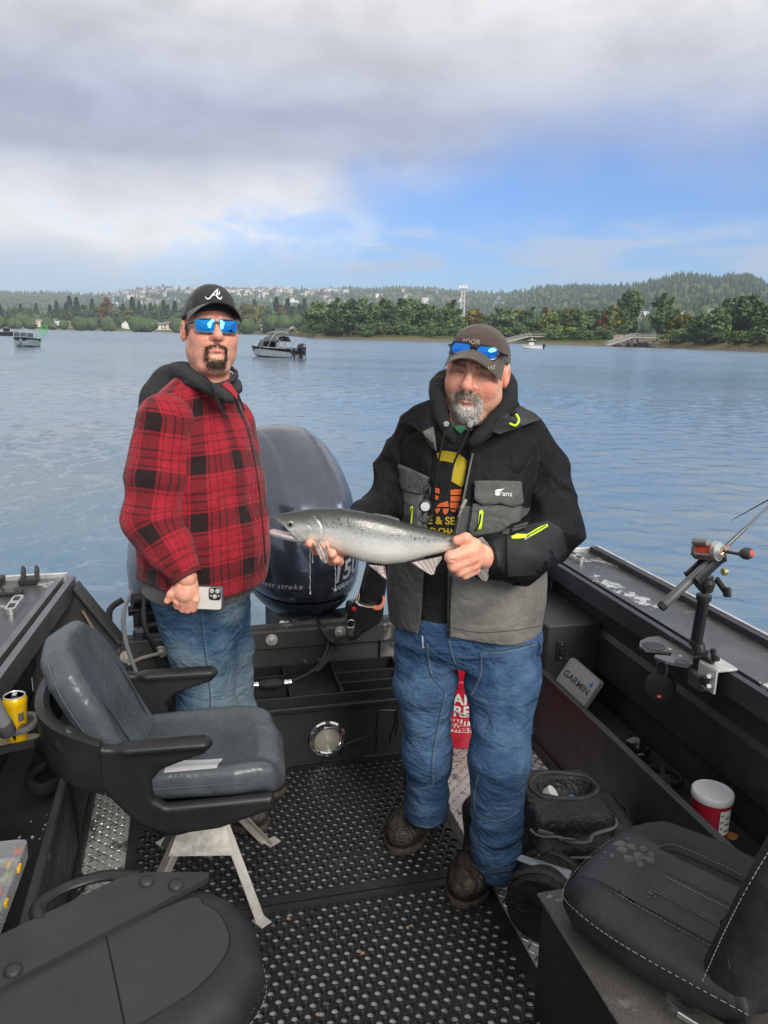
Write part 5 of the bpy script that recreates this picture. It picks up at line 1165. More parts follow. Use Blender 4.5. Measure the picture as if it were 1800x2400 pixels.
# puddles: low lenses of standing water
wat, t, b = emptymat('standing water'); b.inputs['Base Color'].default_value = (.10, .10, .10, 1); b.inputs['Roughness'].default_value = .03; b.inputs['Transmission Weight'].default_value = .25; b.inputs['IOR'].default_value = 1.33; t.set(b.inputs['Normal'], t.bump(t.noise(t.obj(), 60., 2), .05, .001))
pr = random.Random(12)
for (x, y, r_) in [(.055, .195, .020), (.035, .178, .017), (.06, .165, .014), (-.005, .185, .009), (.012, .150, .016), (.04, .135, .018), (.015, .120, .012), (.075, .14, .012), (.0, .205, .006), (-.03, .20, .004), (.085, .19, .007), (-.055, .06, .006), (-.075, .055, .005), (-.06, .045, .005), (-.12, -.05, .006), (.05, .11, .014), (.07, .115, .010)]:
    bm = bmesh.new(); n = 18; rr_ = [r_ * pr.uniform(.75, 1.25) for _ in range(n)]; rings = []
    for k, zz in ((1., .0012), (.93, .0030), (.6, .0040)): rings.append([bm.verts.new(on_surf(bv1, x + k * (rr_[j] + rr_[j - 1]) / 2 * math.cos(2 * math.pi * j / n), y + k * (rr_[j] + rr_[j - 1]) / 2 * math.sin(2 * math.pi * j / n), zz)) for j in range(n)])
    for i in (0, 1):
        for j in range(n): bm.faces.new((rings[i][j], rings[i][(j + 1) % n], rings[i + 1][(j + 1) % n], rings[i + 1][j]))
    bm.faces.new(rings[2]); me = bpy.data.meshes.new('water_puddle'); bm.to_mesh(me); bm.free(); me.materials.append(wat); me.polygons.foreach_set('use_smooth', np.ones(len(me.polygons), bool)); link('water_puddle', me, r1)
# ------------------------------------------------------------------ things lying about in the boat
def leather(name, c, **k): return M(name, c, .6, var=.25, vs=12., bump=.3, bs=700., bd=.001, **k)
nyl = leather('black bag nylon', (.016, .015, .016), crease=.5, ks=14.); nyl2 = leather('worn dark grey nylon', (.035, .034, .035)); zipm = M('grey zip tape', (.12, .12, .125), .55, var=.1)
def lp(u, v, z): return PX(u, v, z=z)
# tackle bag
bb = Vector((1.13, 1.975, 0)); bag = bthing('tackle_bag', 'open black tackle bag with grey zips standing beside the blue jeans', 'bag', bb, R(-8))
def bagf(P):
    x, y, z = P; w = .035 * z; d = fbox(P, (0, .02, .155), (.13, .14, .155), .032); d = smin(d, fbox(P, (.0, -.09, .120), (.128, .062, .11), .028), .014); d = smin(d, fbox(P, (.0, -.135, .07), (.115, .045, .065), .025), .012)
    d = smin(d, fbox(P, (.175, .03, .12), (.05, .11, .11), .035), .02)
    hole = fell(P, (.02, .045, .315), (.098, .055, .075)); d = smax(d, -hole, .012)
    n_ = snoise(P, 26, 3); return d + .009 * (np.sqrt(n_ * n_ + .01) - .4) + .003 * snoise(P, 60, 5)
bo = organic('body', bagf, (-.2, -.2, -.02), (.27, .22, .36), .0085, nyl, bag)
bvb = bvh_of(bo, False)
def wrap(pts, r, name, mat, flat=None, direction=(0, 1, 0), n=10, off=.001):
    out = []
    for p_ in spline(pts, n):
        h_ = bvb.find_nearest(p_); out.append(h_[0] + h_[1] * off)
    mb = MB(); mb.tube(out, r, 7, flat=flat); return mb.build(name, mat, bag, True)
wrap([(-.15, -.09, .25), (-.05, -.13, .245), (.0, -.13, .225), (.06, -.13, .25), (.14, -.08, .27)], .008, 'zip', zipm, .4); wrap([(-.14, -.15, .20), (-.05, -.17, .195), (.05, -.17, .185), (.14, -.14, .16)], .008, 'zip', zipm, .4)
wrap([(-.14, -.16, .155), (-.05, -.18, .15), (.05, -.18, .13), (.13, -.15, .10)], .008, 'zip', zipm, .4); wrap([(-.08, -.02, .33), (-.10, .05, .335), (-.05, .11, .33), (.03, .115, .33), (.11, .08, .32), (.12, .02, .315), (.05, -.03, .315), (-.08, -.02, .33)], .006, 'rim_piping', nyl2)
for (x, y, z, a) in [(-.10, -.125, .262, .4), (-.04, -.145, .25, .2), (.03, -.185, .196, -.5)]:
    mb = MB(); mb.box((x, y, z), (.055, .006, .013), .002, rotm(.2, a, .1)); mb.build('zip_pull', zipm, bag)
mb = MB(); mb.lathe([(.024, 0), (.025, .03), (.024, .06)], 18, 0, Matrix.Translation((-.055, .075, .235)) @ rotm(.3, .7, 0)); mb.build('white_tub', M('white tub', (.62, .62, .60), .5), bag, True)
for k in range(5): mb = MB(); mb.box((.0 + .028 * k, .03 + .008 * (k % 2), .255), (.022, .012, .05), .002, rotm(.3, .4 * k, .5)); mb.build('tackle_packet', [stain, M('blue packet', (.06, .18, .30), .4), blackp][k % 3], bag)
for k in range(3): wrap([(-.09 + .02 * k, -.17, .115 - .03 * k), (.0, -.19, .10 - .03 * k), (.09, -.17, .095 - .025 * k), (.06, -.19, .05), (-.04, -.19, .05)], .007, 'rolled_strap', nyl2, .5)
mb = MB()
for k in range(6): mb.tube(spline([(-.05 + .02 * k, -.187, .09), (-.03 + .02 * k, -.196, .085 + .01 * (k % 2)), (0 + .02 * k, -.188, .075)], 4), .003, 5)
mb.build('buckle', M('grey buckle', (.16, .16, .16), .4), bag, True)
wrap([(.20, -.09, .10), (.235, .0, .20), (.21, .08, .23), (.17, .12, .15)], .012, 'shoulder_strap', nyl, .35)
# round soft case
rc = bthing('round_case', 'round black padded case lying open under the tackle bag', 'case', (1.0, 1.80, 0), R(-40))
def rcf(P):
    x, y, z = P; r_ = np.sqrt(x ** 2 + (z - .105) ** 2); d = np.maximum(r_ - .10, np.abs(y) - .085); d = smax(d, -np.maximum(r_ - .062, -(y + .02)), .012); d = np.maximum(d, -.5)
    return d - .004 + .002 * snoise(P, 40, 2)
organic('case_body', rcf, (-.13, -.12, -.02), (.13, .12, .24), .007, nyl, rc)
for y_ in (-.05, .05): mb = MB(); mb.tube([(.107 * math.cos(a), y_, .105 + .107 * math.sin(a)) for a in np.linspace(0, 2 * math.pi, 28)[:-1]], .013, 8, flat=.3, closed=True); mb.build('binding_strap', nyl2, rc, True)
mb = MB(); mb.box((-.09, -.055, .17), (.03, .03, .012), .003, rotm(0, -.8, 0)); mb.build('buckle', blackp, rc)
# clear packet of tackle
pk = [PX(1212, 2012, z=.20), PX(1222, 2003, z=.215), PX(1340, 2040, z=.215), PX(1332, 2060, z=.195)]; pc = sum(pk, Vector()) / 4
o = bthing('tackle_packet', 'flat clear plastic packet with pink and blue card between bag and round case', 'packet', pc); clearp = M('clear plastic film', (.55, .58, .62), .12, var=.1, alpha=.45, coat=.3)
mb = mbb(pc); mb.add([p_ for p_ in pk] + [p_ - Vector((0, 0, .006)) for p_ in pk], [(0, 1, 2, 3), (7, 6, 5, 4), (0, 4, 5, 1), (1, 5, 6, 2), (2, 6, 7, 3), (3, 7, 4, 0)]); mb.build('film', clearp, o)
for k, c in enumerate([(.10, .14, .20), (.16, .22, .30), (.45, .06, .14), (.20, .28, .34)]):
    a, b_ = .08 + .22 * k, .26 + .22 * k; f_ = lambda s_, t_: pk[0].lerp(pk[3], s_).lerp(pk[1].lerp(pk[2], s_), t_) - Vector((0, 0, .003)); mb = mbb(pc); mb.add([f_(a, .15), f_(b_, .15), f_(b_, .85), f_(a, .85)], [(0, 1, 2, 3)]); mb.build('card', M('packet card %d' % k, c, .5), o)
# grey screen cover with maker's name
gq = [PX(1293, 1590, x=1.46), PX(1345, 1546, x=1.52), PX(1413, 1605, x=1.57), PX(1360, 1653, x=1.49)]; gc = sum(gq, Vector()) / 4; ax_ = ((gq[2] - gq[1]) + (gq[3] - gq[0])).normalized(); ay_ = ((gq[1] - gq[0]) + (gq[2] - gq[3])); ay_ = (ay_ - ax_ * ay_.dot(ax_)).normalized(); an_ = ax_.cross(ay_)
gw, gh = ((gq[2] - gq[1]).length + (gq[3] - gq[0]).length) / 2, ((gq[1] - gq[0]).length + (gq[2] - gq[3]).length) / 2
TG = Matrix.Translation(gc) @ Matrix((ax_, ay_, an_)).transposed().to_4x4()
o = bthing('screen_cover', 'light grey fishfinder screen cover leaning in the right side tray', 'cover', gc); gcv = M('light grey cover plastic', (.36, .36, .36), .5, var=.06, vs=8.)
mb = MB(); mb.T = Matrix.Translation(-gc) @ TG; rr0 = rrect(gw, gh, .014, 5); mb.loft([[(x, y, -.028) for x, y in rr0], [(x, y, -.004) for x, y in rr0], [(x * .985, y * .975, .0) for x, y in rr0]]); cvr = mb.build('cover', gcv, o, 30)
text('maker_lettering', 'GARMIN', gw * .215, M('dark grey lettering', (.05, .05, .055), .5), cvr, Matrix.Translation(-gc) @ TG @ Matrix.Translation((.0, -.004, .0008)), .0004, spacing=1.02, bold=.0006)
mb = MB(); mb.T = Matrix.Translation(-gc) @ TG; mb.prism([(gw * .31, gh * .16), (gw * .40, gh * .16), (gw * .355, gh * .36)], .0006, None, 0, .0006); mb.build('blue_triangle', M('blue logo paint', (.02, .16, .45), .5), cvr)
# rod holder, rod and reel on the right gunwale
rh = bthing('rod_holder', 'black adjustable rod holder clamped to the right gunwale', 'rod holder', (1.585, 1.95, .66)); rb0 = Vector((1.585, 1.95, .66)); bpl = M('black rod holder plastic', (.022, .023, .025), .42, var=.15, bump=.08, bs=200.)
def q_(u, v, x=1.575): return PX(u, v, x=x)
mb = mbb(rb0); mb.box(q_(1640, 1592, 1.568), (.05, .07, .06), .008); mb.build('clamp_block', M('dark grey clamp casting', (.075, .073, .068), .5, .2, var=.2, vs=30.), rh)
mb = mbb(rb0); c_ = PX(1686, 1566, z=.737); mb.box(c_ + Vector((.012, .02, .0)), (.075, .085, .008), .001); mb.box(c_ + Vector((-.024, .02, -.038)), (.008, .085, .075), .001); mb.build('clamp_angle', M('worn white clamp', (.55, .55, .53), .45, .4, var=.2, vs=40.), rh)
for u, v in ((1662, 1585), (1662, 1608)): mb = mbb(rb0); mb.cyl(q_(u, v, 1.556), q_(u, v, 1.536), .007, 10); mb.build('clamp_bolt', chrome, rh, True)
mb = mbb(rb0); mb.box(q_(1652, 1596, 1.545), (.015, .03, .03), .004); mb.build('clamp_nut', blackp, rh)
mb = mbb(rb0); mb.tube([q_(1640, 1575), q_(1640, 1545), q_(1636, 1510)], [.026, .024, .024], 14, flat=.8); mb.build('swivel_base', bpl, rh, True)
mb = mbb(rb0); mb.cyl(q_(1630, 1545, 1.56), q_(1672, 1538, 1.57), .011, 12); mb.cyl(q_(1660, 1540, 1.57), q_(1672, 1538, 1.57), .02, 8)
for k in range(4): a = k * math.pi / 2; c_ = q_(1670, 1538, 1.57); mb.cyl(c_, c_ + Vector((0, .026 * math.cos(a), .026 * math.sin(a))), .008, 8)
mb.build('wing_knob', bpl, rh, True)
p0, p1 = q_(1631, 1510), q_(1650, 1398); mb = mbb(rb0)
for o_ in (-.012, .012): mb.tube([p0 + Vector((0, o_, 0)), p1 + Vector((0, o_, 0))], .011, 8)
mb.tube([p0, p1], .013, 8, flat=.6); mb.build('post', bpl, rh, True)
mb = mbb(rb0); mb.tube([p1 - (p1 - p0) * .06, p1 + (p1 - p0) * .03], .024, 12); mb.tube([p0 - (p1 - p0) * .02, p0 + (p1 - p0) * .08], .022, 12); mb.build('post_collar', bpl, rh, 30)
mb = mbb(rb0); mb.tube([q_(1652, 1385), q_(1655, 1350)], [.019, .024], 12); c_ = q_(1652, 1368); mb.box(c_, (.045, .06, .05), .01, rotm(.3, 0, 0)); mb.build('head', bpl, rh, True)
b0_, b1_ = PX(1550, 1423, y=1.985), PX(1640, 1340, y=1.985); rd = (PX(1800, 1188, y=1.985) - b0_).normalized()
cr_ = PX(1652, 1330, y=1.985) ; mb = mbb(rb0); rings = []
for s_ in (-.055, -.045, .045, .06):
    c_ = b0_ + rd * ((cr_ - b0_).length + s_); xx_ = Vector((0, 1, 0)); zz_ = rd.cross(xx_).normalized(); rad = .030 if abs(s_) < .05 else .034
    rings.append([c_ + xx_ * (rad * math.cos(a)) - zz_ * (rad * math.sin(a)) for a in np.linspace(-.5, math.pi + .5, 14)] + [c_ + xx_ * (rad * .78 * math.cos(a)) - zz_ * (rad * .78 * math.sin(a)) for a in np.linspace(math.pi + .5, -.5, 14)])
mb.loft(rings); mb.build('cradle', bpl, rh, 50)
mb = mbb(rb0); c_ = q_(1690, 1372, 1.57); mb.box(c_ + Vector((0, 0, .0)), (.014, .06, .022), .005, rotm(.5, 0, 0)); mb.box(c_ + Vector((0, -.03, -.012)), (.014, .03, .03), .004, rotm(-.3, 0, 0)); mb.build('lock_lever', bpl, rh)
mb = mbb(rb0); c_ = q_(1702, 1340, 1.55); mb.cyl(c_, c_ + Vector((-.012, 0, 0)), .011, 12); mb.build('brass_nut', M('brass nut', (.5, .45, .2), .35, .8), rh, True)
fr = bthing('fishing_rod', 'carbon fishing rod with silver and orange reel in the right hand holder', 'rod', b0_)
gripm, t, b = emptymat('woven carbon grip'); P = t.obj(); wv = t.node('ShaderNodeTexChecker', {'Vector': P, 'Scale': 260.}).outputs[1]; t.set(b.inputs['Base Color'], t.mix(wv, (.05, .052, .056), (.13, .135, .14))); b.inputs['Roughness'].default_value = .35
mb = mbb(b0_); mb.tube([b0_, b0_ + rd * .02, b0_ + rd * .24, b0_ + rd * .255], [.0135, .0148, .0140, .010], 16); mb.build('grip', gripm, fr, 30)
mb = mbb(b0_); mb.tube([b0_ - rd * .004, b0_ + rd * .012], [.0145, .0160], 16); mb.build('butt_cap', rubber, fr, 30)
L0 = .255; mb = mbb(b0_); mb.tube([b0_ + rd * (L0 + .0), b0_ + rd * (L0 + .11), b0_ + rd * (L0 + .115), b0_ + rd * 1.3, b0_ + rd * 2.4 + Vector((0, 0, -.05))], [.0075, .006, .004, .003, .0012], 10); mb.build('blank', M('grey rod blank', (.12, .125, .13), .3, .3), fr, True)
for s_ in (.62, .95, 1.35, 1.8):
    c_ = b0_ + rd * s_; up = rd.cross(Vector((0, 1, 0))).normalized(); up = up if up.z > 0 else -up; g_ = c_ + up * .020
    mb = mbb(b0_); mb.tube([g_ + Vector((0, 1, 0)) * (.009 * math.cos(a)) + up * (.009 * math.sin(a)) for a in np.linspace(0, 6.283, 16)[:-1]], .0018, 6, closed=True); mb.tube([c_ + rd * .012, g_ - up * .009], .0014, 5); mb.build('line_guide', stain, fr, True)
# reel body across the rod (axis along y)
rc_ = PX(1660, 1290, y=1.985); ry = Vector((0, 1, 0)); redm = M('orange red reel spool', (.62, .09, .04), .35, coat=.3); slv = M('silver reel side', (.52, .52, .50), .28, .7, var=.05)
ux = Vector((CP * 1 + 0, 0, 0)).normalized(); axis = (PX(1735, 1297, x=rc_.x + .03) - PX(1640, 1290, x=rc_.x - .02)).normalized()
def disc(s0, s1, r_, mat, name, par, n=26, r2=None):
    mb = mbb(b0_); mb.tube([rc_ + axis * s0, rc_ + axis * s1], [r_, r2 or r_], n); return mb.build(name, mat, par, 30)
reel = disc(-.040, -.030, .030, M('grey reel side', (.16, .16, .17), .4, .3), 'reel', fr); disc(-.030, .022, .0235, redm, 'spool', reel); disc(.022, .036, .031, slv, 'side_plate', reel); disc(.036, .048, .027, slv, 'gear_case', reel, 26, .018); disc(.048, .062, .011, chrome, 'drag_nut', reel)
up = rd.cross(ry).normalized(); up = up if up.z > 0 else -up
mb = mbb(b0_)
for k in range(4): a = R(100 + 62 * k); q = up * (.027 * math.cos(a)) + rd * (.027 * math.sin(a)); mb.cyl(rc_ + q - axis * .034, rc_ + q + axis * .03, .005, 8)
mb.build('frame', slv, reel, True)
mb = mbb(b0_); c_ = rc_ + up * .040; mb.tube([c_ - axis * .028, c_ + axis * .020], .012, 12); mb.build('line_counter', M('grey counter housing', (.20, .20, .20), .4), reel, 30)
mb = mbb(b0_); mb.box(rc_ + axis * -.005 - up * .012, (.03, .058, .018), .004); mb.build('reel_foot', blackp, reel)
mb = mbb(b0_)
for k in range(5): a = 2 * math.pi * k / 5; mb.cyl(rc_ + axis * .058, rc_ + axis * .058 + up * (.020 * math.cos(a)) + rd * (.020 * math.sin(a)), .0035, 6)
mb.build('star_drag', M('copper orange star drag', (.60, .25, .12), .3, .6), reel, True)
mb = mbb(b0_); e_ = rc_ + axis * .090 - up * .006; mb.tube([rc_ + axis * .056, rc_ + axis * .072 - up * .002, e_], [.006, .005, .0045], 8); ha = mb.build('handle_arm', blackp, reel, True)
mb = mbb(b0_); mb.lathe([(.004, -.0), (.008, .008), (.017, .02), (.019, .032), (.015, .044), (.004, .048)], 18, 0, Matrix.Translation(e_) @ (axis + Vector((0, 0, .1))).to_track_quat('Z', 'Y').to_matrix().to_4x4()); kn = mb.build('handle_knob', M('charcoal knob', (.05, .05, .055), .5), reel, True)
mb = mbb(b0_); mb.lathe([(.0125, .042), (.010, .0475), (.002, .0495)], 16, 0, Matrix.Translation(e_) @ (axis + Vector((0, 0, .1))).to_track_quat('Z', 'Y').to_matrix().to_4x4()); mb.build('knob_cap', redm, reel, True)
r2a, r2b = PX(1717, 1218, x=2.05), PX(1800, 1172, x=2.05); o = bthing('rod_tip', 'thin dark tip of a second fishing rod at the right edge', 'rod', r2a); mb = mbb(r2a); dd = r2b - r2a; mb.tube([r2a, r2b, r2a + dd * 6], [.0016, .0026, .007], 8); mb.build('blank', blackp, o, True); mb = mbb(r2a); mb.tube([r2a - dd.normalized() * .004, r2a + dd.normalized() * .006], .003, 8); mb.build('tip_ring', stain, o)
# drink holder and loudspeaker hanging from it
dk = bthing('drink_holder', 'black plate with round cup holes fixed inside the right gunwale', 'holder', PX(1560, 1530, z=.70)); db = PX(1560, 1530, z=.70)
outp = [PX(u, v, z=.70) for u, v in [(1498, 1520), (1500, 1507), (1518, 1499), (1545, 1496), (1640, 1548), (1640, 1558), (1610, 1566), (1560, 1556), (1533, 1545), (1536, 1540), (1572, 1543), (1574, 1535), (1540, 1530), (1512, 1528)]]
bm = bmesh.new(); f_ = bm.faces.new([bm.verts.new(p_ - db) for p_ in outp]); r_ = bmesh.ops.extrude_face_region(bm, geom=[f_]); bmesh.ops.translate(bm, verts=[g for g in r_['geom'] if isinstance(g, bmesh.types.BMVert)], vec=(0, 0, .009)); bmesh.ops.recalc_face_normals(bm, faces=bm.faces); me = bpy.data.meshes.new('plate'); bm.to_mesh(me); bm.free(); me.materials.append(M('satin black plate', (.085, .086, .09), .35, var=.1)); link('plate', me, dk)
for u, v, r_ in ((1532, 1514, .034), (1598, 1551, .019)):
    c_ = PX(u, v, z=.7105) - db; mb = MB(); mb.lathe([(r_, 0), (r_ + .004, .0012), (r_, .0016)], 26, 0, Matrix.Translation(c_ - Vector((0, 0, .001)))); mb.lathe([(r_, .0004), (.001, .0005)], 26, 1, Matrix.Translation(c_)); mb.build('cup_hole', [blackp, M('painted hole shade', (.002, .002, .002), .9)], dk)  # flat black disc paints the shade inside each cup hole
for u, v in ((1570, 1522), (1594, 1538)): c_ = PX(u, v, z=.7105) - db; mb = MB(); mb.lathe([(.006, 0), (.004, .003)], 10, 0, Matrix.Translation(c_)); mb.build('screw', stain, dk)
sp0 = PX(1548, 1610, x=1.52); spk = bthing('speaker', 'round black clip speaker hanging under the cup holder plate', 'speaker', sp0); vd = (Vector((0, 0, CAMH)) - sp0); vd.z = -.05; vd.normalize(); Ts = vd.to_track_quat('Z', 'Y').to_matrix().to_4x4(); Rs = .050
mb = MB(); mb.T = Ts; mb.lathe([(Rs * .6, -.020), (Rs * .96, -.016), (Rs, -.006), (Rs, .006), (Rs * .95, .014), (Rs * .7, .019), (.002, .021)], 36); sbod = mb.build('body', M('black speaker mesh', (.012, .012, .013), .75, var=.2, bump=.5, bs=1500., bd=.001), spk, True)
lab = Matrix.Translation((0, 0, 0)) @ Ts; yv = Ts.to_3x3().inverted() @ Vector((0, 0, -1)); yv.z = 0; yv.normalize(); ang = math.atan2(yv.y, yv.x) + math.pi / 2
TL = Ts @ Matrix.Rotation(ang, 4, 'Z') @ Matrix.Translation((.0, -.026, .0195)) @ rotm(R(14), 0, 0)
mb = MB(); mb.T = TL; mb.box((0, 0, 0), (.0155, .0105, .002), .0005); badge = mb.build('badge', M('red badge', (.55, .03, .03), .4), spk); text('maker_lettering', 'JBL', .0078, M('white print', (.8, .8, .8), .5), badge, TL @ Matrix.Translation((0, 0, .0012)), .0001)
cpth = [sp0 + Vector((0, .020, .040)), PX(1540, 1580, x=1.52) + Vector((0, 0, 0)), PX(1541, 1555, x=1.52), PX(1556, 1550, x=1.53), PX(1564, 1566, x=1.52), sp0 + Vector((0, -.018, .042))]
mb = mbb(sp0); mb.tube(spline(cpth, 6), .0035, 8); mb.build('carabiner', M('grey carabiner', (.14, .14, .145), .35, .5), spk, True); mb = mbb(sp0); mb.tube(spline([PX(1549, 1530, x=1.53), PX(1556, 1545, x=1.51), PX(1562, 1558, x=1.515)], 5), .0042, 7); mb.build('cord', blackp, spk, True)
# coffee tub, reels and odds in the right tray
cf = PX(1672, 1950, z=.222); cf.z = .224; tub = bthing('coffee_tub', 'red plastic tub with white lid in the right side tray', 'tub', (1.535, 1.80, .228)); redp = M('dark red tub plastic', (.30, .012, .03), .32, var=.12, coat=.2)
mb = MB(); mb.lathe([(.054, 0), (.057, .006), (.056, .05), (.058, .10), (.058, .132)], 32); mb.build('tub', redp, tub, 40); mb = MB(); mb.lathe([(.061, .126), (.062, .129), (.062, .146), (.059, .150), (.055, .150), (.054, .147), (.02, .146), (.001, .146)], 32); mb.build('lid', M('white lid plastic', (.50, .51, .53), .4, var=.05), tub, 40)
mb = MB(); a0 = -2.0
for k in range(7): pass
pts = [(.0590 * math.cos(a), .0590 * math.sin(a)) for a in np.linspace(-1.75, -1.0, 8)]; mb.add([(x, y, z) for x, y in pts for z in (.03, .112)], [(2 * i, 2 * i + 2, 2 * i + 3, 2 * i + 1) for i in range(7)]); pl_l = mb.build('paper_label', M('white label paper', (.6, .6, .58), .7), tub)
for k in range(6):
    pts = [(.0595 * math.cos(a), .0595 * math.sin(a)) for a in np.linspace(-1.7 if k % 2 else -1.45, -1.55 if k % 2 else -1.1, 4)]; z_ = .04 + .011 * k; mb = MB(); mb.add([(x, y, z) for x, y in pts for z in (z_, z_ + .006)], [(2 * i, 2 * i + 2, 2 * i + 3, 2 * i + 1) for i in range(3)]); mb.build('label_print', M('grey print', (.12, .12, .12), .7), pl_l)
def spare_reel(c, rz, label):
    o = bthing('spare_reel', label, 'reel', c, rz); gl = M('glossy black reel', (.010, .010, .011), .2, coat=.5)
    mb = MB(); T = rotm(R(68), 0, 0); T = Matrix.Translation((0, 0, .05)) @ T; mb.lathe([(.02, -.03), (.046, -.026), (.05, -.01), (.05, .01), (.044, .024), (.02, .030), (.002, .031)], 28, 0, T); mb.build('reel_body', gl, o, True)
    mb = MB(); mb.T = T; mb.tube([(0, 0, .03), (0, 0, .042), (-.06, .01, .045), (-.10, .012, .044)], [.006, .006, .005, .005], 8); mb.build('crank', gl, o, True); mb = MB(); mb.T = T; mb.cyl((-.10, .012, .046), (-.10, .012, .07), .009, 10); mb.build('crank_knob', gl, o, True); mb = MB(); mb.box((.01, .03, .016), (.03, .11, .014), .004); mb.build('foot', blackp, o)
spare_reel((1.555, 2.225, .226), R(35), 'glossy black reel with a crank lying in the right tray'); 
o = bthing('goggles', 'black strapped goggles beside the glossy reel in the right tray', 'goggles', (1.545, 2.04, .23), R(25))
for s_ in (-1, 1): mb = MB(); mb.tube([(s_ * .035 + .03 * math.cos(a), .03 * math.sin(a), .035 + .01 * math.sin(a)) for a in np.linspace(0, 6.283, 20)[:-1]], .010, 8, closed=True); mb.build('rim', rubber, o, True); mb = MB(); mb.lathe([(.027, 0), (.02, .006), (.001, .008)], 20, 0, Matrix.Translation((s_ * .035, 0, .035))); mb.build('lens', M('dark glass', (.01, .01, .01), .08), o, True)
mb = MB(); mb.tube(spline([(-.06, 0, .035), (-.08, .08, .02), (0, .13, .015), (.08, .08, .02), (.06, 0, .035)], 6), .012, 8, flat=.3); mb.build('strap', rubber, o, True)
def scrap(loc, label, mat, s_=.012, name='litter', cat='litter', n=5):
    o = bthing(name, label, cat, loc); mb = MB(); q = random.Random(label)
    pts = [(s_ * q.uniform(.6, 1.2) * math.cos(a), s_ * q.uniform(.5, 1.1) * math.sin(a)) for a in np.linspace(0, 6.283, 9)[:-1]]
    mb.add([(x, y, .002 + q.uniform(0, s_ * .3)) for x, y in pts] + [(0, 0, s_ * .35)] + [(x, y, 0) for x, y in pts], [(i, (i + 1) % 8, 8) for i in range(8)] + [(i, 9 + i, 9 + (i + 1) % 8, (i + 1) % 8) for i in range(8)]); mb.build('piece', mat, o, True); return o
scrap((1.60, 1.77, .226), 'orange rind scrap in the right tray beside the red tub', M('orange rind', (.55, .22, .06), .5), .022); scrap((1.49, 1.745, .226), 'crumpled clear wrapper in front of the red tub', clearp, .03)
lm_ = M('dry brown leaf', (.32, .17, .08), .8, var=.2)
for u, v, lab in ((676, 2154, 'small reddish brown leaf on the near mat by the seam'), (955, 2175, 'tiny brown leaf scrap on the middle of the near mat'), (850, 2235, 'tiny tan scrap on the near mat left of centre'), (745, 2378, 'yellowed leaf bit at the bottom of the near mat')): p_ = PX(u, v, z=.0095); scrap(p_, lab, lm_, .006, 'leaf', 'leaf')
# red bucket behind the jeans
bk_ = bthing('red_bucket', 'red plastic bucket with white lettering behind the blue jeans', 'bucket', (1.13, 2.93, .0)); bkm = M('red bucket plastic', (.48, .012, .03), .35, var=.06, coat=.15)
mb = MB(); mb.lathe([(.125, 0), (.130, .004), (.143, .29), (.150, .29), (.152, .312), (.147, .318), (.140, .318), (.138, .05), (.001, .02)], 44); bko = mb.build('pail', bkm, bk_, 40); bvk = bvh_of(bko, False); wl_ = M('white bucket print', (.72, .70, .68), .5)
mb = MB(); mb.tube([(.152 * math.cos(a), .152 * math.sin(a), .30 - .13 * abs(math.sin(a))) for a in np.linspace(math.pi, 2 * math.pi, 24)], .003, 6); mb.build('bail', stain, bk_, True)
dv = (Vector((0, 0, 1.5)) - Vector((1.13, 2.93, .2))); dv.z = 0; dv.normalize(); pp = Vector((1.09, 2.93 - .13, 0)); 
for txt, z_, s_ in (('HAN', .232, .068), ('FRE', .176, .068), ('QUALITY', .128, .033), ('LOWEST', .096, .033)):
    V, F = textmesh(txt, s_, 0, 1., 0, .002); n_ = dv; xx_ = Vector((0, 0, 1)).cross(n_).normalized(); off_ = PX(1072, 1700, y=2.80) - Vector((1.13, 2.93, 0)); off_.z = 0; c0 = xx_ * off_.dot(xx_)
    T = Matrix.Translation(c0 + n_ * .3 + Vector((0, 0, z_))) @ Matrix((xx_, Vector((0, 0, 1)), n_)).transposed().to_4x4()
    if s_ < .04:                                   # small lines are red letters on a white strip
        Vb = [(-.085, -.017, 0), (.085, -.017, 0), (.085, .017, 0), (-.085, .017, 0)]; Vb = [(-.085 + .17 * i / 8, y_, 0) for i in range(9) for y_ in (-.0145, .0145)]; Fb = [(2 * i, 2 * i + 2, 2 * i + 3, 2 * i + 1) for i in range(8)]
        decal('white_strip', Vb, Fb, T, -n_, bvk, wl_, bko, .0008); decal('lettering', V, F, T, -n_, bvk, bkm, bko, .0016)
    else: decal('lettering', V, F, T, -n_, bvk, wl_, bko, .001)
# ------------------------------------------------------------------ left side: drink, holder, lure box, rope
hb = PX(48, 1700, z=.62); lh = bthing('cup_bracket', 'black ring bracket with tan strap inside the left gunwale', 'holder', hb); rm2 = M('grey ring plastic', (.10, .10, .105), .4)
mb = MB(); mb.lathe([(.038, 0), (.052, 0), (.054, .006), (.052, .012), (.038, .012), (.036, .006), (.038, 0)], 32, 0, Matrix.Translation((0, 0, 0)) @ rotm(R(4), R(-6), 0)); mb.build('ring', rm2, lh, 40)
mb = MB(); mb.prism([(-.11, -.05), (.03, -.01), (.045, .02), (.03, .035), (-.11, .03)], .009, Matrix.Translation((0, 0, -.055))); mb.build('lower_plate', M('tan strap plate', (.26, .22, .14), .5, var=.2), lh); mb = MB(); mb.prism([(-.12, -.06), (.035, -.018), (.052, .012), (.04, .0), (.028, -.008), (-.12, -.048)], .02, Matrix.Translation((0, 0, -.062))); mb.build('plate_rim', blackp, lh)
mb = MB(); mb.tube([(-.01, -.005, -.06), (-.022, -.02, .02), (-.03, -.03, .05)], .006, 8); mb.build('pin', blackp, lh, True)
can = bthing('yellow_can', 'dented yellow drink can standing in the left ring bracket', 'can', hb + Vector((-.012, .012, -.05))); yl = M('yellow can paint', (.82, .50, .008), .28, .2, var=.05, coat=.2)
mb = MB(); rings = []
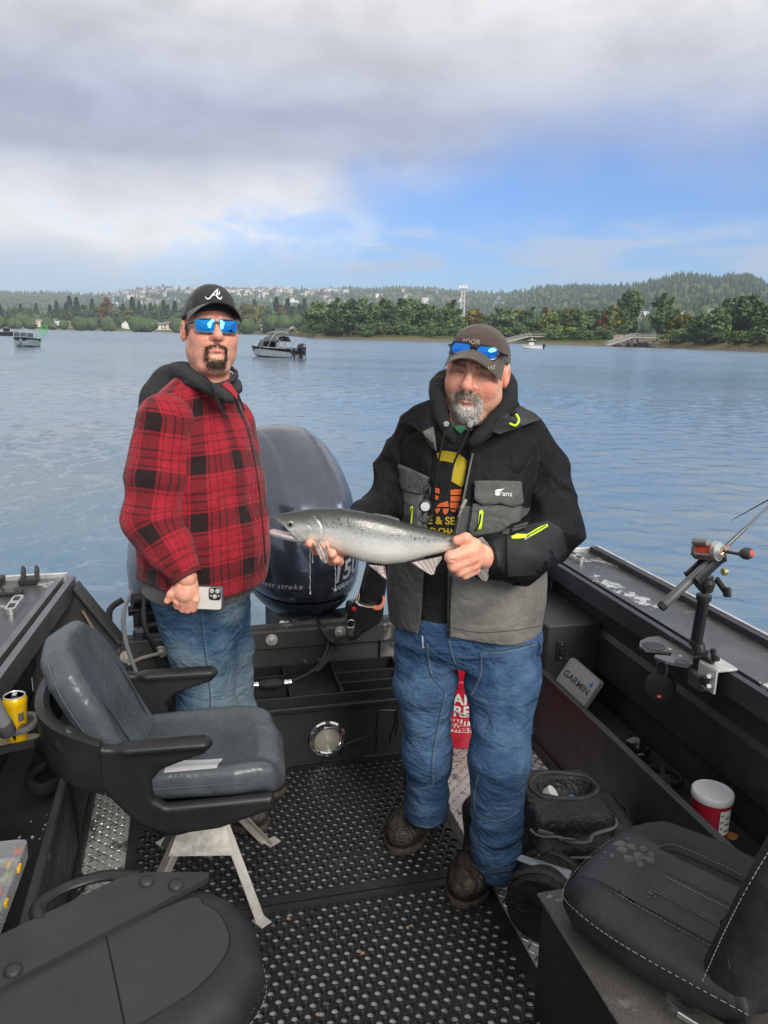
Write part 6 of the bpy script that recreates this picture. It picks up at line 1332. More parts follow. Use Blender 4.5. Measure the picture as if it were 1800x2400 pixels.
for z_, r_, dent in [(0, .020, 0), (.006, .0265, 0), (.03, .0275, .4), (.06, .029, .9), (.09, .031, .5), (.115, .0325, .1), (.128, .033, 0), (.136, .0285, 0)]:
    rings.append([(r_ * math.cos(a) * (1 - .30 * dent * max(0, math.cos(a - 2.6)) ** 2 - .16 * dent * max(0, math.cos(a + .8)) ** 2), r_ * math.sin(a) * (1 - .2 * dent * max(0, math.cos(a - 2.6)) ** 2), z_) for a in [2 * math.pi * k / 36 for k in range(36)]])
mb.loft(rings); cb_ = mb.build('can_body', yl, can, 60); mb = MB(); mb.lathe([(.0285, .136), (.0292, .139), (.0275, .140), (.026, .136), (.001, .136)], 32); lid = mb.build('can_lid', M('pale can lid', (.66, .66, .66), .3, .5), can, 40)
mb = MB(); mb.prism([(-.006, -.018), (.008, -.018), (.012, -.008), (.006, .0), (-.006, -.002)], .0008, Matrix.Translation((0, 0, .1365))); mb.build('mouth', M('black mouth', (.005, .005, .005), .6), lid); mb = MB(); mb.box((0, .006, .1385), (.012, .018, .0012), .0004); mb.build('tab', stain, lid)
bvc = bvh_of(cb_, False); vd_ = Vector((.25, -1, 0)).normalized(); xx_ = Vector((0, 0, 1)).cross(vd_).normalized()
def can_decal(Vp, Fp, dx, z_, mat, name): decal(name, Vp, Fp, Matrix.Translation(xx_ * dx + vd_ * .2 + Vector((0, 0, z_))) @ Matrix((xx_, Vector((0, 0, 1)), vd_)).transposed().to_4x4(), -vd_, bvc, mat, cb_, .0008, 0, 1)
can_decal([(-.008, -.014, 0), (.008, -.014, 0), (.008, .014, 0), (-.008, .014, 0)], [(0, 1, 2, 3)], .012, .080, M('grey can print', (.13, .13, .13), .4), 'grey_panel'); can_decal([(.011 * math.cos(a) * (1 if k % 2 else .6), .011 * math.sin(a) * (1 if k % 2 else .6), 0) for k, a in enumerate(np.linspace(0, 6.283, 17)[:-1])], [tuple(range(16))], .012, .052, M('brown can print', (.25, .10, .02), .4), 'sun_mark')
o = bthing('rod_butt', 'thick grey foam rod butt in front of the yellow can', 'rod', PX(18, 1715, y=2.02)); pb = PX(18, 1715, y=2.02); dd = (PX(-60, 1560, y=1.9) - pb).normalized(); mb = mbb(pb); mb.tube([pb - dd * .008, pb, pb + dd * .045], [.014, .0215, .0215], 20); mb.build('butt_cap', M('grey foam cap', (.075, .072, .075), .8, var=.2, bump=.3, bs=200.), o, 50); mb = mbb(pb); mb.tube([pb + dd * .045, pb + dd * .5], .0185, 18); mb.build('grip', M('pale grey grip', (.22, .22, .24), .5), o, True)
# clear lure box on the left tray ledge
lbz = .44; q0, q1, q2 = PX(-70, 1815, z=lbz), PX(66, 1965, z=lbz), PX(0, 2140, z=lbz)
lb0 = q1.copy(); ey = (q2 - q1).normalized(); ex = Vector((-1, .35, 0)); ex = (ex - ey * ex.dot(ey)).normalized(); lx_, ly2 = .30, .30
lo = bthing('lure_box', 'clear plastic box of bright lures on the left side ledge', 'box', lb0); TB = Matrix((ex, ey, ex.cross(ey))).transposed().to_4x4(); sgn = 1 if ex.cross(ey).z > 0 else -1
if sgn < 0: TB = Matrix((ex, ey, -ex.cross(ey))).transposed().to_4x4()
clb = M('frosted clear plastic', (.62, .64, .68), .25, var=.06, trans=.55, alpha=.62, ior=1.3)
def LB(mb): mb.T = TB; return mb
rr0 = rrect(lx_, ly2, .016, 5, lx_ / 2, ly2 / 2)
mb = LB(MB()); mb.loft([[(x, y, -.045) for x, y in rr0], [(x, y, .0) for x, y in rr0], [(lx_ / 2 + (x - lx_ / 2) * .95, ly2 / 2 + (y - ly2 / 2) * .94, .006) for x, y in rr0], [(lx_ / 2 + (x - lx_ / 2) * .90, ly2 / 2 + (y - ly2 / 2) * .88, .003) for x, y in rr0]]); mb.build('case', clb, lo, 40)
mb = LB(MB())
for y_ in (.07, .14): mb.box((lx_ / 2, y_, -.015), (lx_ * .92, .0016, .024))
for x_ in (.07, .14, .20): mb.box((x_, ly2 / 2, -.0155), (.0016, ly2 * .92, .024))
mb.build('divider', M('pale divider', (.6, .6, .62), .4, alpha=.6), lo)
lr = random.Random(3); lc = [(.80, .12, .03), (.85, .35, .02), (.75, .80, .10), (.85, .10, .25), (.90, .55, .05), (.15, .45, .12)]
for k in range(16):
    x_, y_ = .025 + .062 * (k % 4) + lr.uniform(-.01, .01), .03 + .045 * (k // 4) + lr.uniform(-.008, .008); a = lr.uniform(0, 3.1); mb = LB(MB()); L_ = lr.uniform(.022, .042); d3 = Vector((math.cos(a), math.sin(a), .1)) * L_ / 2; c_ = Vector((x_, y_, -.016))
    mb.tube([c_ - d3, c_ - d3 * .5, c_, c_ + d3 * .6, c_ + d3], [.002, .006, .0075, .005, .001], 8); mb.build('lure', M('lure paint %d' % (k % 6), lc[k % 6], .3, coat=.3), lo, True)
for (x_, y_) in ((.02, ly2 * .35), (.02, ly2 * .75)): mb = LB(MB()); mb.box((-.002, y_, -.008), (.008, .022, .014), .002); mb.build('latch', M('yellow latch', (.75, .42, .02), .4), lo)
# coil of black rope in the left tray
rp = bthing('rope_coil', 'tangle of black rope hanging in the left tray behind the chair', 'rope', (-.485, 2.50, .255)); mb = MB(); q = random.Random(8)
pts = []
for k in range(16): pts.append((q.uniform(-.05, .075), q.uniform(-.10, .10), .02 + .17 * (k % 2) * q.random() + .03 * q.random()))
mb.tube(spline(pts, 7, True), .013, 7, closed=True); pts = [(.09 * math.cos(a) * .6, .11 * math.sin(a), .02 + .006 * k) for k in range(3) for a in np.linspace(0, 6.283, 9)[:-1]]; mb.tube(spline(pts, 4), .015, 7)
mb.build('strands', M('black rope', (.008, .009, .014), .85, var=.3, bump=.5, bs=300., bd=.002), rp, True)
o = bthing('deck_cable', 'thin black cable running down the left side panel to the deck', 'cable', (-.385, 2.3, 0)); cbz = Vector((-.385, 2.3, 0)); mb = mbb(cbz); mb.tube(spline([PX(158, 1805, x=-.392), PX(178, 1905, x=-.39), PX(190, 2000, x=-.388), PX(180, 2060, x=-.385), PX(172, 2100, z=.012), PX(190, 2088, z=.012), PX(198, 2070, z=.012), PX(190, 2050, z=.012)], 7), .006, 7); mb.build('cable', hose, o, True)
# scraped paint flakes on the right gunwale and the left tray
fk = M('bare scraped metal', (.60, .60, .58), .5, .3, var=.2, vs=60.)
def flakes(n, cx, cy, sx, sy, z, seed, par, smax=.012):
    q = random.Random(seed); mb = MB()
    for k in range(n):
        x, y = cx + q.gauss(0, sx), cy + q.gauss(0, sy); s_ = q.uniform(.002, smax) * (1 if q.random() < .8 else 1.8); m_ = q.randint(5, 8); a0 = q.random() * 6
        mb.add([(x + s_ * q.uniform(.3, 1.1) * math.cos(a0 + 6.283 * j / m_), y + 1.3 * s_ * q.uniform(.3, 1.1) * math.sin(a0 + 6.283 * j / m_), z) for j in range(m_)], [tuple(range(m_))])
    return tag(mb.build('paint_scrape', fk, par), kind='stuff')
flakes(14, -.46, 2.18, .03, .08, .2535, 4, bt, .008)
# ------------------------------------------------------------------ people: helpers
CAMP = Vector((0, 0, CAMH))
def ftower(P, lv, yaw=0., k=.03):                # stacked ellipses: (z, cx, cy, lateral, depth)
    zs_ = [l[0] for l in lv]; f = lambda i: np.interp(P[2], zs_, [l[i] for l in lv]); c, s_ = math.cos(yaw), math.sin(yaw)
    dx, dy = P[0] - f(1), P[1] - f(2); lx_ = c * dx + s_ * dy; ly_ = -s_ * dx + c * dy; a, b_ = f(3), f(4)
    e = (np.abs(lx_) / a) ** 2.2 + (np.abs(ly_) / b_) ** 2.2; d = (e ** (1 / 2.2) - 1) * np.minimum(a, b_)
    return smax(smax(d, zs_[0] - P[2], k), P[2] - zs_[-1], k)
def folds(P, seed, a, f, sx=(1, 1, 1)):          # ridged creases like cloth
    n = snoise([P[i] * sx[i] for i in range(3)], f, seed); return a * (np.sqrt(n * n + .015) - .42)
def fsmooth(P, pts, rad, k, n=4):               # chain through a spline
    q = spline(pts, n); r_ = np.interp(np.arange(len(q)) / n, range(len(rad)), rad); return fchain(P, q, r_, k)
def strands(V, N, wgt, n, L, dirv, seed, mat, name, parent, w=.0011, cols=None, T=None, jit=.5):
    rng = np.random.RandomState(seed); p = wgt / wgt.sum(); i = rng.choice(len(V), n, p=p); B = V[i] + rng.normal(0, .0012, (n, 3)); nn = N[i]
    d = np.array(dirv)[None] + nn * .55 + rng.normal(0, jit, (n, 3)) * .5; d /= np.linalg.norm(d, axis=1)[:, None]
    s_ = np.cross(d, nn); s_ /= np.linalg.norm(s_, axis=1)[:, None] + 1e-9; l_ = (L * rng.uniform(.5, 1.2, n))[:, None]
    Q = np.stack([B - s_ * w, B + s_ * w, B + d * l_ * .6 + s_ * w * .7, B + d * l_ - nn * l_ * .12, B + d * l_ * .6 - s_ * w * .7], 1).reshape(-1, 3)
    if T is not None: A = np.array(T); Q = Q @ A[:3, :3].T + A[:3, 3]
    me = npmesh(name, Q, np.arange(5 * n).reshape(-1, 5), mat)
    c = np.repeat(cols[rng.randint(0, len(cols), n)] * rng.uniform(.7, 1.25, (n, 1)), 5, 0); setattr3(me, 'col', c, 'FLOAT_COLOR'); return link(name, me, parent)
def vnormals(V, F):
    n = np.zeros_like(V); fn_ = np.cross(V[F[:, 2]] - V[F[:, 0]], V[F[:, 3]] - V[F[:, 1]])
    for k in range(4): np.add.at(n, F[:, k], fn_)
    return n / (np.linalg.norm(n, axis=1)[:, None] + 1e-9)
hairm, t, b = emptymat('hair strands'); t.set(b.inputs['Base Color'], t.attr('col', 'Color')); b.inputs['Roughness'].default_value = .55; b.inputs['Specular IOR Level'].default_value = .3
skinm, t, b = emptymat('weathered skin'); P = t.obj(); c = t.attr('col', 'Color'); f = t.mr(t.noise(P, 110., 5, .65), .3, .7, .78, 1.18, False); f2 = t.mr(t.noise(P, 30., 4, .6), .35, .7, .80, 1.14, False)
t.set(b.inputs['Base Color'], t.mix(1., t.mix(1., c, t.comb(f, f, f), 'MULTIPLY'), t.comb(1., f2, f2), 'MULTIPLY')); t.set(b.inputs['Roughness'], t.mr(t.noise(P, 60., 3), .3, .7, .40, .56, False))
b.inputs['Subsurface Weight'].default_value = .18; b.inputs['Subsurface Radius'].default_value = (.010, .0035, .0018); b.inputs['Subsurface Scale'].default_value = .6
t.set(b.inputs['Normal'], t.bump(t.noise(P, 260., 5, .65), .5, .0014)); SKIN = np.array([.82, .43, .30])
def clothmat(name, c, rough=.8, weave=900., var=.12, bump=.3, sheen=.2, vs=9.): return M(name, c, rough, var=var, vs=vs, bump=bump, bs=weave, bd=.0012, sheen=sheen, rvar=.05, crease=.3, ks=12.)
def headf(P, fat=1., open_eyes=True):
    x, y, z = P; ax = np.abs(x); Q = [ax, y, z]
    d = fell(P, (0, .008, .035), (.0775, .097, .088)); d = smin(d, fell(P, (0, -.022, -.040), (.066 * fat, .073, .088)), .03)
    d = smin(d, fell(Q, (.040 * fat, .0, -.068), (.036 * fat, .055, .045)), .03); d = smin(d, fell(Q, (.040, -.056, -.032), (.031 * fat, .034, .034)), .022)
    d = smin(d, fell(P, (0, -.074, -.103), (.030, .026, .023)), .024); d = smin(d, fcap(Q, (.012, -.091, .021), (.048, -.074, .018), .0105), .014)
    d = smax(d, -fell(Q, (.031, -.101, -.002), (.019, .018, .0115)), .012)
    d = smin(d, fell(Q, (.031, -.0795, -.003), (.0155, .0135, .0115)), .004)
    d = smax(d, -fbox(Q, (.031, -.0955, -.0035), (.0115, .006, .0021), .001), .0010) if open_eyes else d
    nose = smin(fcap(P, (0, -.090, .012), (0, -.114, -.030), .0085, .0125), fsph(P, (0, -.114, -.034), .0145), .008); nose = smin(nose, fsph(Q, (.0145, -.1035, -.0385), .0095), .007)
    d = smin(d, nose, .009); d = smax(d, -fsph(Q, (.0075, -.1145, -.0495), .0042), .003)
    d = smin(d, fell(P, (0, -.088, -.070), (.028, .016, .020)), .012)
    d = smin(d, fcap(Q, (0, -.1035, -.0665), (.023, -.0925, -.0725), .0052, .003), .004); d = smin(d, fcap(Q, (0, -.1015, -.0785), (.020, -.0930, -.0755), .0062, .0035), .004)
    d = smax(d, -fcap(Q, (0, -.1105, -.0728), (.026, -.0965, -.0738), .0016), .002)
    d = smax(d, -fcap(Q, (.019, -.108, -.040), (.036, -.088, -.072), .0022), .010)
    d = smax(d, -fell(P, (0, -.103, -.0895), (.02, .007, .005)), .007)
    ear = smax(fell(Q, (.083, .020, -.006), (.0105, .022, .034)), -fell(Q, (.093, .013, -.004), (.008, .012, .021)), .004); d = smin(d, ear, .006)
    d = smin(d, fcap(P, (0, .012, -.085), (0, .034, -.190), .060 * fat, .058 * fat), .025); d = smin(d, fell(P, (0, -.040, -.125), (.045 * fat, .038, .026)), .02)
    return d
def headcol(V, red=.5, shade=None):
    c = np.tile(SKIN, (len(V), 1)); g = lambda cx, cy, cz, r: np.exp(-(((np.abs(V[:, 0]) - cx) ** 2 + (V[:, 1] - cy) ** 2 + (V[:, 2] - cz) ** 2) / r ** 2))
    k = np.clip(g(.045, -.075, -.030, .028) + 1.2 * g(0, -.118, -.034, .018) + .8 * g(.088, .02, -.005, .03) + .35 * g(0, -.08, .03, .04) + .4 * g(.02, -.02, -.15, .06), 0, 1) * red
    c = c * (1 - k[:, None]) + np.array([.72, .27, .19]) * k[:, None]
    l = np.clip(g(0, -.103, -.0665, .009) + g(.010, -.1015, -.070, .010) + g(0, -.1015, -.0785, .010) + g(.012, -.098, -.0770, .009), 0, 1) * .75
    c = c * (1 - l[:, None]) + np.array([.62, .24, .20]) * l[:, None]
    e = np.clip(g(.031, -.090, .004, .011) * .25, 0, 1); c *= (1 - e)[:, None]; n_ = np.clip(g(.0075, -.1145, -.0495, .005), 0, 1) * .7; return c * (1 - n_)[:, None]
def bodymesh(parts, root, name='body'):          # several implicit pieces of one body in one mesh
    Vs, Fs, Cs = [], [], []; o_ = 0
    for V, F, C in parts: Vs.append(V); Fs.append(F + o_); Cs.append(C); o_ += len(V)
    me = npmesh(name, np.concatenate(Vs), np.concatenate(Fs), skinm, True); setattr3(me, 'col', np.concatenate(Cs), 'FLOAT_COLOR'); o = link(name, me, root); o.location = -root.location; return o
def handcol(V, tips=()):
    c = np.tile(SKIN * np.array([1.04, .98, .95]), (len(V), 1))
    for q in tips:
        k = np.exp(-((V - np.array(q)) ** 2).sum(1) / .012 ** 2)[:, None] * .6; c = c * (1 - k) + np.array([.74, .33, .25]) * k
    return c
def wpart(o, root): o.location = -root.location; return o
def pxpatch(name, pts, bv_, mat, root, off=.003, thick=0., cuts=5, closed_spline=False, parent=None):
    if closed_spline: pts = [(p_.x, p_.y) for p_ in spline([(u, v, 0) for u, v in pts], 5, True)]
    bm = bmesh.new(); bm.faces.new([bm.verts.new((u / 100, v / 100, 0)) for u, v in pts]); bmesh.ops.triangulate(bm, faces=bm.faces); bmesh.ops.subdivide_edges(bm, edges=bm.edges, cuts=cuts, use_grid_fill=True)
    bad = []
    for v_ in bm.verts:
        d_ = (PW(v_.co.x * 100, v_.co.y * 100, 1.) - CAMP).normalized(); h_ = bv_.ray_cast(CAMP, d_, 6)
        if h_[0] is None: bad.append(v_); continue
        v_.co = h_[0] - d_ * off
    if bad: bmesh.ops.delete(bm, geom=bad, context='VERTS')
    bmesh.ops.recalc_face_normals(bm, faces=bm.faces)
    me = bpy.data.meshes.new(name); bm.to_mesh(me); bm.free(); me.materials.append(mat); me.polygons.foreach_set('use_smooth', np.ones(len(me.polygons), bool)); o = link(name, me, parent or root)
    if not parent: o.location = -root.location
    if thick: sm_ = o.modifiers.new('thickness', 'SOLIDIFY'); sm_.thickness = thick; sm_.offset = 0
    return o
def pxline(name, pts, bv_, r, mat, root, off=.001, flat=None, n=7, parent=None, dash=0):
    out = []
    for p_ in spline([(u, v, 0) for u, v in pts], n):
        d_ = (PW(p_.x, p_.y, 1.) - CAMP).normalized(); h_ = bv_.ray_cast(CAMP, d_, 6)
        if h_[0] is not None and (not out or (h_[0] - out[-1]).length < .06): out.append(h_[0] - d_ * off)
    if len(out) < 2: return None
    mb = MB()
    if dash:
        for i in range(0, len(out) - 1, 2): mb.tube([out[i], out[i + 1]], r, 4)
    else: mb.tube(out, r, 6, flat=flat)
    o = mb.build(name, mat, parent or root, True)
    if not parent: o.location = -root.location
    return o
def pxtext(name, txt, u, v, size, bv_, mat, root, rot=0., off=.002, parent=None, **k):
    V, F = textmesh(txt, size, 0, **k); c, s_ = math.cos(rot), math.sin(rot); bm = bmesh.new(); vs = []
    for q in V:
        d_ = (PW(u + c * q[0] - s_ * -q[1] * -1, v + s_ * q[0] - c * q[1], 1.) - CAMP).normalized(); h_ = bv_.ray_cast(CAMP, d_, 6); vs.append(bm.verts.new(h_[0] - d_ * off) if h_[0] else None)
    for f in F:
        if any(vs[i] is None for i in f): continue
        try: bm.faces.new([vs[i] for i in f])
        except ValueError: pass
    me = bpy.data.meshes.new(name); bm.to_mesh(me); bm.free(); me.materials.append(mat); o = link(name, me, parent or root)
    if not parent: o.location = -root.location
    return o
def cap(root, H, crownm, brimm, underm, tall=.0, bl=.075, curve=.030, drop=.02, fz=.030):
    """baseball cap in head coordinates, H puts the head in the world"""
    def cf(P):
        x, y, z = P; d = fell(P, (0, .010, fz), (.0885, .106, .102 + tall)); d = smin(d, fell(P, (0, -.040, fz + .045), (.062, .050, .052 + tall)), .03)
        d = smax(d, fz + .004 - .30 * np.minimum(y + .05, 0) - .10 * np.maximum(y, 0) - z, .003); seam_ = .0012 * np.exp(-(x / .0022) ** 2) + .0012 * np.exp(-((np.abs(x) - .045 - .35 * np.maximum(0, y + .02)) / .0022) ** 2); return d + seam_ * (z > fz + .01)
    V, F = surfnet(cf, (-.1, -.11, fz - .03), (.1, .13, fz + .125 + tall), .0042); A = np.array(H, np.float32); V2 = V @ A[:3, :3].T + A[:3, 3]
    co = link('cap', npmesh('cap', V2, F, crownm, True), root); co.location = -root.location
    n, m = 26, 9; top = []; bot = []
    for i in range(n + 1):
        a = R(-74 + 148 * i / n); sx, cx = math.sin(a), math.cos(a); ix, iy = .083 * sx, .010 - .094 * cx ** .8 - .004; ext = bl * max(0, math.cos(a * .95)) ** .55
        for j in range(m + 1):
            s_ = j / m; x_ = ix * (1 + .05 * s_); y_ = iy - ext * s_; z_ = fz + .010 + .028 * cx - .000 - drop * s_ - curve * (x_ / .083) ** 2 * (.35 + .65 * s_) * 1.0
            top.append((x_, y_, z_ + .0016)); bot.append((x_, y_, z_ - .0016))
    q = lambda i, j: i * (m + 1) + j; F = []; o_ = len(top); mi = []
    for i in range(n):
        for j in range(m): F += [(q(i, j), q(i, j + 1), q(i + 1, j + 1), q(i + 1, j)), (o_ + q(i, j), o_ + q(i + 1, j), o_ + q(i + 1, j + 1), o_ + q(i, j + 1))]; mi += [0, 1]
        F.append((q(i, m), o_ + q(i, m), o_ + q(i + 1, m), q(i + 1, m))); mi.append(0)
    Vb = np.array(top + bot) @ A[:3, :3].T + A[:3, 3]; br = link('brim', npmesh('brim', Vb, F, [brimm, underm], True, mi), co); br.data.set_sharp_from_angle(angle=R(50))
    mb = MB(); mb.lathe([(.007, 0), (.006, .004), (.001, .005)], 12, 0, H @ Matrix.Translation((0, .010, fz + .1005 + tall))); mb.build('button', crownm, co, True)
    return co, br
def glasses(root, H, frm, lensm, zc=-.002, yc=-.098, w=.058, h=.036, wrap=.11, tilt=0., zt=.0, r=.012, temple=True, bev=.0022, sk=.1):
    T0 = H @ Matrix.Translation((0, yc, zc)) @ rotm(tilt, 0, 0); go = empty('sunglasses', (0, 0, 0), 0, root); go.location = -root.location
    def bend(x, z): return Vector((x, (wrap - math.sqrt(max(1e-6, wrap ** 2 - min(abs(x), wrap * .99) ** 2))) * .75, z))
    for sg in (-1, 1):
        ol = [(sg * (.036 + x_ * (1 + sk * y_ / h)), y_ + .10 * abs(x_ + .03) * .3) for x_, y_ in rrect(w, h, r, 5)]; n = len(ol)
        mb = MB(); mb.T = T0; c_ = bend(sg * .036, 0) + Vector((0, -.0035, 0)); ring = [bend(x_, y_) for x_, y_ in ol]; mid = [bend(sg * .036 + (x_ - sg * .036) * .55, y_ * .55) + Vector((0, -.0025, 0)) for x_, y_ in ol]
        mb.add(ring + mid + [c_], [(i, (i + 1) % n, n + (i + 1) % n, n + i) for i in range(n)] + [(n + i, n + (i + 1) % n, 2 * n) for i in range(n)]); ln = mb.build('lens', lensm, go, True)
        mb = MB(); mb.T = T0; mb.tube([p_ + Vector((0, .0005, 0)) for p_ in ring], bev, 6, closed=True); mb.build('rim', frm, go, True)
        if temple:
            mb = MB(); mb.T = T0; e = bend(sg * (.036 + w / 2), h * .28); mb.tube([e, e + Vector((sg * .008, .014, 0)), Vector((sg * .081, .075, h * .2 + zt)), Vector((sg * .080, .115, -.002 + zt)), Vector((sg * .078, .128, -.02 + zt))], [.0055, .0065, .004, .0035, .003], 8, flat=.5); mb.build('temple', frm, go, True)
    mb = MB(); mb.T = T0; mb.tube([bend(-.010, h * .22), Vector((0, -.003, h * .30)), bend(.010, h * .22)], [.003, .0028, .003], 8); mb.build('bridge', frm, go, True)
    return go
def mirror_lens(name, c1, c2):
    m_, t, b = emptymat(name); P = t.obj(); w_ = t.node('ShaderNodeLayerWeight', {'Blend': .35}).outputs['Facing']; t.set(b.inputs['Base Color'], t.mix(w_, c1, c2)); b.inputs['Metallic'].default_value = 1; b.inputs['Roughness'].default_value = .03; return m_
lensb = mirror_lens('blue mirror lens', (.03, .34, .85, 1), (.06, .10, .75, 1)); frameg = M('grey sunglasses frame', (.10, .11, .12), .4, var=.05); framek = M('black sunglasses frame', (.012, .012, .014), .25, var=.05)
def denimm(name, c1, c2, cs, lo, hi, c3=None):
    m_, t, b = emptymat(name); P = t.obj(); x, y, z = t.sep(P); n1_ = t.noise(P, cs, 5, .65, .3); c = t.mix(t.mr(n1_, lo, hi), c1, c2)
    if c3: c = t.mix(t.m('MULTIPLY', t.mr(t.noise(P, 3.2, 3), .45, .65), .8), c, c3)
    wv = t.noise(t.comb(t.m('MULTIPLY', x, 1.), y, t.m('MULTIPLY', z, .12)), 900., 2); f = t.mr(wv, .3, .7, .78, 1.22, False); t.set(b.inputs['Base Color'], t.mix(1., c, t.comb(f, f, f), 'MULTIPLY')); b.inputs['Roughness'].default_value = .85; b.inputs['Specular IOR Level'].default_value = .2; t.set(b.inputs['Normal'], t.bump(t.noise(P, 800., 3), .35, .001, creases(t, t.comb(x, y, t.m('MULTIPLY', z, 1.7)), 7., .55))); return m_
jean2 = denimm('blue work denim', (.030, .070, .145, 1), (.072, .132, .225, 1), 8., .38, .68); jean1 = denimm('faded washed denim', (.030, .070, .135, 1), (.070, .130, .190, 1), 6., .38, .66, (.15, .20, .23, 1)); thread = M('pale jean thread', (.30, .30, .28), .8)
bootm = M('muddy brown leather', (.020, .016, .012), .5, var=.5, vs=14., bump=.5, bs=90., col2=(.085, .058, .034), cs=11., lo=.54, hi=.74, crease=.5, ks=16.); solem = M('dirty boot sole', (.035, .028, .022), .8, var=.4, vs=30.)
def boot(root, heel, toe):
    heel, toe = Vector(heel), Vector(toe); ax_ = (toe - heel); ax_.z = 0; L = ax_.length; ax_.normalize(); Rz = Matrix((ax_, Vector((-ax_.y, ax_.x, 0)), Vector((0, 0, 1)))).transposed()
    def bf(P):
        q = toloc(P, heel, Rz.to_4x4()); x, y, z = q; y = y * .86; q = [x, y, z]; d = fell(q, (L - .075, 0, .052), (.092, .056, .053)); d = smin(d, fcap([x, y * .92, z], (.05, 0, .045), (L - .09, 0, .048), .042, .048), .03); d = smin(d, fcap(q, (.055, 0, .05), (.062, 0, .20), .046, .060), .03)
        d = smax(d, .016 - z, .006); return d + .0016 * snoise(q, 70, 4) + .0025 * np.sin(np.clip(x - .09, 0, .09) * 190) * np.exp(-((z - .09) / .03) ** 2) * (x < L - .07)
    lo = np.minimum(np.array(heel), np.array(toe)) - np.array([.11, .11, .02]); hi = np.maximum(np.array(heel), np.array(toe)) + np.array([.11, .11, .27])
    o = organic('boot', bf, lo, hi, .006, bootm, root); o.location = -root.location
    def sf(P):
        q = toloc(P, heel, Rz.to_4x4()); x, y, z = q; y = y * .86; d2 = np.minimum(np.sqrt(((x - L + .075) / 1.5) ** 2 + y ** 2) - .060, np.sqrt(((x - .045) / 1.2) ** 2 + y ** 2) - .048); d2 = smin(d2, fbox([x, y, x * 0], (L / 2, 0, 0), (L / 2 - .06, .046, 1), .0), .03)
        return fext(d2, z - .012, .014, .005) + .002 * np.sin(x * 260) * (np.abs(z - .008) < .01)
    s_ = organic('sole', sf, lo, np.array([hi[0], hi[1], .05]), .006, solem, o); return o
# ------------------------------------------------------------------ the man in the plaid shirt
b1 = PW(480, 1900, 2.55); b1.z = 0
m1 = thing('person', 'man in red plaid shirt, black cap and blue mirrored sunglasses holding a phone', 'person', b1)
plaid, t, b = emptymat('red and black plaid flannel'); A_ = t.attr('puv'); u_, v_, w_ = t.sep(A_); P = t.obj(); nz_ = t.m('MULTIPLY', t.m('SUBTRACT', t.noise(P, 9., 3), .5), .012)
def tartan(s_, per=.180):
    f = t.m('MULTIPLY', t.m('FRACT', t.m('DIVIDE', t.m('ADD', s_, nz_), per)), 1.); bd_ = lambda a, b_, e=.008: t.m('MULTIPLY', t.mr(f, a - e, a + e), t.mr(f, b_ + e, b_ - e))
    wide = bd_(.10, .42); thin = t.m('ADD', t.m('ADD', bd_(.62, .655), bd_(.76, .795)), t.m('ADD', bd_(.025, .055), bd_(.465, .495))); return wide, thin
wu, tu = tartan(u_); wv, tv = tartan(v_)
dk_ = t.m('ADD', t.m('MULTIPLY', t.m('ADD', wu, wv), .5), t.m('MULTIPLY', t.m('ADD', tu, tv), .34), clamp=True); dk_ = t.m('MINIMUM', dk_, .97)
c = t.mix(t.mr(dk_, 0., 1., 0., 1., False), (.33, .018, .030), (.013, .012, .013)); tw = t.mr(t.noise(P, 700., 2), .3, .7, .75, 1.25, False)
t.set(b.inputs['Base Color'], t.mix(1., c, t.comb(tw, tw, tw), 'MULTIPLY')); b.inputs['Roughness'].default_value = .9; b.inputs['Sheen Weight'].default_value = .12; b.inputs['Specular IOR Level'].default_value = .15; t.set(b.inputs['Normal'], t.bump(t.noise(P, 500., 3), .4, .0015, creases(t, P, 7., .5)))
YW = R(52); C1 = lambda u, v: PW(u, v, 2.62)
lv1 = [(z_, C1(u, v).x, 2.62, a, b_) for z_, u, v, a, b_ in [(.855, 474, 1385, .218, .216), (.95, 478, 1320, .222, .212), (1.05, 480, 1250, .225, .208), (1.18, 476, 1160, .222, .196), (1.30, 468, 1075, .216, .176), (1.40, 458, 1000, .205, .150), (1.47, 455, 945, .172, .118), (1.525, 466, 910, .128, .105), (1.56, 476, 890, .098, .094), (1.585, 482, 880, .082, .082)]]
cx1, cy1 = lv1[3][1], 2.62; fdir = np.array([math.sin(YW), -math.cos(YW)])                    # where his chest faces
def loc1(P): return (P[0] - cx1) * math.cos(YW) + (P[1] - cy1) * math.sin(YW), (P[0] - cx1) * math.sin(YW) - (P[1] - cy1) * math.cos(YW)   # lateral, forward
def shirtf(P):
    d = ftower(P, lv1, YW, .02); la, fo = loc1(P)
    d = d + folds(P, 3, .018, 15, (.8, .8, 1.4)) * sst(P[2], 1.45, 1.2) + .004 * snoise(P, 16, 2) + folds(P, 4, .004, 40)
    hem = .03 * np.cos(np.arctan2(la, fo) * 2); return smax(d, (.862 - hem * .8) - P[2], .012)
def shirtuv(V):
    la, fo = loc1([V[:, 0], V[:, 1]]); a = np.arctan2(la, fo); return np.stack([a * .225 + .032, V[:, 2] * 1.0 + .03 - .03 * np.cos(a), a], 1)
sh1 = wpart(organic('plaid_shirt', shirtf, (cx1 - .32, 2.30, .78), (cx1 + .32, 2.95, 1.60), .0085, plaid, m1, uv=shirtuv), m1)
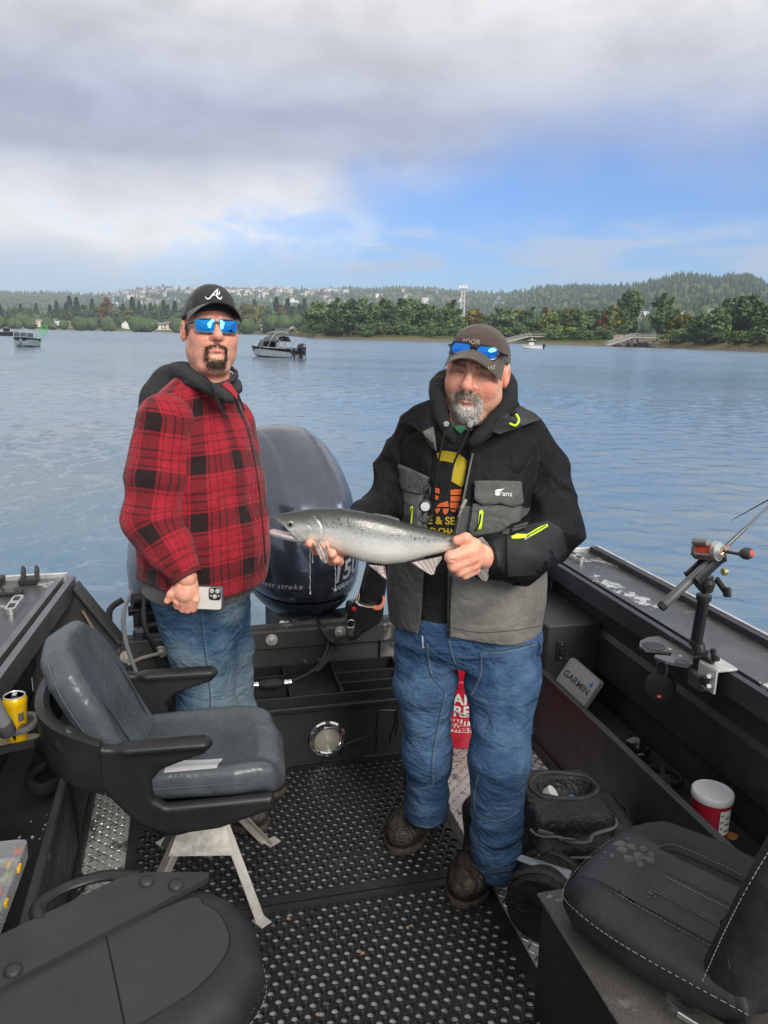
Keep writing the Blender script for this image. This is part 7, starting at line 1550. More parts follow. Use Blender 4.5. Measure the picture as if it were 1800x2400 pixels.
# right sleeve (toward us) and left sleeve
S1, E1_, W1 = PW(386, 985, 2.47), PW(358, 1215, 2.41), PW(437, 1352, 2.355)
def sleeve1(A_, B_, C_, name, seed, rs):
    ab, bc_ = (B_ - A_), (C_ - B_)
    def f(P):
        d = fchain(P, [A_, A_.lerp(B_, .55), B_, B_.lerp(C_, .5), C_], rs, .03); k = np.exp(-(((P[0] - B_.x) ** 2 + (P[1] - B_.y) ** 2 + (P[2] - B_.z) ** 2)) / .13 ** 2)
        ax_ = bc_.normalized(); s_ = (P[0] - B_.x) * ax_.x + (P[1] - B_.y) * ax_.y + (P[2] - B_.z) * ax_.z
        d = d + folds(P, seed, .012, 15, (.7, .7, 1.4)) + folds(P, seed + 4, .024, 18, (.6, .6, 1.7)) * k + .005 * snoise(P, 13, seed + 1) + folds(P, seed + 2, .004, 45)
        n_ = bc_.normalized(); return smax(d, (P[0] - C_.x) * n_.x + (P[1] - C_.y) * n_.y + (P[2] - C_.z) * n_.z, .006)
    def uv(V):
        t1 = np.clip(((V - np.array(A_)) @ np.array(ab)) / ab.length_squared, -.3, 1); t2 = np.clip(((V - np.array(B_)) @ np.array(bc_)) / bc_.length_squared, 0, 1.2); s_ = t1 * ab.length + t2 * bc_.length
        c_ = np.array(A_) + np.clip(t1, 0, 1)[:, None] * np.array(ab) + t2[:, None] * np.array(bc_); d = V - c_; return np.stack([np.arctan2(d[:, 0] + .35 * d[:, 2], -d[:, 1]) * .095 + .05, -s_ + .06, s_], 1)
    lo = np.minimum(np.minimum(A_, B_), C_) - .14; hi = np.maximum(np.maximum(A_, B_), C_) + .14; return wpart(organic(name, f, lo, hi, .0085, plaid, m1, uv=uv), m1)
sl1 = sleeve1(S1, E1_, W1, 'sleeve', 21, [.088, .096, .086, .068, .049])
SL, EL, WL = Vector((cx1 + .07, 2.79, 1.40)), Vector((cx1 + .07, 2.88, 1.16)), Vector((cx1 + .09, 2.86, .95))
sleeve1(SL, EL, WL, 'sleeve', 31, [.085, .085, .075, .06, .05])
# cuff turned at the wrist
dn = (W1 - E1_).normalized(); mb = MB(); mb.tube([W1 - dn * .055, W1 - dn * .012, W1 + dn * .004], [.0575, .0535, .0525], 24); cfo = mb.build('cuff', M('dark plaid cuff', (.10, .014, .018), .9, var=.3, vs=30., bump=.3, bs=500.), m1, True); wpart(cfo, m1)
# placket edge, grey undershirt hem, hood and strings
bvs = bvh_of(sh1, False); blackt = M('black placket edge', (.012, .011, .012), .85)
pxline('placket_edge', [(545, 925), (572, 985), (590, 1050), (606, 1140), (616, 1240), (622, 1320)], bvs, .0028, blackt, m1, .002)
greyt = clothmat('grey undershirt', (.085, .082, .078)); lvg = [(.812, lv1[0][1] - .012, 2.63, .192, .190), (.85, lv1[0][1], 2.62, .200, .198), (.93, lv1[1][1], 2.62, .21, .205)]
wpart(organic('undershirt', lambda P: ftower(P, lvg, YW, .01) + .004 * snoise(P, 25, 6) + np.maximum(0, .02 * np.sin(np.arctan2(P[1] - 2.62, P[0] - cx1) * 3 + 1)) * 0, (cx1 - .28, 2.34, .76), (cx1 + .28, 2.9, .96), .009, greyt, m1), m1)
hoodm = clothmat('charcoal hood fleece', (.026, .026, .029), sheen=0.); hp = [PW(545, 936, 2.445), PW(508, 918, 2.455), PW(466, 896, 2.50), PW(430, 874, 2.58), PW(400, 880, 2.70), PW(430, 880, 2.80), PW(500, 880, 2.78), PW(545, 895, 2.66), PW(556, 915, 2.52)]
def hoodf(P):
    d = fsmooth(P, hp, [.005, .007, .011, .018, .030, .036, .026, .014, .007], .03); d = smin(d, fell(P, PW(385, 935, 2.68), (.080, .075, .080)), .05); d = smin(d, fcap(P, PW(340, 975, 2.62), PW(392, 905, 2.66), .026, .045), .04); d = smin(d, fell(P, PW(415, 930, 2.80), (.11, .07, .10)), .04)
    return d + folds(P, 8, .007, 24, (1, 1, 1.6)) + folds(P, 3, .003, 60)
hd1 = wpart(organic('hood', hoodf, (cx1 - .33, 2.38, 1.36), (cx1 + .22, 2.95, 1.70), .0085, hoodm, m1), m1)
nk = PW(492, 884, 2.575); wpart(organic('inner_collar', lambda P: fchain(P, [nk + Vector((.086 * math.sin(a), -.086 * math.cos(a), .006 - .034 * math.cos(a) * .9)) for a in np.linspace(0, 6.283, 17)], [.007] * 17, .006) + folds(P, 5, .003, 40), np.array(nk) - .13, np.array(nk) + .13, .005, hoodm, m1), m1)
mb = MB(); mb.tube(spline([PW(476, 878, 2.45), PW(495, 900, 2.43), PW(510, 940, 2.42), PW(528, 975, 2.41), PW(534, 980, 2.41)], 6), .0035, 7); mb.tube(spline([PW(556, 915, 2.47), PW(562, 935, 2.45), PW(573, 962, 2.44)], 6), .0035, 7); wpart(mb.build('drawstring', blackt, m1, True), m1)
mb = MB(); mb.add([PW(u, v, y) for u, v, y in [(521, 902, 2.455), (540, 918, 2.44), (556, 935, 2.43), (557, 922, 2.45), (542, 900, 2.47), (530, 893, 2.475)]], [(0, 1, 2, 3, 4, 5)]); o = wpart(mb.build('collar_flap', M('red collar lining', (.30, .02, .03), .85, var=.2), m1), m1); o.modifiers.new('thickness', 'SOLIDIFY').thickness = .006
# head
H1 = Matrix.Translation(PW(494, 772, 2.585)) @ rotm(0, 0, R(23)) @ rotm(R(-7), R(1.5), 0) @ Matrix.Scale(1.02, 4)
V, F = surfnet(lambda P: headf(P, 1.04, False), (-.115, -.14, -.235), (.115, .125, .135), .0027); N1 = vnormals(V, F); C = headcol(V, .75); A = np.array(H1, np.float32); Vh = V @ A[:3, :3].T + A[:3, 3]
gau = lambda V, cx, cy, cz, r: np.exp(-(((np.abs(V[:, 0]) - cx) / r) ** 2 + ((V[:, 1] - cy) / (r * 2)) ** 2 + ((V[:, 2] - cz) / r) ** 2))
def goatee(V, k=1.):
    x, y, z = np.abs(V[:, 0]), V[:, 1], V[:, 2]; fr = (y < -.055); mu = np.exp(-((z + .0585 + .30 * x) / .0055) ** 2) * (x < .030) * fr; sd = np.exp(-((x - .030) / .006) ** 2) * ((z < -.064) & (z > -.105)) * fr
    ch_ = np.exp(-((z + .117) / .016) ** 2) * np.exp(-(x / .030) ** 4) * (y < -.045); sl_ = np.exp(-((z + .095) / .006) ** 2) * np.exp(-(x / .008) ** 2) * fr; return np.clip(1.1 * mu + sd + 1.2 * ch_ * k + .25 * sl_ * 0, 0, 1.2)
g1_ = goatee(V); C = C * (1 - .5 * np.clip(g1_, 0, 1)[:, None]) + np.array([.08, .05, .035]) * .5 * np.clip(g1_, 0, 1)[:, None]
# right hand with phone
Hc = lambda u, v, y: PW(u, v, y)
def hand1(P):
    d = fcap(P, Hc(430, 1335, 2.385), Hc(436, 1366, 2.37), .030, .030); d = smin(d, fchain(P, [Hc(432, 1362, 2.368), Hc(436, 1386, 2.362)], [.036, .040], .02), .025)
    for (u0_, u1_, u2_, vk, vt, r_) in [(452, 458, 452, 1390, 1427, .0128), (440, 444, 440, 1394, 1430, .0126), (427, 430, 428, 1396, 1428, .0122), (416, 415, 415, 1396, 1421, .0110)]:
        d = smin(d, fchain(P, [Hc(u0_, vk - 14, 2.362), Hc(u1_, vk + 14, 2.352), Hc(u2_, vt, 2.362), Hc(u2_ - 2, vt - 4, 2.395)], [r_, r_ * 1.02, r_ * .94, r_ * .8], .004), .0045)
    d = smin(d, fchain(P, [Hc(422, 1372, 2.362), Hc(403, 1392, 2.352), Hc(392, 1408, 2.352)], [.018, .0135, .0105], .01), .012); return d + .0008 * snoise(P, 150, 2)
hl = np.array(Hc(385, 1440, 2.42)) - .03; hh = np.array(Hc(475, 1330, 2.34)) + .03; lo, hi = np.minimum(hl, hh), np.maximum(hl, hh); lo[1], hi[1] = 2.30, 2.45
Vr, Fr = surfnet(hand1, lo, hi, .003); Cr = handcol(Vr, [Hc(452, 1427, 2.35), Hc(440, 1430, 2.35), Hc(428, 1428, 2.35), Hc(414, 1421, 2.35), Hc(444, 1390, 2.34), Hc(430, 1394, 2.34)])
Vt, Ft = surfnet(lambda P: smin(ftower(P, [(l[0], l[1], l[2], l[3] * .85, l[4] * .85) for l in lv1], YW), smin(fchain(P, [S1, E1_, W1], [.06, .05, .035], .03), fchain(P, [SL, EL, WL, WL + Vector((.0, -.03, -.12))], [.06, .05, .035, .04], .03), .02), .04), (cx1 - .36, 2.28, .72), (cx1 + .36, 2.98, 1.58), .016)
bodymesh([(Vh, F, C), (Vr, Fr, Cr), (Vt, Ft, np.tile(SKIN, (len(Vt), 1)))], m1)
brn = np.array([[.045, .028, .018], [.07, .045, .028], [.03, .02, .014], [.11, .075, .05]])
strands(V, N1, g1_ ** 1.5 + 1e-9, 2300, .0055, (0, -.1, -1), 5, hairm, 'goatee', m1, .0008, brn, H1).location = -m1.location
hw = ((V[:, 2] > -.03) & (V[:, 2] < .05) & (V[:, 1] > -.045) & (V[:, 1] < .1) & (np.abs(V[:, 0]) > .05) & (np.abs(V[:, 0]) < .081)) * 1. * np.exp(-np.maximum(0, -.01 - V[:, 2]) / .012); strands(V, N1, hw + 1e-9, 1600, .008, (0, .4, -1), 6, hairm, 'hair', m1, .0006, brn, H1).location = -m1.location
capk = clothmat('black cap twill', (.020, .019, .021), .8, 700.); cap1, br1 = cap(m1, H1, capk, capk, M('grey under brim', (.050, .050, .052), .8), .004, .074, .026, .006)
glasses(m1, H1, frameg, lensb, -.003, -.110, .057, .041, .118, R(-3), .006, .008)
bvc1 = bvh_of(cap1, False); wt = M('white embroidery', (.78, .78, .78), .7, var=.05)
# the cap's white letter, drawn in strokes and laid on the crown
def stroke_px(pts, w0, name, root, parent, bv_, mat, off=.0022):
    P_ = spline([(u, v, w) for u, v, w in pts], 6); L_ = []; Rr = []
    for i in range(len(P_)):
        a, b_ = P_[max(0, i - 1)], P_[min(len(P_) - 1, i + 1)]; dx, dy = b_.x - a.x, b_.y - a.y; n_ = math.hypot(dx, dy) + 1e-9; L_.append((P_[i].x - dy / n_ * P_[i].z, P_[i].y + dx / n_ * P_[i].z)); Rr.append((P_[i].x + dy / n_ * P_[i].z, P_[i].y - dx / n_ * P_[i].z))
    mb = MB(); hits = []
    for (u, v) in L_ + Rr:
        d_ = (PW(u, v, 1.) - CAMP).normalized(); h_ = bv_.ray_cast(CAMP, d_, 6); hits.append((h_[0] if h_[0] else PW(u, v, 2.5)) - d_ * off)
    n_ = len(L_); mb.add(hits, [(i, i + 1, n_ + i + 1, n_ + i) for i in range(n_ - 1)]); o = mb.build(name, mat, parent); return o
for pts in [[(509, 688, .9), (502, 695, 1.5), (495, 703, 1.4), (489, 710, 1.5), (483, 711, 1.3), (479, 706, .6)], [(509, 688, .9), (507, 697, 1.6), (506, 704, 1.6), (511, 710, 1.7), (516, 711, 1.3), (518, 705, .6)], [(494, 703, .8), (503, 702, .9), (510, 701, 1.2), (513, 697, 1.0), (512, 693, .5)]]: stroke_px([(u + 2, v - 11, w * .95) for u, v, w in pts], 1, 'letter_a_embroidery', m1, cap1, bvc1, wt)
# jeans and boots
jl = [[PW(455, 1400, 2.60), PW(472, 1520, 2.57), PW(486, 1680, 2.53), PW(512, 1885, 2.50)], [PW(515, 1400, 2.70), PW(532, 1520, 2.70), PW(545, 1680, 2.68), PW(560, 1840, 2.68)]]
def jf1(P):
    d = fchain(P, jl[0], [.120, .108, .100, .090], .04); d = smin(d, fchain(P, jl[1], [.10, .09, .084, .08], .04), .03); d = smin(d, ftower(P, [(.66, lv1[0][1], 2.63, .14, .14), (.78, lv1[0][1] - .005, 2.62, .165, .16), (.90, lv1[0][1], 2.62, .185, .18)], YW, .02), .05)
    d = d + folds(P, 5, .012, 21, (.7, .7, 1.5)) * (.5 + .7 * sst(P[2], .45, .2) + .5 * np.exp(-((P[2] - .5) / .12) ** 2)) + .003 * snoise(P, 14, 7) + folds(P, 7, .004, 52, (.8, .8, 1.4)); return smax(d, .075 - P[2], .01)
jn1 = wpart(organic('jeans', jf1, (cx1 - .33, 2.34, .05), (cx1 + .30, 2.90, .93), .009, jean1, m1), m1); bvj = bvh_of(jn1, False)
pxline('side_seam', [(468, 1436), (476, 1500), (487, 1580), (493, 1640), (490, 1668)], bvj, .0022, M('dark seam denim', (.03, .06, .10), .9), m1, .0008); pxline('side_stitch', [(473, 1436), (481, 1500), (492, 1580), (498, 1640), (495, 1668)], bvj, .0009, thread, m1, .0008, n=20, dash=1)
pxline('pocket_seam', [(375, 1430), (395, 1432), (412, 1425)], bvj, .002, MATS['dark seam denim'], m1, .0008); pxline('pocket_stitch', [(550, 1405), (555, 1440), (565, 1470)], bvj, .001, thread, m1, .0008, n=20, dash=1)
boot(m1, Vector((*PW(520, 1900, 2.54)[:2], 0)), Vector((*PW(612, 1940, 2.40)[:2], 0))); boot(m1, Vector((cx1 + .05, 2.76, 0)), Vector((cx1 + .26, 2.62, 0)))
# phone
pc0 = Hc(463, 1400, 2.385); ph = thing('phone', 'phone in a pale case with three camera lenses held in the plaid shirted man hand', 'phone', pc0); a_, b_ = Hc(404, 1398, 2.392), Hc(526, 1403, 2.378); px_ = (b_ - a_).normalized(); pn = Vector((0, -1, .12)); pn = (pn - px_ * pn.dot(px_)).normalized(); pyy = pn.cross(px_); TP = Matrix((px_, pyy, pn)).transposed().to_4x4(); LW = (b_ - a_).length; LH = .083
mb = MB(); mb.T = TP; o_ = rrect(LW, LH, .012, 5); mb.loft([[(x * .97, y * .96, -.0055) for x, y in o_], [(x, y, -.003) for x, y in o_], [(x, y, .003) for x, y in o_], [(x * .975, y * .96, .0048) for x, y in o_]]); mb.build('bumper', M('grey phone bumper', (.055, .056, .06), .5), ph, 40)
mb = MB(); mb.T = TP; mb.prism(rrect(LW * .93, LH * .88, .009, 4), .0010, None, 0, .0048); mb.build('back_panel', M('pale phone back', (.66, .65, .60), .35, var=.03), ph)
mb = MB(); mb.T = TP; mb.prism(rrect(.040, .041, .009, 4, LW * .5 - .027, LH * .5 - .026), .0028, None, 0, .0056); cb_ = mb.build('camera_bump', M('dark camera bump', (.02, .02, .022), .35), ph)
for (dx, dy, r_) in [(-.0095, .0095, .0078), (.0095, .0095, .0078), (.0, -.0085, .0072), (-.013, -.006, .003), (.013, -.006, .003)]: mb = MB(); mb.T = TP; mb.lathe([(r_, .0084), (r_, .0098), (r_ * .8, .0104), (.0005, .0104)], 18, 0, Matrix.Translation((LW * .5 - .027 + dx, LH * .5 - .026 + dy, 0))); mb.build('camera_lens', M('pale lens ring', (.60, .59, .58), .25, .3), cb_, 40)
# ------------------------------------------------------------------ the man holding the fish
b2 = PW(1085, 1900, 2.25); b2.z = 0
m2 = thing('person', 'man in black and grey fishing jacket and brown cap holding a silver salmon', 'person', b2)
Yc = 2.30; X2 = lambda u, v: PW(u, v, Yc - .05).x
lv2 = [(z_, X2(u, v), Yc, a, b_) for z_, u, v, a, b_ in [(.835, 1092, 1500, .232, .185), (.95, 1095, 1410, .236, .192), (1.05, 1100, 1340, .228, .192), (1.16, 1106, 1250, .212, .180), (1.28, 1108, 1150, .205, .160), (1.37, 1108, 1070, .212, .140), (1.435, 1108, 1015, .195, .115), (1.475, 1112, 985, .135, .095), (1.51, 1116, 960, .08, .075)]]
fx2 = lambda z: np.interp(z, [l[0] for l in lv2], [l[1] for l in lv2]); YW2 = R(-4)
def wrinkle(P, seed, a=.004, f=16): return folds(P, seed, a * 2.2, f) + folds(P, seed + 1, a * .9, f * 2.6)
op = [(982, 1505, 1052, 1505), (990, 1440, 1050, 1440), (996, 1340, 1052, 1340), (1002, 1250, 1066, 1250), (1010, 1150, 1090, 1150), (1018, 1070, 1104, 1070), (1030, 1010, 1118, 1020), (1040, 970, 1135, 985)]
oz = [PW(l[0], l[1], 2.10).z for l in op]; ol_ = [PW(l[0], l[1], 2.10).x for l in op]; or_ = [PW(l[2], l[3], 2.10).x for l in op]
def jackf(P):
    d = ftower(P, lv2, YW2, .02) - .006; fl_ = .007 * np.sin(P[0] * 26 + 1.3 * np.sin(P[2] * 8) + 1) * sst(P[2], 1.05, .85); diag = folds([P[0] + P[2] * .8, P[1], P[2] - P[0] * .6], 3, .012, 15, (.5, .5, 1.4))
    d = d + fl_ + diag + wrinkle(P, 12, .004) ; inn = ftower(P, [(l[0], l[1], l[2], l[3] - .010, l[4] - .010) for l in lv2], YW2, .02); d = np.maximum(d, -inn + .002 * 0 - .006)
    xl = np.interp(P[2], oz, ol_); xr = np.interp(P[2], oz, or_); slot = np.maximum(np.maximum(xl - P[0], P[0] - xr), P[1] - (Yc - .02)); d = smax(d, -slot, .004); return smax(d, .842 + .02 * np.sin(P[0] * 9) - P[2], .006)
jk, t, b = emptymat('black and grey fishing jacket'); P = t.obj(); x, y, z = t.sep(P); n_ = t.noise(P, 7., 4); f = t.mr(n_, .3, .7, .8, 1.2, False)
low = t.mix(t.mr(x, .12, .24), (.075, .075, .071), (.175, .170, .152)); low = t.mix(t.m('MULTIPLY', t.mr(t.noise(P, 5.5, 4, .6, .6), .52, .66), .45), low, (.055, .054, .050))  # light put into the colour: lower panel lighter on its sunward right side
zz_ = t.m('ADD', z, t.m('MULTIPLY', x, .06)); c = t.mix(t.mr(zz_, 1.268, 1.272), t.mix(t.mr(zz_, 1.115, 1.119), low, (.085, .086, .084)), (.008, .0085, .010)); t.set(b.inputs['Base Color'], t.mix(1., c, t.comb(f, f, f), 'MULTIPLY')); t.set(b.inputs['Roughness'], t.mr(n_, .3, .7, .62, .78, False)); b.inputs['Specular IOR Level'].default_value = .2; t.set(b.inputs['Normal'], t.bump(t.noise(P, 350., 3), .2, .001, creases(t, P, 6., .45)))
jko = wpart(organic('jacket', jackf, (X2(1092, 1300) - .31, 1.98, .80), (X2(1092, 1300) + .31, 2.58, 1.54), .0078, jk, m2), m2)
blk = M('black jacket shell', (.0075, .008, .0095), .68, var=.2, vs=8., bump=.2, bs=350., bd=.001, spec=.2, crease=.5, ks=7.); gry = M('grey jacket panel', (.095, .095, .092), .7, var=.15, vs=9., bump=.25, bs=400., bd=.001, spec=.3, crease=.5, ks=7.); gry2 = M('pale grey jacket panel', (.14, .138, .125), .62, var=.12, vs=9., bump=.25, bs=400., bd=.001, spec=.3, crease=.5, ks=7.); hoodk = clothmat('black hoodie fleece', (.007, .007, .008), .85, 600., sheen=0.); neon = M('neon yellow trim', (.62, .90, .03), .5, var=.05)
# hoodie body and hood
hz = wpart(organic('hoodie', lambda P: ftower(P, [(l[0] - .005, l[1], l[2], l[3] - .014, l[4] - .014) for l in lv2], YW2, .02) + wrinkle(P, 5, .003, 20), (X2(1092, 1300) - .28, 2.02, .80), (X2(1092, 1300) + .28, 2.56, 1.54), .010, hoodk, m2), m2)
hp2 = [PW(1064, 1032, 2.120), PW(1036, 985, 2.14), PW(1026, 930, 2.21), PW(1034, 895, 2.32), PW(1085, 885, 2.42), PW(1160, 890, 2.43), PW(1190, 905, 2.35), PW(1184, 950, 2.24), PW(1150, 1000, 2.14), PW(1105, 1040, 2.105)]
def hood2(P):
    d = fsmooth(P, hp2, [.011, .014, .017, .022, .032, .032, .024, .020, .016, .011], .02); d = smin(d, fell(P, PW(1130, 965, 2.42), (.12, .065, .085)), .04); d = smin(d, fecap(P, PW(1190, 965, 2.29), PW(1235, 1002, 2.32), .026, .032, .7, (0, 1, 0)), .03)
    return d + folds(P, 4, .006, 22, (1.3, 1, .8)) + folds(P, 2, .003, 60)
hdo = wpart(organic('hood', hood2, (.02, 2.04, 1.30), (.56, 2.56, 1.68), .008, hoodk, m2), m2)
# sleeves
def sleeve2(pts, rs, seed, fold, cut):
    B_ = Vector(pts[2])
    def f(P):
        d = fchain(P, pts, rs, .035); k = np.exp(-((P[0] - B_.x) ** 2 + (P[1] - B_.y) ** 2 + (P[2] - B_.z) ** 2) / .15 ** 2); d = d + (.006 + .012 * k) * (np.abs(np.sin((P[0] * fold[0] + P[1] * fold[1] + P[2] * fold[2]) * .5 + 1.8 * snoise(P, 10, seed))) - .6) + wrinkle(P, seed + 2, .0035, 17)
        e = Vector(pts[-1]); n_ = (e - Vector(pts[-2])).normalized(); return smax(d, (P[0] - e.x) * n_.x + (P[1] - e.y) * n_.y + (P[2] - e.z) * n_.z, .006)
    A = np.array([list(p_) for p_ in pts]); lo, hi = A.min(0) - .13, A.max(0) + .13; return wpart(organic('sleeve', f, lo, hi, .0082, blk, m2), m2)
sR = [PW(1222, 1018, 2.31), PW(1270, 1120, 2.28), PW(1294, 1236, 2.21), PW(1222, 1300, 2.08), PW(1128, 1308, 1.985)]; slR = sleeve2(sR, [.076, .080, .086, .076, .061], 40, (45, 0, 60), None)
sL_ = [PW(985, 1008, 2.32), PW(938, 1095, 2.33), PW(914, 1172, 2.28), PW(866, 1218, 2.14), PW(828, 1250, 2.03)]; slL = sleeve2(sL_, [.070, .068, .064, .052, .044], 50, (70, 0, 50), None)
bvR = bvh_of(slR, False); bvJ = bvh_of(jko, False)
pxpatch('cuff_band', [(1124, 1252), (1146, 1250), (1180, 1252), (1182, 1362), (1150, 1366), (1122, 1362)], bvR, M('dark cuff band', (.0085, .0085, .010), .6), m2, .002, .003); pxpatch('forearm_panel', [(1188, 1240), (1285, 1220), (1318, 1240), (1330, 1290), (1310, 1345), (1190, 1352)], bvR, M('charcoal sleeve panel', (.022, .0225, .024), .6, var=.2, vs=12., spec=.3), m2, .005)
pxpatch('sleeve_grey_patch', [(1205, 1232), (1240, 1222), (1232, 1235), (1200, 1246)], bvR, gry, m2, .003); pxpatch('sleeve_grey_patch', [(1176, 1240), (1195, 1238), (1192, 1252), (1178, 1250)], bvR, gry, m2, .003)
pxpatch('sleeve_zip', [(1198, 1257), (1212, 1251), (1236, 1252), (1262, 1236), (1282, 1228), (1285, 1233), (1264, 1246), (1240, 1259), (1215, 1262), (1200, 1262)], bvR, neon, m2, .004, .002); pxline('sleeve_zip_teeth', [(1235, 1257), (1258, 1244), (1280, 1231)], bvR, .0018, blackp, m2, .006); pxline('sleeve_zip_pull', [(1228, 1265), (1240, 1258)], bvR, .003, stain, m2, .006); pxline('cuff_strap', [(1128, 1368), (1170, 1372), (1220, 1368)], bvR, .004, blk, m2, .002); pxpatch('cuff_tab', [(1205, 1330), (1222, 1318), (1232, 1322), (1222, 1345), (1210, 1348)], bvR, M('dark cuff band', (0, 0, 0)), m2, .003)
# chest pockets, zips, collar, logo
def pocket(flap, body, zip_, mat, matb): 
    o = pxpatch('pocket', body, bvJ, matb, m2, .010, .012, 5); f_ = pxpatch('pocket_flap', flap, bvJ, mat, m2, .020, .007, 6); return f_
fR = pocket([(1112, 1127), (1165, 1126), (1221, 1128), (1226, 1180), (1205, 1188), (1170, 1180), (1130, 1184), (1112, 1172)], [(1108, 1180), (1222, 1186), (1215, 1240), (1180, 1262), (1110, 1262), (1098, 1250)], None, gry, gry)
fLk = pocket([(930, 1087), (960, 1098), (1012, 1122), (1000, 1148), (988, 1158), (950, 1150), (912, 1135), (904, 1125)], [(915, 1138), (990, 1158), (988, 1240), (935, 1235), (930, 1190), (900, 1165)], None, gry, gry)
pxpatch('neon_zip', [(1123, 1198), (1129, 1194), (1133, 1200), (1128, 1240), (1119, 1242)], bvJ, neon, m2, .020, .002); pxline('zip_teeth', [(1127, 1205), (1124, 1225), (1116, 1244)], bvJ, .0022, blackp, m2, .023); pxpatch('neon_zip', [(962, 1188), (967, 1186), (966, 1205), (964, 1238), (959, 1240)], bvJ, neon, m2, .020, .002); pxline('zip_teeth', [(965, 1192), (961, 1215), (960, 1238)], bvJ, .002, blackp, m2, .023)
pxline('jacket_zip', [(1053, 1500), (1054, 1420), (1056, 1350)], bvJ, .0035, blackp, m2, .003); pxline('jacket_zip', [(1108, 1062), (1095, 1125), (1080, 1200), (1070, 1250)], bvJ, .003, gry2, m2, .004); pxline('jacket_zip', [(985, 1490), (990, 1420), (996, 1345)], bvJ, .0035, blackp, m2, .003); pxline('hem_seam', [(1056, 1470), (1120, 1482), (1200, 1478), (1270, 1466)], bvJ, .0013, M('dark jacket seam', (.05, .05, .045), .7), m2, .0006); pxline('shoulder_seam', [(1215, 990), (1250, 1030), (1262, 1080), (1250, 1130)], bvJ, .0014, blackp, m2, .001)
fkp = M('white jacket print', (.80, .80, .80), .6); bvF = bvh_of(fR, False)
pxtext('maker_lettering', '8Fans', 1180, 1157, 18, bvF, fkp, m2, R(3), .006); pxpatch('logo_wing', [(1160, 1150), (1166, 1147), (1183, 1145), (1176, 1149), (1165, 1153)], bvF, fkp, m2, .006, 0, 1); pxpatch('logo_wing', [(1162, 1155), (1168, 1152), (1170, 1160), (1165, 1162)], bvF, fkp, m2, .006, 0, 1)
bvH = bvh_of(hdo, False)
mb = MB(); mb.add([PW(u, v, y) for u, v, y in [(941, 982, 2.245), (975, 955, 2.22), (1012, 940, 2.17), (1022, 1000, 2.12), (1018, 1058, 2.09), (990, 1015, 2.13)]], [(0, 1, 2, 5), (2, 3, 4, 5)]); o = wpart(mb.build('collar', blk, m2), m2); o.modifiers.new('thickness', 'SOLIDIFY').thickness = .010
mb = MB(); mb.add([PW(u, v, y) for u, v, y in [(990, 1012, 2.12), (1014, 1000, 2.11), (1019, 1030, 2.09), (1021, 1056, 2.085)]], [(0, 1, 2, 3)]); o = wpart(mb.build('collar_lining', gry2, m2), m2); o.modifiers.new('thickness', 'SOLIDIFY').thickness = .004
mb = MB(); mb.add([PW(u, v, y) for u, v, y in [(1142, 1010, 2.12), (1170, 978, 2.13), (1215, 955, 2.20), (1262, 985, 2.25), (1220, 1000, 2.17), (1165, 1020, 2.11)]], [(0, 1, 4, 5), (1, 2, 3, 4)]); o = wpart(mb.build('collar', M('dark slate collar', (.028, .029, .032), .5, var=.2), m2), m2); o.modifiers.new('thickness', 'SOLIDIFY').thickness = .012
mb = MB(); mb.tube(spline([PW(1193, 992, 2.14), (PW(1208, 997, 2.135)), PW(1216, 985, 2.14), PW(1210, 972, 2.15), PW(1200, 966, 2.15)], 7), .0034, 8); o = wpart(mb.build('neon_cord', neon, m2, True), m2); mb = MB(); mb.tube([PW(1199, 970, 2.15), PW(1208, 962, 2.15)], [.007, .009], 10); wpart(mb.build('cord_lock', blackp, m2, True), m2)
# hoodie print, strings, hanging tool
bvZ = bvh_of(hz, False); yel = M('mustard print', (.46, .34, .015), .7, var=.1, vs=40.); orr = M('orange print', (.62, .12, .025), .7, var=.1, vs=40.)
pxpatch('yellow_print', [(1023, 1062), (1040, 1056), (1072, 1061), (1092, 1076), (1098, 1090), (1090, 1130), (1082, 1142), (1058, 1128), (1062, 1085), (1040, 1080), (1027, 1080)], bvZ, yel, m2, .0025, 0, 5)
for q in [[(1020, 1143), (1030, 1145), (1030, 1157), (1020, 1155)], [(1056, 1148), (1082, 1146), (1080, 1160), (1056, 1160)], [(1056, 1163), (1080, 1163), (1078, 1175), (1056, 1175)], [(1030, 1180), (1050, 1174), (1052, 1188), (1022, 1188)], [(1055, 1178), (1076, 1178), (1072, 1192), (1055, 1190)], [(1020, 1192), (1032, 1191), (1030, 1198), (1024, 1204), (1020, 1198)], [(1038, 1192), (1052, 1192), (1050, 1200), (1044, 1207), (1038, 1200)], [(1056, 1194), (1070, 1195), (1066, 1200), (1058, 1199)], [(1020, 1160), (1028, 1163), (1026, 1172), (1020, 1170)]]: pxpatch('orange_print', q, bvZ, orr, m2, .0025, 0, 2)
pxtext('hoodie_lettering', 'E & SE', 1034, 1221, 25, bvZ, yel, m2, R(2), .0025, bold=.6); pxtext('hoodie_lettering', 'LD CHAI', 1034, 1245, 18, bvZ, yel, m2, R(3), .0025, bold=.5)
for pts in ([(1046, 996), (1038, 1030), (1028, 1080), (1022, 1140)], [(1102, 998), (1085, 1040), (1062, 1090), (1052, 1150), (1044, 1170)]):
    mb = MB(); mb.tube(spline([PW(u, v, 2.085 - .00003 * (v - 996)) for u, v in pts], 6), .0032, 7); wpart(mb.build('drawstring', hoodk, m2, True), m2)
    mb = MB(); mb.lathe([(.006, 0), (.008, .002), (.006, .004)], 14, 0, Matrix.Translation(PW(pts[0][0], pts[0][1] - 2, 2.082)) @ rotm(R(90))); wpart(mb.build('eyelet', stain, m2, True), m2)
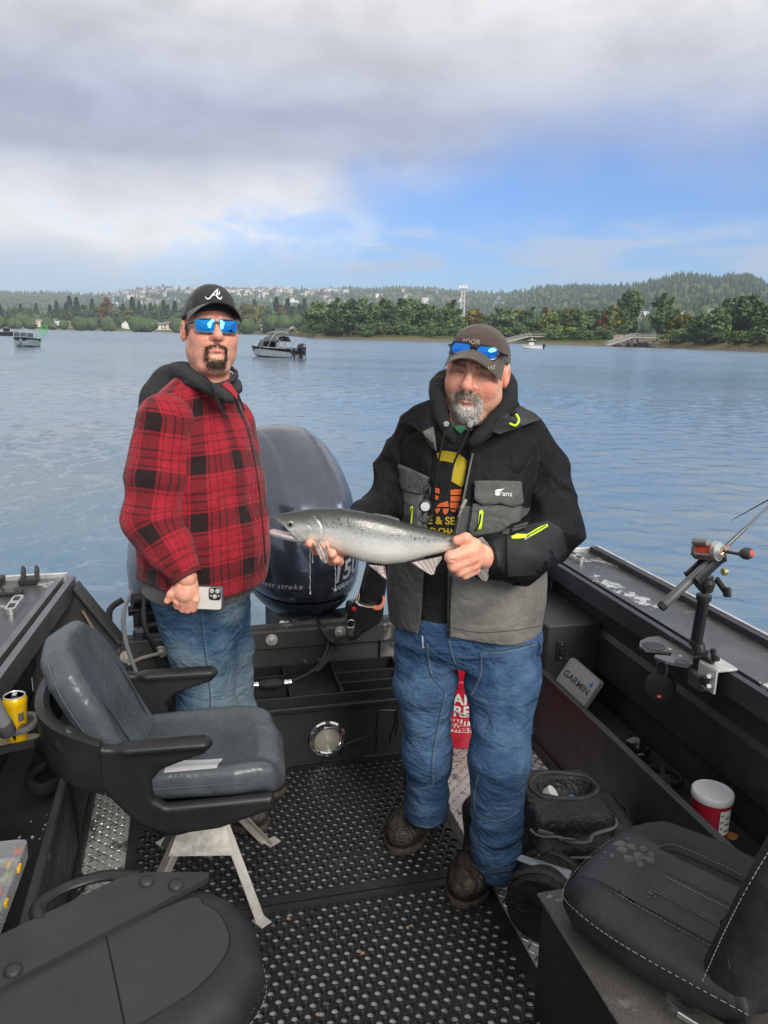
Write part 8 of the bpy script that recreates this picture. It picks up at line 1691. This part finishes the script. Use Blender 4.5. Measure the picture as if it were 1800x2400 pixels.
mb = MB(); mb.add([PW(u, v, y) for u, v, y in [(1055, 992, 2.145), (1072, 998, 2.125), (1092, 996, 2.13), (1090, 1005, 2.12), (1080, 1016, 2.112), (1068, 1006, 2.115)]], [(0, 1, 2, 3, 4, 5)]); o = wpart(mb.build('tee_shirt_collar', M('green tee shirt', (.012, .10, .045), .85), m2), m2); o.modifiers.new('thickness', 'SOLIDIFY').thickness = .006
rt = PW(996, 1185, 2.055); mb = MB(); mb.T = None; mb.lathe([(.016, 0), (.018, .004), (.018, .010), (.014, .013), (.001, .0135)], 24, 0, Matrix.Translation(rt) @ rotm(R(90))); wpart(mb.build('gear_retractor', blackp, m2, True), m2); mb = MB(); mb.lathe([(.0125, .0137), (.001, .0145)], 24, 0, Matrix.Translation(rt) @ rotm(R(90))); wpart(mb.build('retractor_face', M('pale badge', (.6, .6, .6), .4), m2), m2)
mb = MB(); mb.tube(spline([PW(1000, 1135, 2.07), PW(1008, 1150, 2.06), PW(1002, 1168, 2.06), PW(992, 1150, 2.065)], 6, True), .003, 7, closed=True); wpart(mb.build('carabiner', blackp, m2, True), m2); mb = MB(); mb.tube(spline([PW(992, 1200, 2.06), PW(985, 1215, 2.055), PW(1000, 1225, 2.05), PW(1012, 1205, 2.055)], 6), .0045, 7); wpart(mb.build('tool_cord', blackp, m2, True), m2)
mb = MB(); mb.tube([PW(1092, 1170, 2.05), PW(1082, 1192, 2.045)], .006, 10); mb.tube(spline([PW(1082, 1192, 2.045), PW(1077, 1205, 2.04), PW(1073, 1212, 2.04)], 4), .0018, 6); wpart(mb.build('line_tool', M('tan metal tool', (.42, .38, .30), .35, .6), m2, True), m2)
# head, beard, eyes
H2 = Matrix.Translation(PW(1118, 868, 2.235)) @ rotm(0, 0, R(-17)) @ rotm(R(3), R(7), 0)
V, F = surfnet(lambda P: headf(P, 1.07), (-.115, -.14, -.235), (.115, .125, .135), .0026); N2 = vnormals(V, F); C = headcol(V, .85); A = np.array(H2, np.float32); Vh = V @ A[:3, :3].T + A[:3, 3]
x, y, z = np.abs(V[:, 0]), V[:, 1], V[:, 2]; mo_ = np.exp(-((z + .0565 + .30 * x) / .0080) ** 2) * (x < .034) * (y < -.06); chn = np.exp(-((z + .114) / .021) ** 4) * np.exp(-(x / .036) ** 4) * (y < -.04); sd = np.exp(-((x - .033) / .007) ** 2) * ((z < -.066) & (z > -.11)) * (y < -.05); lipm = np.exp(-((z + .076) / .0115) ** 4) * (x < .026)
st_ = .10 * ((z < -.05) & (z > -.13) & (y < .02)) * (x < .085); brd = np.clip(mo_ + 1.1 * chn + .9 * sd, 0, 1.2) * (1 - .95 * lipm); k = np.clip(brd, 0, 1)[:, None] * .45 + (st_[:, None] * .3); C = C * (1 - k) + np.array([.20, .165, .14]) * k
# gripping left hand and right hand under the fish
def hand2(P):
    d = fcap(P, PW(1150, 1306, 1.99), PW(1110, 1300, 1.945), .034, .034); d = smin(d, fell(P, PW(1096, 1302, 1.925), (.034, .030, .048)), .02)
    for (a_, b_, c_, r_) in [((1108, 1290, 1.905), (1058, 1306, 1.885), (1062, 1312, 1.93), .0165), ((1110, 1308, 1.905), (1064, 1327, 1.888), (1068, 1326, 1.93), .0145), ((1112, 1324, 1.912), (1076, 1339, 1.898), (1080, 1334, 1.935), .0132), ((1114, 1336, 1.922), (1090, 1347, 1.912), (1092, 1340, 1.945), .0115)]: d = smin(d, fchain(P, [PW(*a_), PW(*b_), PW(*c_)], [r_ * 1.1, r_, r_ * .9], .008), .008)
    d = smin(d, fchain(P, [PW(1112, 1278, 1.925), PW(1092, 1262, 1.905), PW(1070, 1266, 1.905)], [.017, .014, .011], .01), .012); d = smax(d, -fcap(P, PW(1058, 1313, 1.868), PW(1090, 1318, 1.872), .0018), .004); return d + .0009 * snoise(P, 140, 3)
Va, Fa = surfnet(hand2, (PW(1040, 1300, 1.9).x - .02, 1.84, PW(1080, 1360, 1.9).z - .02), (PW(1160, 1300, 1.99).x + .04, 2.05, PW(1080, 1245, 1.9).z + .03), .003)
def hand3(P):
    d = fcap(P, PW(832, 1250, 2.05), PW(800, 1276, 1.985), .028, .032); d = smin(d, fell(P, PW(782, 1285, 1.965), (.040, .035, .022)), .02)
    for (a_, b_, c_, r_) in [((765, 1288, 1.95), (742, 1290, 1.90), (727, 1273, 1.853), .0118), ((772, 1292, 1.94), (762, 1302, 1.89), (761, 1277, 1.845), .0122), ((784, 1296, 1.94), (779, 1314, 1.89), (778, 1297, 1.845), .0118), ((796, 1296, 1.94), (795, 1316, 1.90), (788, 1312, 1.862), .0105)]: d = smin(d, fchain(P, [PW(*a_), PW(*b_), PW(*c_)], [r_ * 1.1, r_, r_], .008), .008)
    return d + .0008 * snoise(P, 140, 5)
Vb, Fb = surfnet(hand3, (PW(700, 1290, 1.88).x - .01, 1.81, PW(780, 1330, 1.9).z - .02), (PW(840, 1250, 2.06).x + .03, 2.10, PW(830, 1225, 2.05).z + .03), .003)
Vt, Ft = surfnet(lambda P: smin(ftower(P, [(l[0], l[1], l[2], l[3] * .8, l[4] * .8) for l in lv2], 0), smin(fchain(P, sR, [.06, .055, .05, .04, .034], .03), fchain(P, sL_, [.055, .05, .045, .036, .030], .03), .02), .04), (-.2, 1.9, .8), (.68, 2.56, 1.53), .016)
bodymesh([(Vh, F, C), (Va, Fa, handcol(Va, [PW(1058, 1306, 1.87), PW(1064, 1327, 1.87), PW(1076, 1339, 1.88), PW(1070, 1266, 1.9)])), (Vb, Fb, handcol(Vb, [PW(727, 1273, 1.85), PW(761, 1277, 1.845), PW(778, 1297, 1.845)])), (Vt, Ft, np.tile(SKIN, (len(Vt), 1)))], m2)
gcol = np.array([[.62, .60, .56], [.52, .48, .43], [.70, .69, .66], [.36, .31, .27]]); dcol = np.array([[.22, .17, .13], [.34, .28, .23], [.50, .46, .42], [.16, .12, .09]])
strands(V, N2, np.clip(chn + .7 * sd, 0, 1) * (1 - .95 * lipm) + 1e-9, 3600, .0085, (0, -.15, -1), 7, hairm, 'beard', m2, .0008, gcol, H2).location = -m2.location; strands(V, N2, mo_ + 1e-9, 1700, .0065, (0, -.2, -1), 8, hairm, 'moustache', m2, .0008, dcol, H2).location = -m2.location
brw = np.exp(-((z - .019 + .10 * np.abs(x - .03)) / .0035) ** 2) * ((x > .012) & (x < .052)) * (y < -.05); strands(V, N2, brw + 1e-9, 380, .006, (.3, -.2, .1), 9, hairm, 'eyebrows', m2, .0007, dcol, H2).location = -m2.location
ew = M('eye white', (.55, .50, .48), .2, var=.03); ei = M('dark iris', (.03, .022, .018), .1)
for sg in (-1, 1):
    mb = MB(); mb.T = H2; mb.lathe([(.0005, -.0100), (.006, -.0080), (.0096, -.003), (.0096, .003), (.006, .0080), (.0005, .0100)], 20, 0, Matrix.Translation((sg * .031, -.0795, -.003)) @ rotm(R(90))); eo = wpart(mb.build('eye', ew, m2, True), m2); mb = MB(); mb.T = H2; mb.lathe([(.0048, .0088), (.0035, .0098), (.0005, .0102)], 18, 0, Matrix.Translation((sg * .031, -.0795, -.003)) @ rotm(R(90))); mb.build('iris', ei, eo, True)
    mb = MB(); mb.T = H2; mb.tube(spline([(sg * .018, -.0925, -.003), (sg * .026, -.0960, .0010), (sg * .034, -.0955, .0010), (sg * .044, -.0890, -.003)], 5), .0008, 6); wpart(mb.build('lash_line', M('dark lash', (.03, .02, .016), .6), m2, True), m2)
capb = clothmat('brown cap canvas', (.072, .050, .040), .85, 600.); capb2 = clothmat('olive brown brim', (.080, .064, .050), .85, 600.)
cap2, br2 = cap(m2, H2, capb, capb2, M('dark under brim', (.03, .024, .02), .85), -.004, .070, .036, .022)
glasses(m2, H2, framek, mirror_lens('deep blue mirror lens', (.03, .24, .80, 1), (.08, .08, .70, 1)), .063, -.104, .058, .034, .115, R(-16), .01, .014, True, .0032, .0)
bvc2 = bvh_of(cap2, False); bvb2 = bvh_of(br2, False); tan = M('tan embroidery', (.42, .36, .28), .8)
pxtext('cap_lettering', 'PDOR', 1103, 801, 16, bvc2, tan, m2, R(4), .003, parent=None, shear=.2); pxtext('brim_year', '2022', 1146, 865, 16, bvb2, tan, m2, R(-20), .002); pxtext('cap_side_lettering', 'PORT', 1173, 851, 11, bvc2, tan, m2, R(25), .002)
# jeans
j2 = [[PW(1000, 1500, 2.28), PW(996, 1600, 2.27), PW(1003, 1770, 2.27), PW(1000, 1925, 2.34)], [PW(1182, 1500, 2.26), PW(1178, 1600, 2.22), PW(1170, 1790, 2.13), PW(1160, 2040, 2.15)]]
def jf2(P):
    l = fchain(P, j2[0], [.104, .088, .070, .070], .05); r_ = fchain(P, j2[1], [.116, .102, .082, .074], .05); d = smin(l, r_, .012); hip = ftower(P, [(.74, X2(1092, 1540), Yc - .02, .15, .12), (.80, X2(1092, 1510), Yc - .02, .205, .15), (.90, X2(1092, 1450), Yc - .02, .212, .165)], 0, .03); d = smin(d, hip, .04)
    d = d + folds(P, 5, .019, 22, (.7, .7, 1.6)) * (.40 + .8 * sst(P[2], .34, .16) + .5 * np.exp(-((P[2] - .70) / .07) ** 2) + .4 * np.exp(-((P[2] - .46) / .08) ** 2)) + .003 * snoise(P, 14, 9) + folds(P, 7, .006, 46, (.8, .8, 1.5))
    ft = np.where(P[0] < .255, .125, .055); return smax(d, ft - P[2], .008)
jn2 = wpart(organic('jeans', jf2, (-.03, 2.0, .03), (.54, 2.55, .93), .0085, jean2, m2), m2); bvj2 = bvh_of(jn2, False); fade = M('faded knee denim', (.07, .14, .26), .9)
for nm, pts in (('pocket_seam', [(1125, 1530), (1124, 1570), (1115, 1600), (1100, 1625)]), ('pocket_seam', [(1128, 1526), (1180, 1524), (1250, 1508)]), ('pocket_seam', [(998, 1505), (1004, 1560), (1015, 1590), (1042, 1622)]), ('knee_patch_seam', [(1042, 1622), (1025, 1700), (1012, 1780), (1012, 1838)]), ('knee_patch_seam', [(938, 1825), (965, 1845), (1012, 1838)]), ('knee_patch_seam', [(1112, 1908), (1150, 1920), (1190, 1912), (1212, 1895)]), ('knee_patch_seam', [(1110, 1905), (1108, 1860), (1118, 1810)]), ('fly_seam', [(1050, 1500), (1056, 1530), (1064, 1552)]), ('hem_stitch', [(958, 1928), (1000, 1935), (1050, 1935)]), ('hem_stitch', [(1092, 2032), (1140, 2040), (1190, 2035)])):
    pxline(nm, pts, bvj2, .0019, MATS['dark seam denim'], m2, .0006); pxline('stitching', [(u + 4, v + 4) for u, v in pts], bvj2, .0009, thread, m2, .001, n=22, dash=1)
mb = MB(); mb.tube(spline([PW(1258, 1490, 2.20), PW(1268, 1510, 2.19), PW(1266, 1533, 2.19), PW(1254, 1532, 2.19)], 5), .006, 7, flat=.3); wpart(mb.build('hammer_loop', jean2, m2, True), m2)
mb = MB(); mb.tube([PW(990, 1490, 2.08), PW(991, 1508, 2.075), PW(992, 1518, 2.075)], [.004, .003, .004], 7); wpart(mb.build('zip_pull', stain, m2, True), m2)
fl = lambda u, v: Vector((*(CAMP + (PW(u, v, 1.) - CAMP) * (CAMH / (CAMH - PW(u, v, 1.).z)))[:2], 0))
tL, tR = fl(940, 2000), fl(1085, 2125); boot(m2, tL + Vector((.10, .24, 0)), tL + Vector((-.02, .0, 0))); boot(m2, tR + Vector((.10, .25, 0)), tR + Vector((-.01, .0, 0)))
# ------------------------------------------------------------------ the salmon
fy = 1.895; f0 = PW(640, 1240, fy); sal = thing('salmon', 'silver salmon with open mouth held across by the man in the fishing jacket', 'fish', PW(860, 1280, fy)); mpp = (PW(740, 1240, fy).x - f0.x) / 100
fxs = [628, 636, 650, 670, 700, 725, 750, 800, 850, 900, 950, 1000, 1050, 1080, 1110]; ftp = [1210, 1206, 1204, 1201, 1196, 1191, 1189, 1190, 1199, 1211, 1227, 1243, 1260, 1266, 1266]; fbt = [1254, 1257, 1262, 1267, 1273, 1278, 1281, 1297, 1318, 1328, 1325, 1313, 1304, 1299, 1304]
fth = [.015, .018, .021, .024, .028, .032, .033, .035, .036, .035, .031, .024, .016, .013, .010]
def fishloc(P): return 640 + (P[0] - f0.x) / mpp, 1240 - (P[2] - f0.z) / mpp + .024 * (P[0] - f0.x) / mpp, P[1] - (fy + .05 * np.clip((P[0] - f0.x - .2) / .3, 0, 1) ** 1.5)
wedge = [(600, 1213), (640, 1211), (650, 1215), (668, 1227), (692, 1255), (664, 1249), (642, 1243), (632, 1242), (600, 1241)]
def fishf(P):
    u, v, w = fishloc(P); tp, bt_, th = np.interp(u, fxs, ftp), np.interp(u, fxs, fbt), np.interp(u, fxs, fth); c_ = (tp + bt_) / 2; a = (bt_ - tp) / 2 * mpp; hh = (c_ - v) * mpp
    d = ((np.abs(hh / a) ** 2.1 + np.abs(w / th) ** 2.1) ** (1 / 2.1) - 1) * np.minimum(a, th); d = smax(d, (632 - u) * mpp, .006); d = smax(d, (u - 1108) * mpp, .004)
    wd = fpoly(u * mpp, v * mpp, [(q[0] * mpp, q[1] * mpp) for q in wedge]); d = smax(d, -np.maximum(wd, -.2), .003)
    gl = np.abs(np.sqrt(((u - 716) * .95) ** 2 + (v - 1238) ** 2) - 41) * mpp; d = d + .0024 * np.exp(-(gl / .0022) ** 2) * (u > 735) * (v > 1205) + .0012 * np.exp(-((np.sqrt((u - 712) ** 2 + (v - 1245) ** 2) - 26) * mpp / .002) ** 2) * (u > 700)
    d = d + .0016 * np.exp(-((v - 1213 - (u - 645) * .95) * mpp / .0016) ** 2) * (u < 698); return d
fishm, t, b = emptymat('silver salmon skin'); A_ = t.attr('puv'); u_, v_, w_ = t.sep(A_)
base = t.ramp(v_, [(.0, (.66, .62, .56)), (.30, (.78, .75, .69)), (.54, (.68, .68, .65)), (.68, (.28, .285, .26)), (.80, (.095, .10, .088)), (1., (.035, .038, .036))])
scv = t.comb(t.m('MULTIPLY', u_, 330.), t.m('MULTIPLY', w_, 330.), 0.); sc1 = t.voro(scv, 1., 'F1', 0); base = t.mix(t.mr(sc1, .1, .6, 0., .30, False), base, t.mix(1., base, (.45, .46, .46, 1), 'MULTIPLY'))
sv = t.comb(t.m('MULTIPLY', u_, 105.), t.m('MULTIPLY', w_, 105.), 0.); sp_ = t.voro(sv, 1., 'F1', 0); spm = t.m('MULTIPLY', t.mr(t.m('ADD', sp_, t.m('MULTIPLY', t.noise(sv, 2.2), .25)), .37, .30), t.m('MULTIPLY', t.mr(v_, .54, .66), t.mr(u_, .115, .14)))
base = t.mix(t.m('MULTIPLY', spm, .9), base, (.010, .011, .010)); hd_ = t.mr(u_, .135, .095); base = t.mix(t.m('MULTIPLY', hd_, t.mr(v_, .62, .45)), base, t.mix(t.mr(t.noise(t.comb(u_, w_, 0.), 60., 4), .4, .6), (.42, .43, .42), (.62, .60, .54)))
mouth = t.attr('col', 'Color'); mf = t.sep(mouth)[0]; base = t.mix(mf, base, (.50, .33, .32)); t.set(b.inputs['Base Color'], base); t.set(b.inputs['Metallic'], t.m('MULTIPLY', t.m('SUBTRACT', 1., mf), t.mr(v_, .2, .6, .12, .4))); t.set(b.inputs['Roughness'], t.mr(t.noise(t.comb(u_, w_, 0.), 80., 3), .3, .7, .24, .38, False)); b.inputs['Coat Weight'].default_value = .35; b.inputs['Coat Roughness'].default_value = .12
t.set(b.inputs['Normal'], t.bump(sc1, .30, .0012))
def fuv(V):
    u, v, w = fishloc([V[:, 0], V[:, 1], V[:, 2]]); tp, bt_ = np.interp(u, fxs, ftp), np.interp(u, fxs, fbt); return np.stack([(u - 640) * mpp, np.clip((bt_ - v) / (bt_ - tp), 0, 1), v * mpp], 1)
def fcol(V):
    u, v, w = fishloc([V[:, 0], V[:, 1], V[:, 2]]); wd = fpoly(u * mpp, v * mpp, [(q[0] * mpp, q[1] * mpp) for q in wedge]); k = np.exp(-np.maximum(wd, 0) / .0022) * (u < 700) * (np.abs(w) < .03); return np.stack([k, k, k], 1)
fo = organic('body', fishf, (f0.x - .03, fy - .05, PW(850, 1345, fy).z), (PW(1115, 1280, fy).x + .01, fy + .12, PW(760, 1175, fy).z), .0032, fishm, sal, uv=fuv, col=fcol); fo.location = -sal.location
ec = PW(681, 1228, fy - .0285); mb = MB(); T = Matrix.Translation(ec) @ rotm(R(90), 0, 0); mb.lathe([(.0085, -.004), (.0085, .001), (.0070, .003), (.0045, .0042)], 22, 0, T); mb.lathe([(.0045, .0043), (.003, .0048), (.0003, .005)], 18, 1, T); o = mb.build('eye', [M('fish eye ring', (.26, .25, .20), .2, .4), M('fish pupil', (.008, .008, .008), .05)], sal, True); o.location = -sal.location
finm, t, b = emptymat('translucent fin'); P = t.obj(); t.set(b.inputs['Base Color'], t.mix(t.mr(t.noise(P, 60., 3), .4, .6), (.22, .17, .15), (.40, .31, .28))); b.inputs['Roughness'].default_value = .3; b.inputs['Coat Weight'].default_value = .3; b.inputs['Alpha'].default_value = .93
def fin(root_a, root_b, tips, y, name, mat=finm, ydip=0., n=12):
    A_, B_ = Vector((*root_a, 0)), Vector((*root_b, 0)); ed = [Vector((u, v, 0)) for u, v in tips]; E = spline(ed, 8); mb = MB(); rows = []
    for i in range(n + 1):
        s_ = i / n; p_ = A_.lerp(B_, s_); e_ = E[round(s_ * (len(E) - 1))]; rows.append([PW(p_.lerp(e_, k / 6).x, p_.lerp(e_, k / 6).y, y - ydip * k / 6 - .0012 * (i % 2)) for k in range(7)])
    V_ = [q for r_ in rows for q in r_]; mb.add(V_, [(i * 7 + k, i * 7 + k + 1, (i + 1) * 7 + k + 1, (i + 1) * 7 + k) for i in range(n) for k in range(6)]); o = mb.build(name, mat, sal); o.location = -sal.location; o.modifiers.new('thickness', 'SOLIDIFY').thickness = .0016
    for i in range(0, n + 1, 1): pass
    mb = MB()
    for r_ in rows: mb.tube(r_, [.0014, .0013, .0011, .0009, .0007, .0005, .0003], 5)
    mb.build('fin_rays', M('fin rays', (.16, .12, .11), .4), o, True); return o
fin((733, 1272), (760, 1266), [(742, 1290), (752, 1310), (764, 1320), (769, 1308), (769, 1292), (768, 1282)], fy - .054, 'pectoral_fin', finm, .010); fin((864, 1324), (900, 1327), [(884, 1340), (904, 1358), (905, 1345), (903, 1330)], fy - .018, 'pelvic_fin', finm, .006); fin((965, 1318), (1035, 1304), [(985, 1332), (1008, 1346), (1018, 1344), (1022, 1330), (1036, 1310)], fy + .01, 'anal_fin', M('pale anal fin', (.42, .36, .33), .35, alpha=.95), .004); fin((868, 1207), (915, 1218), [(880, 1204), (925, 1212), (938, 1222), (934, 1232), (918, 1226)], fy + .004, 'dorsal_fin', M('dark dorsal fin', (.10, .10, .092), .4), -.004)
fin((1100, 1270), (1100, 1303), [(1130, 1258), (1150, 1285), (1150, 1325), (1140, 1362), (1122, 1352)], fy + .058, 'tail_fin', M('grey tail fin', (.20, .19, .175), .4), -.004)
dr = thing('water_drip', 'threads of water dripping from the fingers under the salmon', 'drip', PW(727, 1395, 1.85)); gl_ = M('clear drip', (.75, .78, .8), .05, trans=.6, ior=1.33, var=.0)
for u, v0, v1 in ((727, 1282, 1392), (733, 1290, 1318), (786, 1318, 1384)):
    mb = MB(); k = 14; mb.tube([PW(u + (.8 * math.sin(i * 2.)), v0 + (v1 - v0) * i / k, 1.852) for i in range(k + 1)], [.0005 + .0004 * (i % 3 == 0) + .0018 * (i == k) for i in range(k + 1)], 6); o = mb.build('thread', gl_, dr, True); o.location = -dr.location
# ------------------------------------------------------------------ the morning air over the valley
hm = bpy.data.materials.new('haze'); hm.use_nodes = True; t = NT(hm.node_tree); t.N.clear()
pv = t.node('ShaderNodeVolumePrincipled', {'Color': (.74, .86, 1., 1), 'Density': HAZE, 'Anisotropy': .0})
t.L.new(pv.outputs[0], t.node('ShaderNodeOutputMaterial').inputs['Volume'])
mb = MB(); mb.box((0, 0, 150), (18600, 18600, 320)); tag(mb.build('haze', hm), 'pale blue morning haze over the river valley', 'haze', kind='stuff')
